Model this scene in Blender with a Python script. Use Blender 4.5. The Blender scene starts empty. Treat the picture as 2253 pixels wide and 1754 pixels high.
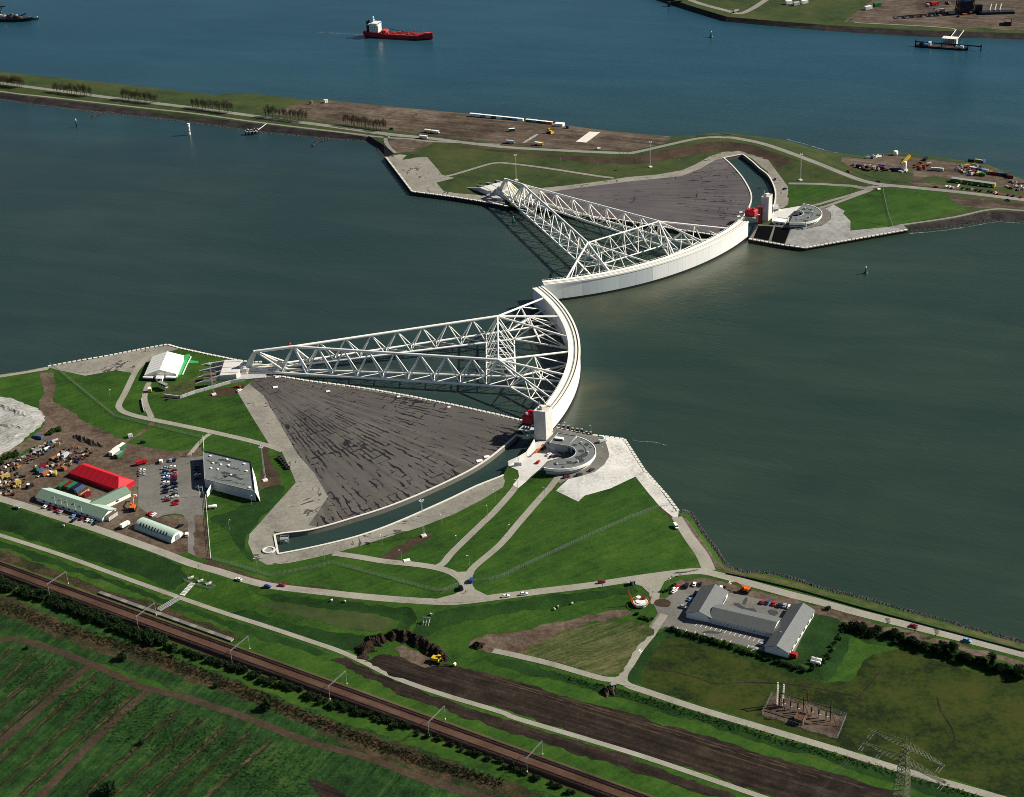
import bpy, bmesh, math, random
import numpy as np
from mathutils import Vector, Matrix
from mathutils.geometry import delaunay_2d_cdt
from mathutils.bvhtree import BVHTree
R = math.radians
rnd = random.Random(7)
S = bpy.context.scene
COL = S.collection
# ------------------------------------------------------------------ camera
F_PX, PITCH, ROLL, CAM_H = 3596.64, 0.4772697, -0.0470312, 529.927
CX, CY = 1126.5, 877.0
fw = Vector((0, math.cos(PITCH), -math.sin(PITCH)))
r0 = Vector((1, 0, 0)); u0 = r0.cross(fw)
rt = math.cos(ROLL)*r0 + math.sin(ROLL)*u0
up = -math.sin(ROLL)*r0 + math.cos(ROLL)*u0
CAM = Vector((0, 0, CAM_H))
cd = bpy.data.cameras.new('camera'); co = bpy.data.objects.new('camera', cd); COL.objects.link(co)
m = Matrix((rt, up, -fw)).transposed().to_4x4(); m.translation = CAM
co.matrix_world = m
cd.sensor_width = 36; cd.lens = F_PX/2253*36; cd.clip_start = 5; cd.clip_end = 40000
S.camera = co
# ------------------------------------------------------------------ sky, sun, exposure
SUN_AZ, SUN_EL = R(82), R(36)      # azimuth clockwise from +Y
W = bpy.data.worlds.new('World'); S.world = W; W.use_nodes = True
wn = W.node_tree; bg = wn.nodes['Background']
sky = wn.nodes.new('ShaderNodeTexSky'); sky.sky_type = 'NISHITA'; sky.sun_disc = False
sky.sun_elevation = SUN_EL; sky.sun_rotation = SUN_AZ; sky.air_density = 0.6; sky.dust_density = 0.8; sky.ozone_density = 1.0
wn.links.new(sky.outputs[0], bg.inputs[0]); bg.inputs[1].default_value = 0.05
sd = bpy.data.lights.new('sun', 'SUN'); sd.energy = 5.0; sd.angle = R(0.5); sd.color = (1, .94, .82)
so = bpy.data.objects.new('sun', sd); COL.objects.link(so)
SUNV = Vector((math.sin(SUN_AZ)*math.cos(SUN_EL), math.cos(SUN_AZ)*math.cos(SUN_EL), math.sin(SUN_EL)))
so.rotation_euler = SUNV.to_track_quat('Z', 'Y').to_euler(); so.location = (0, 0, 900)
S.view_settings.view_transform = 'Standard'; S.view_settings.look = 'None'
S.view_settings.exposure = 0.45; S.view_settings.gamma = 1
S.cycles.use_denoising = True
S.cycles.max_bounces = 6
S.cycles.filter_width = 0.9
# ------------------------------------------------------------------ materials
MATS = {}
def nodes_of(name):
    m = bpy.data.materials.new(name); m.use_nodes = True
    nt = m.node_tree; return m, nt, nt.nodes['Principled BSDF']
def ramp(nt, fac, cols, pos=None, interp='LINEAR'):
    r = nt.nodes.new('ShaderNodeValToRGB'); e = r.color_ramp.elements; r.color_ramp.interpolation = interp
    n = len(cols)
    while len(e) < n: e.new(.5)
    for i, c in enumerate(cols):
        e[i].position = pos[i] if pos else i/(n-1) if n > 1 else 0
        e[i].color = (*c, 1)
    nt.links.new(fac, r.inputs[0]); return r.outputs[0]
def math_n(nt, op, a, b=None, c=None, clamp=False):
    n = nt.nodes.new('ShaderNodeMath'); n.operation = op; n.use_clamp = clamp
    for i, v in enumerate((a, b, c)):
        if v is None: continue
        if isinstance(v, (int, float)): n.inputs[i].default_value = v
        else: nt.links.new(v, n.inputs[i])
    return n.outputs[0]
def coords(nt, rot=0, scale=(1, 1, 1)):
    t = nt.nodes.new('ShaderNodeTexCoord'); mp = nt.nodes.new('ShaderNodeMapping')
    mp.vector_type = 'TEXTURE'; mp.inputs['Rotation'].default_value = (0, 0, rot); mp.inputs['Scale'].default_value = tuple(1/s for s in scale)
    nt.links.new(t.outputs['Object'], mp.inputs[0]); return mp.outputs[0]
def noise(nt, vec, scale, detail=4, rough=.6, dist=0):
    n = nt.nodes.new('ShaderNodeTexNoise'); n.inputs['Scale'].default_value = scale
    n.inputs['Detail'].default_value = detail; n.inputs['Roughness'].default_value = rough
    n.inputs['Distortion'].default_value = dist
    nt.links.new(vec, n.inputs['Vector']); return n.outputs[0]
def mix(nt, fac, a, b):
    n = nt.nodes.new('ShaderNodeMix'); n.data_type = 'RGBA'
    for i, v in ((0, fac), (6, a), (7, b)):
        if isinstance(v, (int, float)): n.inputs[i].default_value = v
        elif isinstance(v, tuple): n.inputs[i].default_value = (*v, 1)
        else: nt.links.new(v, n.inputs[i])
    return n.outputs[2]
def bump(nt, b, h, strength, dist):
    n = nt.nodes.new('ShaderNodeBump'); n.inputs['Strength'].default_value = strength; n.inputs['Distance'].default_value = dist
    nt.links.new(h, n.inputs['Height']); nt.links.new(n.outputs[0], b.inputs['Normal'])
def ground_mat(name, cols, big=.02, small=.35, rough=.95, streak=None, bmp=0, contrast=1.6, mid=None):
    """patchy natural surface: broad patches, fine grain, optional streaks along one direction (angle, across, along)"""
    m, nt, b = nodes_of(name); v = coords(nt)
    f = math_n(nt, 'MULTIPLY', noise(nt, v, big, 3), .5)
    f = math_n(nt, 'MULTIPLY_ADD', noise(nt, v, small, 5, .7), .5, f)
    if mid: f = math_n(nt, 'MULTIPLY_ADD', math_n(nt, 'SUBTRACT', noise(nt, v, mid, 4, .6), .5), .5, f)
    if streak:
        sv = coords(nt, streak[0], (streak[1], streak[2], 1))
        f = math_n(nt, 'MULTIPLY_ADD', math_n(nt, 'SUBTRACT', noise(nt, sv, 1, 3, .6), .5), streak[3] if len(streak) > 3 else .6, f)
    f = math_n(nt, 'MULTIPLY_ADD', math_n(nt, 'SUBTRACT', f, .5), contrast*1.7, .5, clamp=True)
    nt.links.new(ramp(nt, f, cols), b.inputs['Base Color'])
    b.inputs['Roughness'].default_value = rough; b.inputs['Specular IOR Level'].default_value = .15
    if bmp: bump(nt, b, noise(nt, v, small, 4, .7), 1, bmp)
    MATS[name] = m; return m
def paint(name, col, rough=.5, var=.08, metal=0, scale=.6, spec=.4):
    m, nt, b = nodes_of(name); v = coords(nt)
    f = noise(nt, v, scale, 4, .65)
    lo = tuple(c*(1-var*2) for c in col); hi = tuple(min(1, c*(1+var)) for c in col)
    nt.links.new(ramp(nt, f, [lo, col, hi], [.25, .5, .75]), b.inputs['Base Color'])
    b.inputs['Roughness'].default_value = rough; b.inputs['Metallic'].default_value = metal
    b.inputs['Specular IOR Level'].default_value = spec
    MATS[name] = m; return m
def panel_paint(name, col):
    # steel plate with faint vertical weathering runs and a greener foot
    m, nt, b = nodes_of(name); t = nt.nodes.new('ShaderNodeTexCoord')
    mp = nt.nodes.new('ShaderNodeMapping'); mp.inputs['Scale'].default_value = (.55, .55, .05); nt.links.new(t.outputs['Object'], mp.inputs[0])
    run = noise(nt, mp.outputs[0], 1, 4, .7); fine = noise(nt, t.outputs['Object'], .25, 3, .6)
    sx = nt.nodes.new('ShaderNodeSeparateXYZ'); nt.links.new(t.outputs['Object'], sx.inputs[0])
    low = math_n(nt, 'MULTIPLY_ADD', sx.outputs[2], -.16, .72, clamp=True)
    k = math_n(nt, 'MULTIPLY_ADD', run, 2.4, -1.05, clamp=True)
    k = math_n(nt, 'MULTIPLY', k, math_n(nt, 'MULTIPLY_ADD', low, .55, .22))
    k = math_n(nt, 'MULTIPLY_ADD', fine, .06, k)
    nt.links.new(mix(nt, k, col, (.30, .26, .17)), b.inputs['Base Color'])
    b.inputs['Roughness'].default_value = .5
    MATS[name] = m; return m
G_LUSH = ground_mat('grass_lush', [(.012, .032, .004), (.020, .058, .006), (.031, .080, .008), (.056, .098, .014)], .014, .5, bmp=.25, mid=.07, contrast=1.45, streak=(R(34), .03, .35, .35))
G_DEEP = ground_mat('grass_deep', [(.005, .018, .003), (.011, .038, .006), (.020, .060, .009)], .03, .6, bmp=.3, mid=.1)
G_OLIVE = ground_mat('grass_olive', [(.007, .014, .0025), (.017, .030, .004), (.028, .043, .005), (.042, .048, .008)], .022, .4, bmp=.2, mid=.06, contrast=2.3)
G_DRY = ground_mat('grass_dry', [(.022, .034, .010), (.045, .058, .016), (.075, .074, .028), (.10, .088, .038)], .03, .45, bmp=.2, mid=.12)
G_FAR = ground_mat('grass_far', [(.018, .030, .010), (.030, .050, .014), (.046, .062, .018), (.070, .072, .026)], .008, .15, bmp=.15, mid=.03)
G_FIELD = ground_mat('grass_field', [(.003, .013, .003), (.009, .032, .006), (.017, .055, .010), (.040, .074, .017)], .03, .7, bmp=.5, mid=.18, streak=(R(-117), .05, .5, .5))
DRYROW = ground_mat('dry_row', [(.010, .022, .006), (.032, .036, .012), (.070, .060, .028), (.12, .10, .055)], .05, .7, bmp=.4, mid=.2)
REED = ground_mat('reed_bed', [(.008, .018, .005), (.022, .024, .009), (.050, .036, .018), (.085, .058, .030)], .05, .6, bmp=.5, mid=.15)
SOIL = ground_mat('bare_soil', [(.040, .027, .019), (.075, .052, .036), (.11, .082, .06), (.15, .118, .09)], .03, .4, bmp=.2, mid=.1)
SOIL_DK = ground_mat('dark_soil', [(.009, .006, .0045), (.016, .011, .008), (.026, .018, .013), (.044, .031, .022)], .04, .5, bmp=.35, mid=.12, streak=(R(-28.6), .02, .45, .7))
SOIL_FAR = ground_mat('far_soil', [(.040, .028, .020), (.070, .051, .037), (.105, .080, .060), (.15, .12, .095)], .012, .18, bmp=.1, mid=.05, streak=(R(-25), .015, .2, .6))
MUD = ground_mat('mud', [(.024, .016, .010), (.050, .034, .022), (.085, .062, .040)], .05, .5, bmp=.2)
SAND = ground_mat('pale_sand', [(.15, .145, .13), (.26, .255, .235), (.36, .36, .34), (.46, .46, .44)], .06, .6, bmp=.2, streak=(R(40), .08, .7, .6))
CONC = ground_mat('road_concrete', [(.17, .16, .13), (.25, .236, .195), (.30, .285, .24), (.345, .33, .28)], .05, .7, rough=.85)
CONC_DK = ground_mat('worn_asphalt', [(.09, .086, .077), (.13, .125, .112), (.165, .158, .142), (.20, .192, .172)], .05, .6, rough=.85)
CONC_FAR = ground_mat('far_road', [(.17, .162, .14), (.225, .215, .19), (.27, .258, .23)], .03, .3, rough=.85)
COBBLE = ground_mat('pale_cobble', [(.27, .26, .24), (.43, .42, .39), (.56, .55, .52), (.64, .63, .60)], .05, 1.6, mid=.6)
COBBLE_FAR = ground_mat('grey_cobble', [(.14, .14, .133), (.22, .22, .21), (.285, .285, .275), (.34, .34, .33)], .06, 1.0, mid=.25)
BASALT = ground_mat('basalt_slope', [(.015, .0125, .013), (.030, .025, .025), (.046, .039, .037), (.064, .054, .050)], .04, .5, mid=.12, streak=(R(-27), .02, .4, .5))
NATURAL = {'grass_lush', 'grass_deep', 'grass_olive', 'grass_dry', 'grass_far', 'grass_field', 'reed_bed', 'bare_soil', 'dark_soil', 'far_soil', 'mud', 'pale_sand', 'mown_grass', 'dry_row'}
def dock_asphalt(name, pivot, rot, wet, cols):
    """asphalt laid in lanes fanning out from the pivot, with wet stains along the joints"""
    m, nt, b = nodes_of(name)
    t = nt.nodes.new('ShaderNodeTexCoord')
    sub = nt.nodes.new('ShaderNodeVectorMath'); sub.operation = 'SUBTRACT'; sub.inputs[1].default_value = (*pivot, 0)
    nt.links.new(t.outputs['Object'], sub.inputs[0])
    sx = nt.nodes.new('ShaderNodeSeparateXYZ'); nt.links.new(sub.outputs[0], sx.inputs[0])
    ln = nt.nodes.new('ShaderNodeVectorMath'); ln.operation = 'LENGTH'; nt.links.new(sub.outputs[0], ln.inputs[0])
    th = math_n(nt, 'ARCTAN2', sx.outputs[1], sx.outputs[0])
    cb = nt.nodes.new('ShaderNodeCombineXYZ')
    nt.links.new(math_n(nt, 'MULTIPLY', th, 150.), cb.inputs[0]); nt.links.new(ln.outputs['Value'], cb.inputs[1])
    pv = cb.outputs[0]
    def mapd(s, loc=(0, 0, 0)):
        mp = nt.nodes.new('ShaderNodeMapping'); mp.inputs['Scale'].default_value = s; mp.inputs['Location'].default_value = loc
        nt.links.new(pv, mp.inputs[0]); return mp.outputs[0]
    lanes = noise(nt, mapd((.30, .006, 1)), 1, 2, .5)
    patch = noise(nt, t.outputs['Object'], .02, 4, .6)
    grain = noise(nt, t.outputs['Object'], .5, 4, .7)
    f = math_n(nt, 'MULTIPLY', lanes, .5); f = math_n(nt, 'MULTIPLY_ADD', patch, .35, f); f = math_n(nt, 'MULTIPLY_ADD', grain, .25, f)
    f = math_n(nt, 'MULTIPLY_ADD', math_n(nt, 'SUBTRACT', f, .55), 2.6, .5, clamp=True)
    base = ramp(nt, f, cols)
    # wet joints: along every lane seam, and jogging across from seam to seam, each broken up by its own noise
    ow = nt.nodes.new('ShaderNodeTexNoise'); ow.inputs['Scale'].default_value = .11; ow.inputs['Detail'].default_value = 5
    nt.links.new(t.outputs['Object'], ow.inputs['Vector'])
    sep = nt.nodes.new('ShaderNodeSeparateColor'); nt.links.new(ow.outputs['Color'], sep.inputs[0])
    U = math_n(nt, 'MULTIPLY_ADD', math_n(nt, 'SUBTRACT', sep.outputs[0], .5), 4.4, math_n(nt, 'MULTIPLY', th, 150.))
    V = math_n(nt, 'MULTIPLY_ADD', math_n(nt, 'SUBTRACT', sep.outputs[1], .5), 6.0, ln.outputs['Value'])
    dens = math_n(nt, 'MULTIPLY_ADD', noise(nt, t.outputs['Object'], .018, 3), .55, -.275)
    def joints(p_, q_, pitch, along, bias, wmax):
        c = math_n(nt, 'DIVIDE', p_, pitch); idn = math_n(nt, 'FLOOR', c)
        d = math_n(nt, 'MULTIPLY', math_n(nt, 'ABSOLUTE', math_n(nt, 'SUBTRACT', math_n(nt, 'FRACT', c), .5)), pitch)
        cv = nt.nodes.new('ShaderNodeCombineXYZ'); nt.links.new(math_n(nt, 'MULTIPLY', idn, 7.31), cv.inputs[0]); nt.links.new(math_n(nt, 'MULTIPLY', q_, along), cv.inputs[1])
        w = math_n(nt, 'ADD', noise(nt, cv.outputs[0], 1, 4, .62), dens)
        w = math_n(nt, 'MULTIPLY_ADD', math_n(nt, 'SUBTRACT', w, bias), 6.0, 0, clamp=True)
        return math_n(nt, 'LESS_THAN', d, math_n(nt, 'MULTIPLY', w, wmax))
    st = math_n(nt, 'MAXIMUM', joints(U, V, 3.4, .05, wet, .8), joints(V, U, 8., .14, wet+.03, .75))
    bl = noise(nt, mapd((.11, .05, 1), (3, 9, 0)), 1, 5, .7, .5)
    st = math_n(nt, 'MAXIMUM', st, math_n(nt, 'GREATER_THAN', math_n(nt, 'ADD', bl, dens), wet+.19))
    st = math_n(nt, 'MULTIPLY', st, .93)
    nt.links.new(mix(nt, st, base, (.010, .008, .011)), b.inputs['Base Color'])
    nt.links.new(math_n(nt, 'MULTIPLY_ADD', st, -.3, .85), b.inputs['Roughness'])
    b.inputs['Specular IOR Level'].default_value = .25
    MATS[name] = m; return m
def apron_mat(name, cols):
    m, nt, b = nodes_of(name); v = coords(nt)
    f = math_n(nt, 'MULTIPLY', noise(nt, v, .05, 3), .5); f = math_n(nt, 'MULTIPLY_ADD', noise(nt, v, .5, 5, .7), .5, f)
    base = ramp(nt, math_n(nt, 'MULTIPLY_ADD', math_n(nt, 'SUBTRACT', f, .5), 2.6, .5, clamp=True), cols)
    s2 = noise(nt, v, .03, 4, .6, .8)
    s2d = math_n(nt, 'ABSOLUTE', math_n(nt, 'SUBTRACT', s2, .5))
    wid = math_n(nt, 'MULTIPLY_ADD', math_n(nt, 'SUBTRACT', noise(nt, v, .05, 3), .50), .13, .0)
    st = math_n(nt, 'MULTIPLY', math_n(nt, 'LESS_THAN', s2d, wid), .8)
    nt.links.new(mix(nt, st, base, (.022, .018, .018)), b.inputs['Base Color'])
    b.inputs['Roughness'].default_value = .85; b.inputs['Specular IOR Level'].default_value = .2
    MATS[name] = m; return m
APRON = apron_mat('dock_apron', [(.12, .11, .092), (.20, .188, .158), (.265, .25, .212), (.315, .30, .255)])
WHITE = paint('white_paint', (.87, .86, .79), .45, .03)
CREAM = paint('cream_paint', (.78, .76, .66), .45, .05)
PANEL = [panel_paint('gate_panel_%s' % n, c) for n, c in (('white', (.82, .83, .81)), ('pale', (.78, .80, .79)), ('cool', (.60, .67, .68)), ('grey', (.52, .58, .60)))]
CONCW = paint('cast_concrete', (.42, .42, .41), .85, .12, scale=.3)
CONC_L = paint('light_concrete', (.60, .585, .55), .85, .1, scale=.4)
CONC_S = paint('stone_cap', (.66, .63, .55), .9, .12, scale=1.2)
DARK = paint('dark_steel', (.012, .012, .014), .6, .2)
GREY = paint('grey_steel', (.26, .27, .28), .5, .12)
PALEGREY = paint('galvanised_steel', (.50, .52, .53), .45, .1)
RUST = paint('rusty_steel', (.085, .032, .018), .8, .25)
RED = paint('red_paint', (.42, .012, .022), .45, .1)
REDT = paint('red_canvas', (.52, .006, .018), .55, .1, scale=.4)
SHIPRED = paint('ship_red', (.34, .012, .02), .5, .15, scale=.15)
SHIPDECK = paint('ship_deck_red', (.48, .07, .055), .6, .2, scale=.4)
BLUE = paint('blue_paint', (.018, .06, .26), .45, .1)
NAVY = paint('navy_paint', (.010, .014, .040), .35, .1)
BLACKP = paint('black_paint', (.007, .007, .009), .3, .1)
SKYB = paint('light_blue_paint', (.16, .36, .62), .4, .1)
SILVER = paint('silver_paint', (.42, .47, .52), .3, .06, metal=.3)
YELLOW = paint('yellow_paint', (.62, .42, .02), .5, .12)
ORANGE = paint('orange_paint', (.62, .13, .015), .5, .15)
GREEN = paint('green_paint', (.018, .16, .045), .5, .1)
GREENB = paint('bright_green_carpet', (.035, .32, .09), .8, .1)
MINT = paint('mint_sheet', (.42, .55, .46), .5, .06, scale=.4)
MINTD = paint('dark_mint_sheet', (.15, .22, .165), .55, .08, scale=.5)  # darker mint, on the hall's front slope and its wing
TEAL = paint('buoy_green', (.008, .13, .085), .5, .1)
BROWNP = paint('brown_timber', (.12, .075, .045), .8, .25)
MAROON = paint('maroon_paint', (.16, .008, .018), .4, .1)
GLASS = paint('dark_glass', (.012, .016, .020), .12, .1, spec=.6)
MATB = paint('rubber_mat', (.004, .004, .005), .9, .1, spec=.02)
TYRE = paint('rubber', (.012, .012, .012), .85, .1)
ROOFG = ground_mat('grey_roofing', [(.11, .125, .12), (.15, .165, .16), (.19, .205, .20)], .2, 1.2, rough=.8)
WETROOF = paint('wet_roof_stain', (.05, .055, .053), .5, .2)
ROOFS = paint('roof_sheet_shaded', (.08, .088, .086), .6, .1, scale=.5)  # darker copy: shade painted into slopes turned away from the sun
ROOFL = paint('roof_sheet_sunlit', (.13, .14, .138), .6, .1, scale=.5)  # same sheet, paler: sunlight painted into slopes facing the sun
SKIN = paint('skin', (.45, .28, .2), .6, .05)
WOOL = paint('wool', (.62, .58, .48), .95, .1, scale=3)
LEAF = ground_mat('leaf_dark', [(.006, .014, .004), (.012, .028, .008), (.022, .044, .012)], .2, 1.5)
LEAF2 = ground_mat('leaf_fresh', [(.014, .034, .008), (.026, .060, .014), (.045, .085, .022)], .2, 1.5)
TWIG = ground_mat('twig', [(.04, .036, .022), (.065, .058, .036), (.09, .08, .05)], .2, 1.5)
BARK = paint('bark', (.045, .036, .026), .9, .2)
ROCK = ground_mat('rock', [(.018, .018, .019), (.05, .05, .052), (.11, .11, .11)], .4, 1.5)
# ------------------------------------------------------------------ mesh helpers
def link(o, parent=None):
    COL.objects.link(o)
    if parent: o.parent = parent
    return o
def mesh(name, vs, fs, mat, smooth=False):
    me = bpy.data.meshes.new(name); me.from_pydata([tuple(v) for v in vs], [], fs); me.update()
    if mat: me.materials.append(mat)
    if smooth: me.polygons.foreach_set('use_smooth', [True]*len(me.polygons))
    return me
def fixn(me):
    bm = bmesh.new(); bm.from_mesh(me); bmesh.ops.recalc_face_normals(bm, faces=bm.faces); bm.to_mesh(me); bm.free(); return me
def obm(name, me, parent=None, loc=(0, 0, 0), rz=0):
    o = bpy.data.objects.new(name, me); o.location = loc; o.rotation_euler = (0, 0, rz); return link(o, parent)
def ob(name, vs, fs, mat, parent=None, loc=(0, 0, 0), rz=0, smooth=False):
    return obm(name, fixn(mesh(name, vs, fs, mat, smooth)), parent, loc, rz)
def tag(o, label, cat, group=None, kind=None):
    o['label'] = label; o['category'] = cat
    if group: o['group'] = group
    if kind: o['kind'] = kind
    return o
def thing(name, label, cat, loc=(0, 0, 0), rz=0, group=None):
    o = bpy.data.objects.new(name, None); o.location = loc; o.rotation_euler = (0, 0, rz); link(o)
    o.empty_display_size = .5
    return tag(o, label, cat, group)
PRIM = {}
def prim(kind, mat):
    k = (kind, mat.name)
    if k in PRIM: return PRIM[k]
    if kind == 'box':
        vs = [(x, y, z) for x in (-.5, .5) for y in (-.5, .5) for z in (-.5, .5)]
        fs = [(0, 1, 3, 2), (4, 6, 7, 5), (0, 4, 5, 1), (2, 3, 7, 6), (0, 2, 6, 4), (1, 5, 7, 3)]
        me = mesh('box_'+mat.name, vs, fs, mat)
    elif kind.startswith('cyl'):
        n = int(kind[3:] or 10); vs = []; fs = []
        for z in (0, 1):
            for i in range(n): vs.append((math.cos(2*math.pi*i/n), math.sin(2*math.pi*i/n), z))
        fs = [(i, (i+1) % n, n+(i+1) % n, n+i) for i in range(n)] + [tuple(range(n))[::-1], tuple(range(n, 2*n))]
        me = mesh('tube_'+mat.name, vs, fs, mat)
        for p in me.polygons:
            if len(p.vertices) == 4 and n > 4: p.use_smooth = True
    elif kind == 'ball':
        bm = bmesh.new(); bmesh.ops.create_uvsphere(bm, u_segments=20, v_segments=12, radius=1)
        me = bpy.data.meshes.new('ball'); bm.to_mesh(me); bm.free(); me.materials.append(mat)
        me.polygons.foreach_set('use_smooth', [True]*len(me.polygons))
    elif kind == 'cone':
        n = 10; vs = [(math.cos(2*math.pi*i/n), math.sin(2*math.pi*i/n), 0) for i in range(n)]+[(0, 0, 1)]
        me = mesh('cone_'+mat.name, vs, [(i, (i+1) % n, n) for i in range(n)]+[tuple(range(n))[::-1]], mat)
    PRIM[k] = me; return me
def box(name, mat, c, s, parent=None, rz=0, ry=0, rx=0):
    o = bpy.data.objects.new(name, prim('box', mat)); o.location = c; o.scale = s; o.rotation_euler = (rx, ry, rz); return link(o, parent)
def cyl(name, mat, c, r, h, parent=None, n=12):
    o = bpy.data.objects.new(name, prim('cyl%d' % n, mat)); o.location = c; o.scale = (r, r, h); return link(o, parent)
def ball(name, mat, c, r, parent=None):
    o = bpy.data.objects.new(name, prim('ball', mat)); o.location = c; o.scale = r if hasattr(r, '__len__') else (r, r, r); return link(o, parent)
def tube(name, mat, a, b, r, parent=None, n=8):
    a = Vector(a); b = Vector(b); d = b-a
    o = bpy.data.objects.new(name, prim('cyl%d' % n, mat))
    o.location = a; o.rotation_euler = d.to_track_quat('Z', 'Y').to_euler(); o.scale = (r, r, d.length)
    return link(o, parent)
def bars_geo(segs, w, n=4):
    """several straight bars as geometry (for one lattice part)"""
    vs = []; fs = []
    for a, b in segs:
        a = Vector(a); b = Vector(b); d = (b-a).normalized()
        x = d.orthogonal().normalized(); y = d.cross(x); k = len(vs)
        for p in (a, b):
            for i in range(n):
                t = 2*math.pi*i/n; vs.append(p+(x*math.cos(t)+y*math.sin(t))*w)
        fs += [(k+i, k+(i+1) % n, k+n+(i+1) % n, k+n+i) for i in range(n)]
    return vs, fs
def prism(pts, z0, z1):
    n = len(pts); vs = [(x, y, z0) for x, y in pts]+[(x, y, z1) for x, y in pts]
    return vs, [(i, (i+1) % n, n+(i+1) % n, n+i) for i in range(n)]+[tuple(range(n))[::-1], tuple(range(n, 2*n))]
def loft(rings, closed=True, caps=True):
    vs = []; fs = []; n = len(rings[0])
    for r_ in rings: vs += [tuple(p) for p in r_]
    for k in range(len(rings)-1):
        for i in range(n if closed else n-1):
            j = (i+1) % n; fs.append((k*n+i, k*n+j, (k+1)*n+j, (k+1)*n+i))
    if caps: fs += [tuple(range(n))[::-1], tuple(range((len(rings)-1)*n, len(rings)*n))]
    return vs, fs
def copy_tree(o, parent=None):
    c = o.copy(); link(c, parent)
    for ch in o.children: copy_tree(ch, c)
    return c
# ------------------------------------------------------------------ survey: a photo pixel to a point of the place
def ray(px, py):
    px = float(px); py = float(py)
    return ((px-CX)/F_PX*rt - (py-CY)/F_PX*up + fw)
def at(px, py, z=0.0):
    d = ray(px, py); return CAM + d*((z-CAM_H)/d.z)
def inside(pts, poly):
    p = np.asarray(pts, float); q = np.asarray(poly, float); x, y = p[:, 0], p[:, 1]
    r_ = np.zeros(len(p), bool); j = len(q)-1
    for i in range(len(q)):
        xi, yi = q[i]; xj, yj = q[j]
        c = ((yi > y) != (yj > y))
        with np.errstate(divide='ignore', invalid='ignore'):
            r_ ^= c & (x < (xj-xi)*(y-yi)/(yj-yi+1e-30)+xi)
        j = i
    return r_
TIN = []      # terrain sheets: (verts, tris, BVH)
def terrain(name, outline, lines, holes, mat, label):
    """triangulated land from its outline and the crest and toe lines of banks, all given as pixel and height"""
    vs = []; zs = []; es = []
    def add(pl, close):
        k = len(vs)
        for x, y, z in pl:
            p = at(x, y, z); vs.append((p.x, p.y)); zs.append(z)
        n = len(pl)
        es.extend([(k+i, k+i+1) for i in range(n-1)]+([(k+n-1, k)] if close else []))
        return [vs[k+i] for i in range(n)]
    op = add(outline, True); hp = [add(h, True) for h in holes]
    for l in lines: add(l, False)
    v2, e2, f2, vo, eo, fo = delaunay_2d_cdt([Vector(v) for v in vs], es, [], 0, 1e-3, True)
    pts = np.array([tuple(v) for v in v2]); z2 = np.full(len(v2), np.nan)
    for i, o in enumerate(vo):
        if o: z2[i] = zs[o[0]]
    for i in np.where(np.isnan(z2))[0]:                # crossings of two lines
        d = np.hypot(*(np.array(vs)-pts[i]).T); z2[i] = zs[int(d.argmin())]
    tr = [tuple(f) for f in f2]
    cen = np.array([pts[list(t)].mean(0) for t in tr])
    keep = inside(cen, op)
    for h in hp: keep &= ~inside(cen, h)
    tr = [t for t, k in zip(tr, keep) if k]
    v3 = [Vector((pts[i][0], pts[i][1], z2[i])) for i in range(len(pts))]
    o = obm(name, fixn(mesh(name, v3, tr, mat)))
    tag(o, label, 'ground', kind='structure')
    TIN.append((v3, tr, BVHTree.FromPolygons(v3, tr)))
    return o
def height(x, y, default=0.0):
    best = None
    for v, t, b in TIN:
        h = b.ray_cast(Vector((x, y, 200)), Vector((0, 0, -1)))
        if h[0] is not None and (best is None or h[0].z > best): best = h[0].z
    if best is None:
        for v, t, b in TIN:
            n = b.find_nearest(Vector((x, y, 4)), 8)
            if n[0] is not None and math.hypot(n[0].x-x, n[0].y-y) < .6: best = n[0].z if best is None else max(best, n[0].z)
    return default if best is None else best
def G(px, py):
    """the spot of ground (or water) seen at a pixel"""
    d = ray(px, py).normalized(); best = None; bd = 1e9
    for v, t, b in TIN:
        h = b.ray_cast(CAM, d)
        if h[0] is not None and h[3] < bd: best, bd = h[0], h[3]
    w = at(px, py, 0)
    if best is None or best.z < 0: return w
    return best.copy()
LAYER = .045; SHEETS = [0]
def catmull(pts, n=4, close=False):
    P = [np.array(p, float) for p in pts]; out = []
    N = len(P); rng = range(N if close else N-1)
    for i in rng:
        a = P[(i-1) % N] if close or i > 0 else 2*P[0]-P[1]; b = P[i]; c = P[(i+1) % N]; d = P[(i+2) % N] if close or i+2 < N else 2*P[-1]-P[-2]
        for k in range(n):
            t = k/n; out.append(.5*((2*b)+(c-a)*t+(2*a-5*b+4*c-d)*t*t+(3*b-a-3*c+d)*t**3))
    if not close: out.append(P[-1])
    return out
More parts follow.
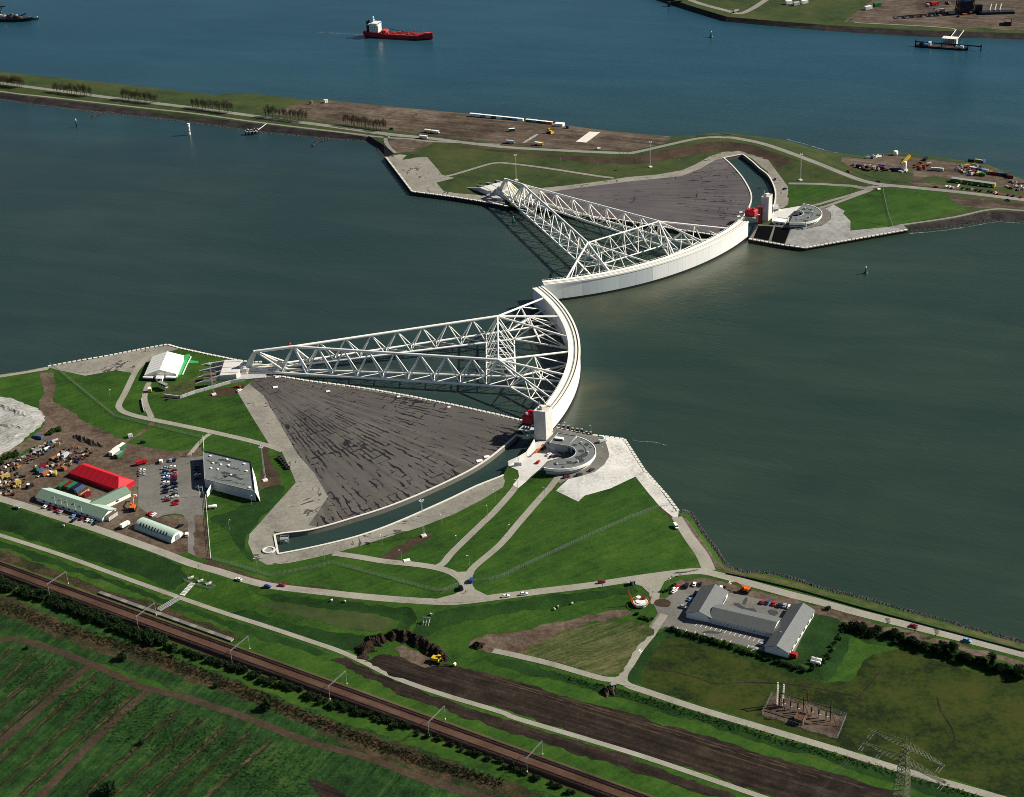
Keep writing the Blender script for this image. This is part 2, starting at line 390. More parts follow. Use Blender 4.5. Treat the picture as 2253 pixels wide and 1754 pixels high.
def drape(name, xy, mat, layer, label, cat, parent=None, thick=None):
    """a sheet following the terrain exactly, cut to a ground polygon"""
    xy = np.array([tuple(p)[:2] for p in xy], float); lo = xy.min(0)-1; hi = xy.max(0)+1
    vs = [tuple(p) for p in xy]; es = [(i, (i+1) % len(vs)) for i in range(len(vs))]
    for tv, tt, tb in TIN:
        idx = {}; seen = set()
        A = np.array([(p.x, p.y) for p in tv])
        for t in tt:
            q = A[list(t)]
            if (q.max(0) < lo).any() or (q.min(0) > hi).any(): continue
            for a, b in ((t[0], t[1]), (t[1], t[2]), (t[2], t[0])):
                e = (min(a, b), max(a, b))
                if e in seen: continue
                seen.add(e)
                for i in e:
                    if i not in idx: idx[i] = len(vs); vs.append(tuple(A[i]))
                es.append((idx[e[0]], idx[e[1]]))
    v2, e2, f2, *_ = delaunay_2d_cdt([Vector(v) for v in vs], es, [], 0, 1e-3, False)
    pts = np.array([tuple(v) for v in v2])
    tr = [tuple(f) for f in f2]
    k = inside(np.array([pts[list(t)].mean(0) for t in tr]), xy)
    tr = [t for t, b in zip(tr, k) if b and on_land(*pts[list(t)].mean(0))]
    used = sorted({i for t in tr for i in t}); mp = {i: j for j, i in enumerate(used)}
    SHEETS[0] += 1; lift = LAYER*layer+.00018*SHEETS[0]
    v3 = [(pts[i][0], pts[i][1], height(pts[i][0], pts[i][1])+lift) for i in used]
    o = obm(name, fixn(mesh(name, v3, [tuple(mp[i] for i in t) for t in tr], mat)), parent)
    for p in o.data.polygons:
        if p.normal.z < 0: p.flip()
    if not parent: tag(o, label, cat, kind='structure')
    return o
def on_land(x, y):
    return any(b.ray_cast(Vector((x, y, 200)), Vector((0, 0, -1)))[0] is not None for v, t, b in TIN)
def ragged(xy, seed, step=3.2, amp=1.25):
    # natural edges wander: points every few metres, pushed in and out
    r_ = random.Random(seed); out = []; n = len(xy); v = 0.0
    for i in range(n):
        a = np.array(xy[i][:2], float); b = np.array(xy[(i+1) % n][:2], float); d = b-a; L = float(np.linalg.norm(d)); k = max(1, int(L/step))
        nn = np.array([-d[1], d[0]])/(L+1e-9)
        for j in range(k):
            v = v*.55+r_.uniform(-1, 1)*amp; out.append(a+d*j/k+nn*(v if 0 < j else 0))
    return out
def area(name, px, mat, layer, label, cat='ground', smooth=0):
    w = [G(*p) for p in px]
    xy = [(p.x, p.y) for p in w]
    if smooth: xy = catmull(xy, smooth, True)
    if mat.name in NATURAL: xy = ragged(xy, len(label)*31+int(px[0][0]), 3.2 if px[0][1] > 560 else 6, 1.25 if px[0][1] > 560 else 1.6)
    return drape(name, xy, mat, layer, label, cat)
def ribbon_xy(xy, w):
    P = [np.array(p[:2], float) for p in xy]; L = []; Rr = []
    for i, p in enumerate(P):
        a = P[max(0, i-1)]; b = P[min(len(P)-1, i+1)]; d = b-a; d /= np.linalg.norm(d)+1e-9; n = np.array([-d[1], d[0]])
        wi = w if not hasattr(w, '__len__') else w[0]+(w[1]-w[0])*i/(len(P)-1)
        L.append(p+n*wi/2); Rr.append(p-n*wi/2)
    return L+Rr[::-1]
def way(name, px, width, mat, layer, label, cat='road', sm=4):
    w = [G(*p) for p in px]; xy = [(p.x, p.y) for p in w]
    if sm: xy = catmull(xy, sm)
    xy = ribbon_xy(xy, width)
    if mat.name in NATURAL: xy = ragged(xy, len(label)*17+int(px[0][0]), 2.4, .8 if name == 'dry_row' else .42)
    return drape(name, xy, mat, layer, label, cat)
def heading(p, q):
    a = G(*p); b = G(*q); return math.atan2(b.y-a.y, b.x-a.x)
# ================================================================== WATER
def water_mat():
    m, nt, b = nodes_of('river_water'); v = coords(nt)
    big = noise(nt, v, .0022, 4, .6, .6); mid_ = noise(nt, coords(nt, R(-20), (.006, .03, 1)), 1, 5, .65, .5)
    f = math_n(nt, 'MULTIPLY_ADD', mid_, .45, math_n(nt, 'MULTIPLY', big, .55))
    f = math_n(nt, 'MULTIPLY_ADD', math_n(nt, 'SUBTRACT', f, .5), 2.6, .5, clamp=True)
    # silty olive stretch below the barrier, clear grey-green above it, and a blue-green far canal, sky reflection painted into its colour
    sx = nt.nodes.new('ShaderNodeSeparateXYZ'); nt.links.new(v, sx.inputs[0])
    c1 = ramp(nt, f, [(.013, .031, .029), (.020, .040, .035), (.030, .053, .044)])
    c2 = ramp(nt, f, [(.014, .031, .023), (.023, .043, .030), (.038, .060, .039)])
    c3 = ramp(nt, f, [(.009, .047, .070), (.014, .060, .087), (.022, .076, .104)])
    wob = math_n(nt, 'MULTIPLY', math_n(nt, 'SUBTRACT', big, .5), 120.)
    xs = math_n(nt, 'ADD', sx.outputs[0], wob); ys = math_n(nt, 'ADD', sx.outputs[1], wob)
    side = math_n(nt, 'MULTIPLY_ADD', xs, 1/110., .05, clamp=True)
    far = math_n(nt, 'MULTIPLY_ADD', math_n(nt, 'MULTIPLY_ADD', xs, .28, ys), 1/420., -3.45, clamp=True)
    c = mix(nt, far, mix(nt, side, c1, c2), c3)
    # silt stirred up along the foot of the two gates
    def silt(px, py, rad):
        d = nt.nodes.new('ShaderNodeVectorMath'); d.operation = 'DISTANCE'; nt.links.new(v, d.inputs[0]); d.inputs[1].default_value = (*at(px, py).xy, 0)
        return math_n(nt, 'MULTIPLY_ADD', d.outputs['Value'], -1/rad, 1, clamp=True)
    s = None
    for a in ((1330, 672, 52), (1440, 648, 55), (1540, 620, 60), (1610, 592, 62), (1655, 568, 50), (1285, 905, 40), (1290, 850, 32), (1700, 560, 30)):
        k = silt(*a); s = k if s is None else math_n(nt, 'MAXIMUM', s, k)
    s = math_n(nt, 'MULTIPLY', s, math_n(nt, 'MULTIPLY_ADD', noise(nt, coords(nt, R(15), (.012, .03, 1)), 1, 5, .65, .8), 2.4, -.5, clamp=True))
    c = mix(nt, math_n(nt, 'MULTIPLY', s, .62), c, (.105, .098, .055))
    # foam flecks
    fl = noise(nt, coords(nt, R(-8), (.05, .22, 1)), 1, 6, .75, .3)
    fm = math_n(nt, 'MULTIPLY', math_n(nt, 'MULTIPLY_ADD', fl, 14., -10.3, clamp=True), .12)
    c = mix(nt, fm, c, (.35, .38, .38))
    nt.links.new(c, b.inputs['Base Color'])
    b.inputs['Roughness'].default_value = .22; b.inputs['IOR'].default_value = 1.33
    b.inputs['Specular IOR Level'].default_value = .38
    w1 = noise(nt, coords(nt, R(60), (.35, .10, 1)), 1, 4, .6, .3)
    w2 = noise(nt, v, .9, 3, .6)
    h = math_n(nt, 'MULTIPLY_ADD', w2, .35, w1)
    bump(nt, b, h, .55, .55)
    return m
WATER = water_mat()
o = ob('water', [(-9000, -500, 0), (9000, -500, 0), (9000, 16000, 0), (-9000, 16000, 0)], [(0, 1, 2, 3)], WATER)
tag(o, 'dark green-grey waterway water around the two banks', 'water', kind='structure')
# ================================================================== TERRAIN
Q = 3.0        # quay level
CH_IN = [(604, 1178), (625, 1174), (676, 1168), (725, 1156), (775, 1141), (830, 1124), (885, 1104), (935, 1083), (981, 1062), (1020, 1043), (1052, 1025), (1088, 1000), (1138, 957)]
CH_OUT = [(1176, 970), (1159, 1003), (1118, 1024), (1107, 1046), (1100, 1050), (1049, 1070), (995, 1096), (940, 1121), (890, 1143), (835, 1165), (780, 1183), (720, 1198), (665, 1210), (612, 1220)]
QUAY_TIP = [(104, 807), (180, 793), (240, 783), (310, 769), (369, 758.5), (393, 766), (467, 782), (522, 793), (548, 797)]
QUAY_DOCK = [(600, 826), (680, 839), (760, 849), (816, 857), (900, 872), (1000, 892), (1100, 914), (1153, 927)]
QUAY_RIVER = [(1222, 940), (1302, 958), (1330, 961), (1374, 967), (1418, 1036), (1467, 1091), (1493, 1126)]
q4 = lambda l, z=Q: [(x, y, z) for x, y in l]
near_out = ([(-420, 905, -1), (-150, 852, -1), (0, 822, -1), (98, 806, -1)] + q4(QUAY_TIP) + [(575, 812, Q)] + q4(QUAY_DOCK) + q4(CH_IN[::-1]) + q4(CH_OUT[::-1]) + q4(QUAY_RIVER)
            + [(1519, 1127, -1), (1547, 1172, -1), (1577, 1211, -1), (1594, 1238, -1), (1628, 1254, -1), (1702, 1258, -1), (1757, 1273, -1), (1812, 1291, -1), (1886, 1308, -1), (1983, 1336, -1), (2092, 1366, -1), (2253, 1410, -1), (2700, 1530, -1),
               (2900, 2050, 1.5), (1200, 2150, 1.5), (-600, 2050, 1.5)])
near_lines = [
    [(-420, 915, Q), (-150, 862, Q), (0, 830, Q), (104, 813, Q)],
    [(1498, 1136, Q), (1520, 1155, Q), (1545, 1192, Q), (1570, 1226, Q), (1592, 1252, Q), (1640, 1268, Q), (1740, 1294, Q), (1900, 1336, Q), (2100, 1390, Q), (2253, 1432, Q), (2700, 1560, Q)],
    # dyke road: crest, then the foot of its southern slope
    [(-420, 1010, 4.5), (0, 1104, 4.5), (130, 1146, 4.5), (280, 1197, 4.5), (420, 1249, 4.5), (540, 1285, 4.8), (600, 1299, 5), (700, 1311, 5), (800, 1322, 5), (900, 1330, 5), (980, 1334, 5), (1030, 1331, 5), (1100, 1321, 5), (1200, 1307, 5), (1300, 1295, 5), (1390, 1283, 4.8), (1430, 1292, 4.5)],
    [(-420, 1060, 1.8), (0, 1171, 1.8), (137, 1215, 1.8), (275, 1264, 1.8), (398, 1308, 1.8), (500, 1343, 1.8), (600, 1376, 1.8), (700, 1410, 1.8), (760, 1432, 1.8), (830, 1405, 2), (900, 1398, 2), (960, 1385, 2), (1040, 1372, 2), (1130, 1352, 2.2), (1240, 1338, 2.2), (1340, 1322, 2.6), (1395, 1318, 3.2)],
    # terrace half way down the slope
    [(575, 1318, 3.4), (640, 1326, 3.4), (740, 1338, 3.4), (830, 1347, 3.4), (880, 1352, 3.2)],
    [(560, 1330, 3.2), (640, 1356, 3.2), (720, 1376, 3.2), (810, 1388, 3.2), (868, 1378, 3.2)],
    # raised yard round the long building and the ditch bank below it
    [(1428, 1372, 3), (1470, 1380, 3), (1565, 1404, 3), (1640, 1424, 3), (1740, 1450, 3), (1800, 1470, 2.8), (1830, 1430, 2.8), (1862, 1372, 3)],
    [(1430, 1400, 1.4), (1470, 1398, 1.4), (1560, 1424, 1.4), (1640, 1450, 1.4), (1720, 1482, 1.4), (1815, 1500, 1.4), (1870, 1450, 1.4), (1895, 1385, 1.6)],
    # plain behind the shore road
    [(1900, 1372, 3), (2000, 1402, 3), (2253, 1475, 3), (2700, 1600, 3)],
    [(1900, 1400, 1.5), (2000, 1430, 1.5), (2253, 1500, 1.5), (2700, 1640, 1.5)],
    # railway bank
    [(-420, 1082, 1.6), (0, 1232, 1.6), (1100, 1628, 1.6), (1700, 1846, 1.6)],
    [(-420, 1088, 2.6), (0, 1238, 2.6), (1100, 1634, 2.6), (1700, 1852, 2.6)],
    [(-420, 1110, 2.6), (0, 1262, 2.6), (1100, 1665, 2.6), (1700, 1884, 2.6)],
    [(-420, 1120, 1.2), (0, 1272, 1.2), (1100, 1675, 1.2), (1700, 1894, 1.2)],
    # lane south of the ditch
    [(1040, 1455, 1.4), (1220, 1474, 2), (1330, 1508, 2), (1600, 1588, 2), (2175, 1762, 2), (2400, 1830, 2)],
    [(1040, 1478, 1.2), (1220, 1498, 1), (1330, 1530, 1), (1600, 1612, 1), (2175, 1790, 1)],
    # terrace round the near control building
    [(1231, 1050, 5.6), (1282, 1046, 5.8), (1309, 1037, 5.8), (1330, 1022, 5.8), (1339, 1006, 5.8), (1339, 996, 5.8), (1334, 979, 5.8), (1325, 964, 5.6), (1300, 962, 5), (1240, 952, 4.6)],
    [(1105, 1110, 4.2), (1160, 1140, 4.2), (1225, 1080, 4.2), (1272, 1103, 4.2), (1345, 1074, 4.2), (1398, 1048, 4.2), (1415, 1042, 4.1)],
    # sand heap and the bank of the pit at the left edge
    [(-420, 905, 7), (-40, 880, 7), (20, 893, 7), (70, 915, 7), (78, 935, 7), (50, 960, 7), (0, 985, 7), (-100, 1010, 7)],
    [(-420, 890, 4.2), (-40, 868, 4.2), (30, 878, 4.2), (95, 905, 4.2), (130, 940, 4.2), (90, 975, 4.2), (40, 1012, 4.2), (-60, 1045, 4.2)],
]
tn = terrain('ground', near_out, near_lines, [], G_LUSH, 'green polder and dyke land along the near bank')
# far bank: the narrow spit between river and canal
FCH_IN = [(1592, 348), (1607, 361), (1622, 377), (1634, 392), (1645, 410), (1652, 426), (1653, 441), (1648, 456), (1638, 474), (1627, 488)]
FCH_OUT = [(1665, 490), (1698, 476), (1702, 458), (1706, 440), (1706, 422), (1700, 403), (1689, 385), (1671, 371), (1655, 356), (1634, 340)]
FQ_TIP = [(849, 346), (878, 384), (907, 422), (955, 428), (1000, 434), (1050, 442), (1098, 450), (1118, 455)]
FQ_DOCK = [(1200, 463), (1302, 477), (1356, 483), (1445, 497), (1502, 507), (1583, 519)]
FQ_RIV = [(1647, 526), (1726, 540), (1771, 546), (1890, 525), (1997, 506)]
far_out = ([(-400, 160, -1), (0, 220, -1), (77, 232, -1), (247, 252, -1), (385, 266, -1), (495, 281, -1), (560, 290, -1), (687, 303, -1), (811, 314, -1), (830, 331, -1), (846, 348, -1)] + q4(FQ_TIP) + q4(FQ_DOCK)
           + q4(FCH_IN[::-1]) + q4(FCH_OUT[::-1]) + q4(FQ_RIV, 2.6)
           + [(1999, 512, -1), (2098, 500, -1), (2181, 486, -1), (2253, 489, -1), (2600, 500, -1), (2700, 480, -1), (2253, 393, -1), (2169, 359, -1), (2065, 344, -1), (1969, 333, -1), (1900, 342, -1), (1812, 331, -1), (1730, 308, -1), (1653, 297, -1), (1581, 291, -1), (1529, 297, -1), (1479, 299, -1), (1347, 287.5, -1), (1251, 275, -1), (1035, 249, -1), (880, 235, -1), (709, 217, -1), (558, 200, -1), (464, 204.5, -1), (247, 180, -1), (0, 155, -1), (-400, 105, -1)])
far_lines = [
    [(-400, 146, 4), (0, 204, 4), (77, 215, 4), (247, 234, 4), (385, 248, 4), (495, 264, 4), (560, 273, 4), (687, 287, 4), (811, 299, 4), (845, 320, 4), (868, 338, 4)],
    [(-400, 125, 5.2), (0, 182, 5.2), (200, 207, 5.2), (400, 233, 5.2), (600, 260, 5.2), (800, 287, 5.2), (950, 310, 5.4), (1100, 327, 5.6), (1250, 336, 6), (1385, 341, 6.4), (1470, 327, 7), (1550, 312, 7), (1600, 311, 7), (1660, 320, 7), (1760, 354, 6.6), (1860, 391, 6), (1920, 412, 5.5), (1990, 420, 5), (2253, 450, 5), (2600, 490, 5)],
    [(900, 321, 4), (1100, 343, 4), (1250, 355, 4), (1385, 362, 4), (1480, 350, 4), (1570, 333, 4), (1625, 331, 4), (1690, 350, 4), (1740, 378, 4), (1860, 412, 4), (1935, 425, 4), (2100, 445, 4)],
    [(-400, 116, 4.4), (0, 172, 4.4), (250, 199, 4.4), (500, 228, 4.4), (640, 240, 4.4), (709, 225, 4.4), (880, 241, 4.4), (1035, 255, 4.4), (1251, 281, 4.4), (1347, 294, 4.4), (1460, 307, 4.6), (1530, 303, 5), (1585, 298, 5.2), (1653, 303, 5.2), (1730, 316, 4.8), (1812, 339, 4), (1900, 349, 3.6), (1969, 339, 3.6), (2065, 350, 3.6), (2169, 366, 3.6), (2253, 402, 3.6), (2600, 470, 3.6)],
    [(1440, 322, 5.6), (1550, 296.5, 6.6), (1600, 295, 6.6), (1660, 303, 6.6), (1760, 336, 6.2), (1860, 373, 5.6), (1925, 396, 5.2), (1990, 404, 4.8), (2253, 432, 4.8)],
    [(1726, 497, 5.2), (1760, 505, 5.4), (1800, 499, 5.4), (1822, 487, 5.4), (1829, 474, 5.4), (1822, 462, 5.2), (1812, 455, 5)],
    [(1815, 455, 4.2), (1834, 450, 4.2), (1858, 464, 4.2), (1855, 470, 4.2), (1870, 485, 4.2), (1872, 508, 4)],
    [(1669, 497, 4.2), (1726, 498, 5)],
    [(1998, 497, 4), (2098, 484, 4), (2181, 466, 4), (2253, 468, 4), (2600, 480, 4)],
]
tf = terrain('spit', far_out, far_lines, [], G_FAR, 'long narrow spit of land between river and canal')
over_out = [(1436, 0, -1), (1512, 26, -1), (1594, 50, -1), (1700, 60, -1), (1818, 71, -1), (2010, 83, -1), (2253, 90, -1), (3200, 125, -1), (3300, -500, 5), (1100, -560, 5), (1180, -250, -1), (1330, -60, -1)]
over_lines = [[(1440, -14, 5), (1520, 13, 5), (1600, 37, 5), (1700, 46, 5), (1818, 55, 5), (2010, 66, 5), (2253, 73, 5), (3200, 105, 5)], [(1240, -180, 5), (1360, -60, 5), (1440, -14, 5)]]
to = terrain('far_shore', over_out, over_lines, [], G_FAR, 'opposite canal shore with grass and a muddy yard')
# ------------------------------------------------------------------ ground sheets, near bank
PN = (-194.67, 1081.07); PF = (-0.86, 1432.16)
DOCK_N = dock_asphalt('near_dock_asphalt', PN, 0, .462, [(.054, .048, .044), (.077, .069, .063), (.10, .09, .082), (.13, .118, .107)])
DOCK_F = dock_asphalt('far_dock_asphalt', PF, 0, .535, [(.050, .043, .047), (.072, .063, .067), (.095, .084, .086), (.135, .118, .115)])
APR = [(522, 862), (555, 918), (591, 976), (618, 990), (643, 1042), (651, 1062), (615, 1102), (549, 1176), (546, 1195), (560, 1228), (588, 1243), (637, 1239), (733, 1218), (786, 1203), (860, 1180), (928, 1159), (1000, 1131), (1060, 1100), (1107, 1072), (1111, 1058), (1107, 1047)] + CH_OUT[4:] + CH_IN + [(1153, 927)] + QUAY_DOCK[::-1] + [(560, 836)]
area('dock_apron', APR, APRON, 1, 'pale concrete apron round the near dry dock', 'pavement')
area('dock_floor', [(548, 845), (560, 836), (600, 828), (690, 842), (816, 860), (1000, 894), (1151, 929), (1136, 955), (1088, 998), (1052, 1022), (980, 1060), (884, 1102), (830, 1122), (775, 1139), (700, 1160), (680, 1155), (722, 1093), (692, 1041), (654, 998), (615, 930), (580, 870)], DOCK_N, 2, 'dark stained asphalt fan of the near parking dock', 'pavement')
area('quay_pavement', [(106, 808), (228, 786), (310, 770), (369, 760), (394, 768), (345, 782), (320, 800), (300, 822), (286, 820), (255, 815), (187, 827), (121, 813)], APRON, 1, 'cracked grey paved point of land behind the white tent', 'pavement')
area('shore_path', [(-150, 864), (0, 831), (104, 814), (110, 808), (98, 808), (0, 825), (-150, 856)], CONC, 1, 'pale path along the shore at the left edge', 'path')
area('works_yard', [(-200, 1052), (-200, 1040), (0, 1022), (45, 1008), (100, 970), (130, 943), (96, 925), (85, 905), (95, 860), (85, 820), (112, 820), (122, 850), (118, 885), (160, 908), (200, 936), (250, 960), (290, 978), (330, 985), (385, 993), (445, 985), (445, 1000), (424, 1008), (305, 1028), (305, 1114), (350, 1141), (385, 1133), (412, 1143), (414, 1210), (390, 1222), (340, 1205), (200, 1155), (0, 1090), (-200, 1040)], SOIL, 1, 'brown bare works yard round the tents and sheds', 'yard')
area('sand_heap', [(-300, 885), (-40, 868), (30, 878), (92, 905), (100, 925), (75, 950), (30, 985), (0, 1003), (-100, 1020), (-300, 1000)], SAND, 2, 'pale grey raked sand heap at the left edge', 'sand')
area('clay_bank', [(85, 950), (100, 925), (135, 938), (128, 950), (70, 985), (20, 1018), (-60, 1045), (-100, 1030), (0, 1003), (40, 982)], SOIL, 2, 'grey eroded bank below the sand heap', 'bank')
area('car_park', [(305, 1028), (393, 1009), (424, 1007), (426, 1060), (429, 1133), (432, 1225), (413, 1216), (413, 1150), (402, 1133), (384, 1130), (360, 1134), (346, 1140), (319, 1126), (304, 1114)], CONC_DK, 2, 'grey asphalt car park with lane to the dyke road', 'car park')
area('forecourt', [(424, 1007), (446, 1003), (452, 1070), (452, 1100), (448, 1133), (429, 1133)], CONC_DK, 2, 'shaded forecourt strip beside the flat grey building', 'pavement')
area('bare_strip', [(429, 1133), (449, 1133), (464, 1232), (433, 1228)], SOIL, 2, 'brown bare strip between the lane and the white fence', 'soil')
area('earth_verge', [(464, 1232), (520, 1255), (600, 1280), (720, 1294), (720, 1300), (590, 1288), (470, 1252), (440, 1240)], MUD, 1, 'brown earth verge under the boundary fence', 'soil')
area('earth_patch', [(575, 985), (590, 985), (596, 1020), (620, 1060), (590, 1075), (568, 1070), (578, 1030)], MUD, 1, 'brown earth strip round the mast beside the flat building', 'soil', 3)
area('earth_patch', [(840, 1222), (915, 1182), (945, 1172), (950, 1180), (900, 1210), (860, 1236)], MUD, 1, 'brown earth strip below the lamp mast on the grass triangle', 'soil', 3)
area('earth_patch', [(455, 872), (480, 855), (520, 850), (540, 848), (520, 866), (470, 875)], MUD, 1, 'brown earth round the mast by the ball joint', 'soil', 3)
area('earth_patch', [(425, 835), (440, 815), (432, 850), (395, 880), (355, 875), (370, 850)], G_DRY, 1, 'worn brown grass in front of the white tent', 'soil', 3)
area('grass_slope', [(460, 1140), (520, 1120), (580, 1075), (625, 1070), (610, 1105), (548, 1172), (540, 1200), (560, 1238), (530, 1215), (500, 1165)], G_DEEP, 1, 'dark rough grass bank left of the dock end', 'grass', 3)
way('dyke_road', [(-300, 1010), (-60, 1078), (0, 1097), (60, 1115), (130, 1138), (200, 1160), (280, 1188), (350, 1213), (420, 1240), (480, 1257), (540, 1276), (600, 1290), (700, 1302), (800, 1313), (900, 1321), (980, 1325), (1030, 1322), (1100, 1313), (1200, 1300), (1300, 1288), (1400, 1273), (1480, 1262), (1540, 1257), (1592, 1268), (1640, 1281), (1730, 1306), (1800, 1324), (1894, 1350), (2000, 1376), (2120, 1406), (2253, 1440), (2500, 1507)], 6.2, CONC, 2, 'pale concrete dyke road running across the near bank', sm=3)
way('service_road', [(340, 779), (318, 790), (298, 818), (275, 865), (262, 889), (264, 900), (276, 908), (302, 916), (343, 925), (450, 947), (577, 977), (622, 992)], 4.6, CONC, 2, 'pale service road winding from the quay point to the dock')
way('ramp_road', [(334, 920), (322, 893), (318, 875), (322, 855), (328, 842)], 4, CONC, 2, 'short sunken ramp road up to the white tent')
way('footpath', [(416, 1003), (430, 985), (448, 965), (462, 955)], 3.2, CONC, 3, 'pale footpath from the car park to the service road', 'path')
way('dirt_track', [(250, 985), (290, 965), (320, 945), (338, 928)], 3, SOIL, 2, 'brown dirt track crossing the grass to the service road', 'track')
way('access_road', [(733, 1218), (790, 1226), (843, 1235), (928, 1244), (981, 1255), (1012, 1272), (1022, 1292), (1012, 1322)], 5.2, CONC, 3, 'pale lane from the dock end to the dyke road junction')
way('access_road', [(955, 1250), (975, 1240), (994, 1217), (1040, 1172), (1100, 1113), (1137, 1069), (1155, 1040)], 4.6, CONC, 3, 'straight lane climbing to the yard at the near tower')
way('access_road', [(1022, 1290), (1032, 1266), (1044, 1247), (1100, 1199), (1143, 1149), (1190, 1095), (1231, 1047)], 4.6, CONC, 3, 'straight lane climbing to the ring round the near control building')
area('junction', [(985, 1250), (1006, 1259), (1032, 1258), (1040, 1268), (1038, 1280), (1046, 1298), (1075, 1312), (1060, 1322), (985, 1327), (955, 1320), (1000, 1308), (1013, 1296), (1012, 1280)], CONC, 4, 'widened junction of the lanes with the dyke road', 'road', 2)
area('tower_yard', [(1118, 1026), (1160, 1005), (1176, 972), (1202, 972), (1210, 985), (1235, 1003), (1225, 1010), (1205, 1015), (1185, 1035), (1160, 1058), (1140, 1075), (1128, 1068), (1142, 1050), (1140, 1036), (1128, 1030)], CONC_L, 5, 'pale paved yard at the foot of the near tower', 'pavement')
area('ring_road', [(1222, 1056), (1240, 1040), (1282, 1036), (1305, 1020), (1313, 1000), (1312, 985), (1300, 970), (1272, 960), (1225, 950), (1222, 940), (1302, 958), (1325, 963), (1335, 979), (1340, 997), (1338, 1008), (1329, 1023), (1308, 1039), (1281, 1048), (1249, 1055), (1232, 1064)], CONC_DK, 2, 'brown-grey ring road round the near control building', 'road')
area('terrace_pavement', [(1176, 972), (1222, 941), (1302, 958), (1325, 964), (1335, 985), (1318, 1030), (1285, 1045), (1240, 1046), (1205, 1036), (1185, 1036)], CONC_DK, 1, 'worn paving round the near crescent building', 'pavement')
area('cobbled_skirt', [(1223, 1080), (1250, 1055), (1281, 1047.5), (1309, 1038.5), (1329, 1023), (1339, 1007), (1340, 997), (1335, 979), (1327, 963), (1350, 963), (1373, 968), (1417, 1036), (1466, 1090), (1493, 1126), (1491, 1146), (1450, 1113), (1398, 1049), (1343, 1075), (1286, 1091), (1272, 1104)], COBBLE, 2, 'pale cobbled skirt sloping from the near control building', 'pavement')
way('shore_road', [(1489, 1138), (1505, 1165), (1522, 1190), (1545, 1222), (1560, 1255)], (6.5, 8), CONC, 2, 'pale shore lane from the cobbled skirt to the dyke road')
way('shore_verge', [(1502, 1140), (1524, 1172), (1550, 1208), (1580, 1245), (1640, 1268)], 4.5, SOIL, 1, 'dry stony verge beside the shore lane', 'verge')
area('stone_verge', [(1575, 1248), (1600, 1256), (1660, 1270), (1740, 1291), (1900, 1333), (2100, 1387), (2253, 1428), (2500, 1497), (2500, 1488), (2253, 1419), (2100, 1378), (1900, 1323), (1740, 1281), (1660, 1260), (1610, 1248)], G_DRY, 1, 'pale stone revetment strip along the right-hand shore', 'verge')
area('bare_verge', [(1470, 1285), (1500, 1274), (1560, 1272), (1600, 1283), (1700, 1308), (1900, 1361), (2100, 1414), (2253, 1456), (2253, 1470), (2100, 1428), (1850, 1368), (1750, 1339), (1600, 1301), (1550, 1290), (1500, 1292)], SOIL, 1, 'brown bare verge between shore road and long building', 'verge')
area('bare_verge', [(1450, 1080), (1462, 1090), (1490, 1135), (1505, 1160), (1495, 1165), (1470, 1140), (1452, 1112)], MUD, 1, 'brown worn strip at the top of the big grass triangle', 'verge', 2)
area('building_yard', [(1432, 1300), (1445, 1316), (1463, 1318), (1499, 1291), (1548, 1290), (1603, 1304), (1658, 1315), (1745, 1337), (1790, 1350), (1742, 1448), (1675, 1433), (1631, 1420), (1565, 1403), (1482, 1381), (1465, 1379), (1440, 1390), (1425, 1383), (1448, 1350), (1435, 1325)], CONC_DK, 2, 'grey paved yard round the long grey building', 'car park')
area('yard_entrance', [(1350, 1279), (1395, 1272), (1440, 1266), (1490, 1266), (1462, 1280), (1452, 1300), (1450, 1325), (1432, 1330), (1428, 1305), (1412, 1290), (1390, 1284)], CONC, 3, 'wide concrete mouth from the dyke road into the yard', 'road')
area('puddle', [(1442, 1322), (1455, 1318), (1470, 1321), (1476, 1327), (1470, 1336), (1452, 1335), (1440, 1330)], MUD, 4, 'brown muddy puddle at the yard entrance', 'puddle', 3)
way('lane', [(1462, 1352), (1440, 1385), (1410, 1425), (1388, 1460), (1372, 1486), (1379, 1506), (1429, 1524), (1537, 1560), (1675, 1601), (1840, 1650), (1983, 1694), (2175, 1749), (2400, 1815)], 4.6, CONC, 2, 'pale lane from the yard past the switchyard')
way('lane', [(1085, 1432), (1124, 1440), (1220, 1463), (1319, 1492), (1350, 1496), (1376, 1504)], 4.2, CONC, 3, 'pale lane stub ending at the earthworks')
area('lane_corner', [(1352, 1491), (1366, 1486), (1378, 1470), (1382, 1480), (1380, 1500), (1400, 1514), (1370, 1508), (1335, 1500)], CONC, 4, 'rounded concrete corner where the lanes meet', 'road')
area('bare_field', [(1030, 1422), (1060, 1402), (1150, 1387), (1290, 1352), (1370, 1342), (1392, 1352), (1330, 1367), (1235, 1390), (1150, 1442), (1100, 1436)], SOIL, 1, 'bare brown wedge of soil above the mown triangle', 'soil', 2)
MOWN = ground_mat('mown_grass', [(.018, .034, .010), (.042, .060, .016), (.085, .088, .034), (.13, .12, .055)], .04, .5, bmp=.2, streak=(R(26), .04, .55, .7))
area('mown_field', [(1135, 1440), (1235, 1390), (1330, 1366), (1425, 1378), (1440, 1386), (1410, 1415), (1380, 1462), (1362, 1484), (1320, 1487), (1220, 1457)], MOWN, 2, 'mown yellow-green triangular field with wheel tracks', 'field')
FC = G(1292, 1408)
for i, (rr, a0, a1) in enumerate(((12, 200, 330), (17, 190, 340), (22, 195, 345), (27, 205, 350), (33, 215, 352), (39, 225, 345))):
    xy = [(FC.x+rr*.66*math.cos(R(a)), FC.y+rr*.45*math.sin(R(a))) for a in range(a0, a1, 6)]
    drape('wheel_track', ribbon_xy(xy, .7), G_DRY, 3, 'pale curved wheel track in the mown field, %s from its middle' % ('first', 'second', 'third', 'fourth', 'fifth', 'sixth')[i], 'track')
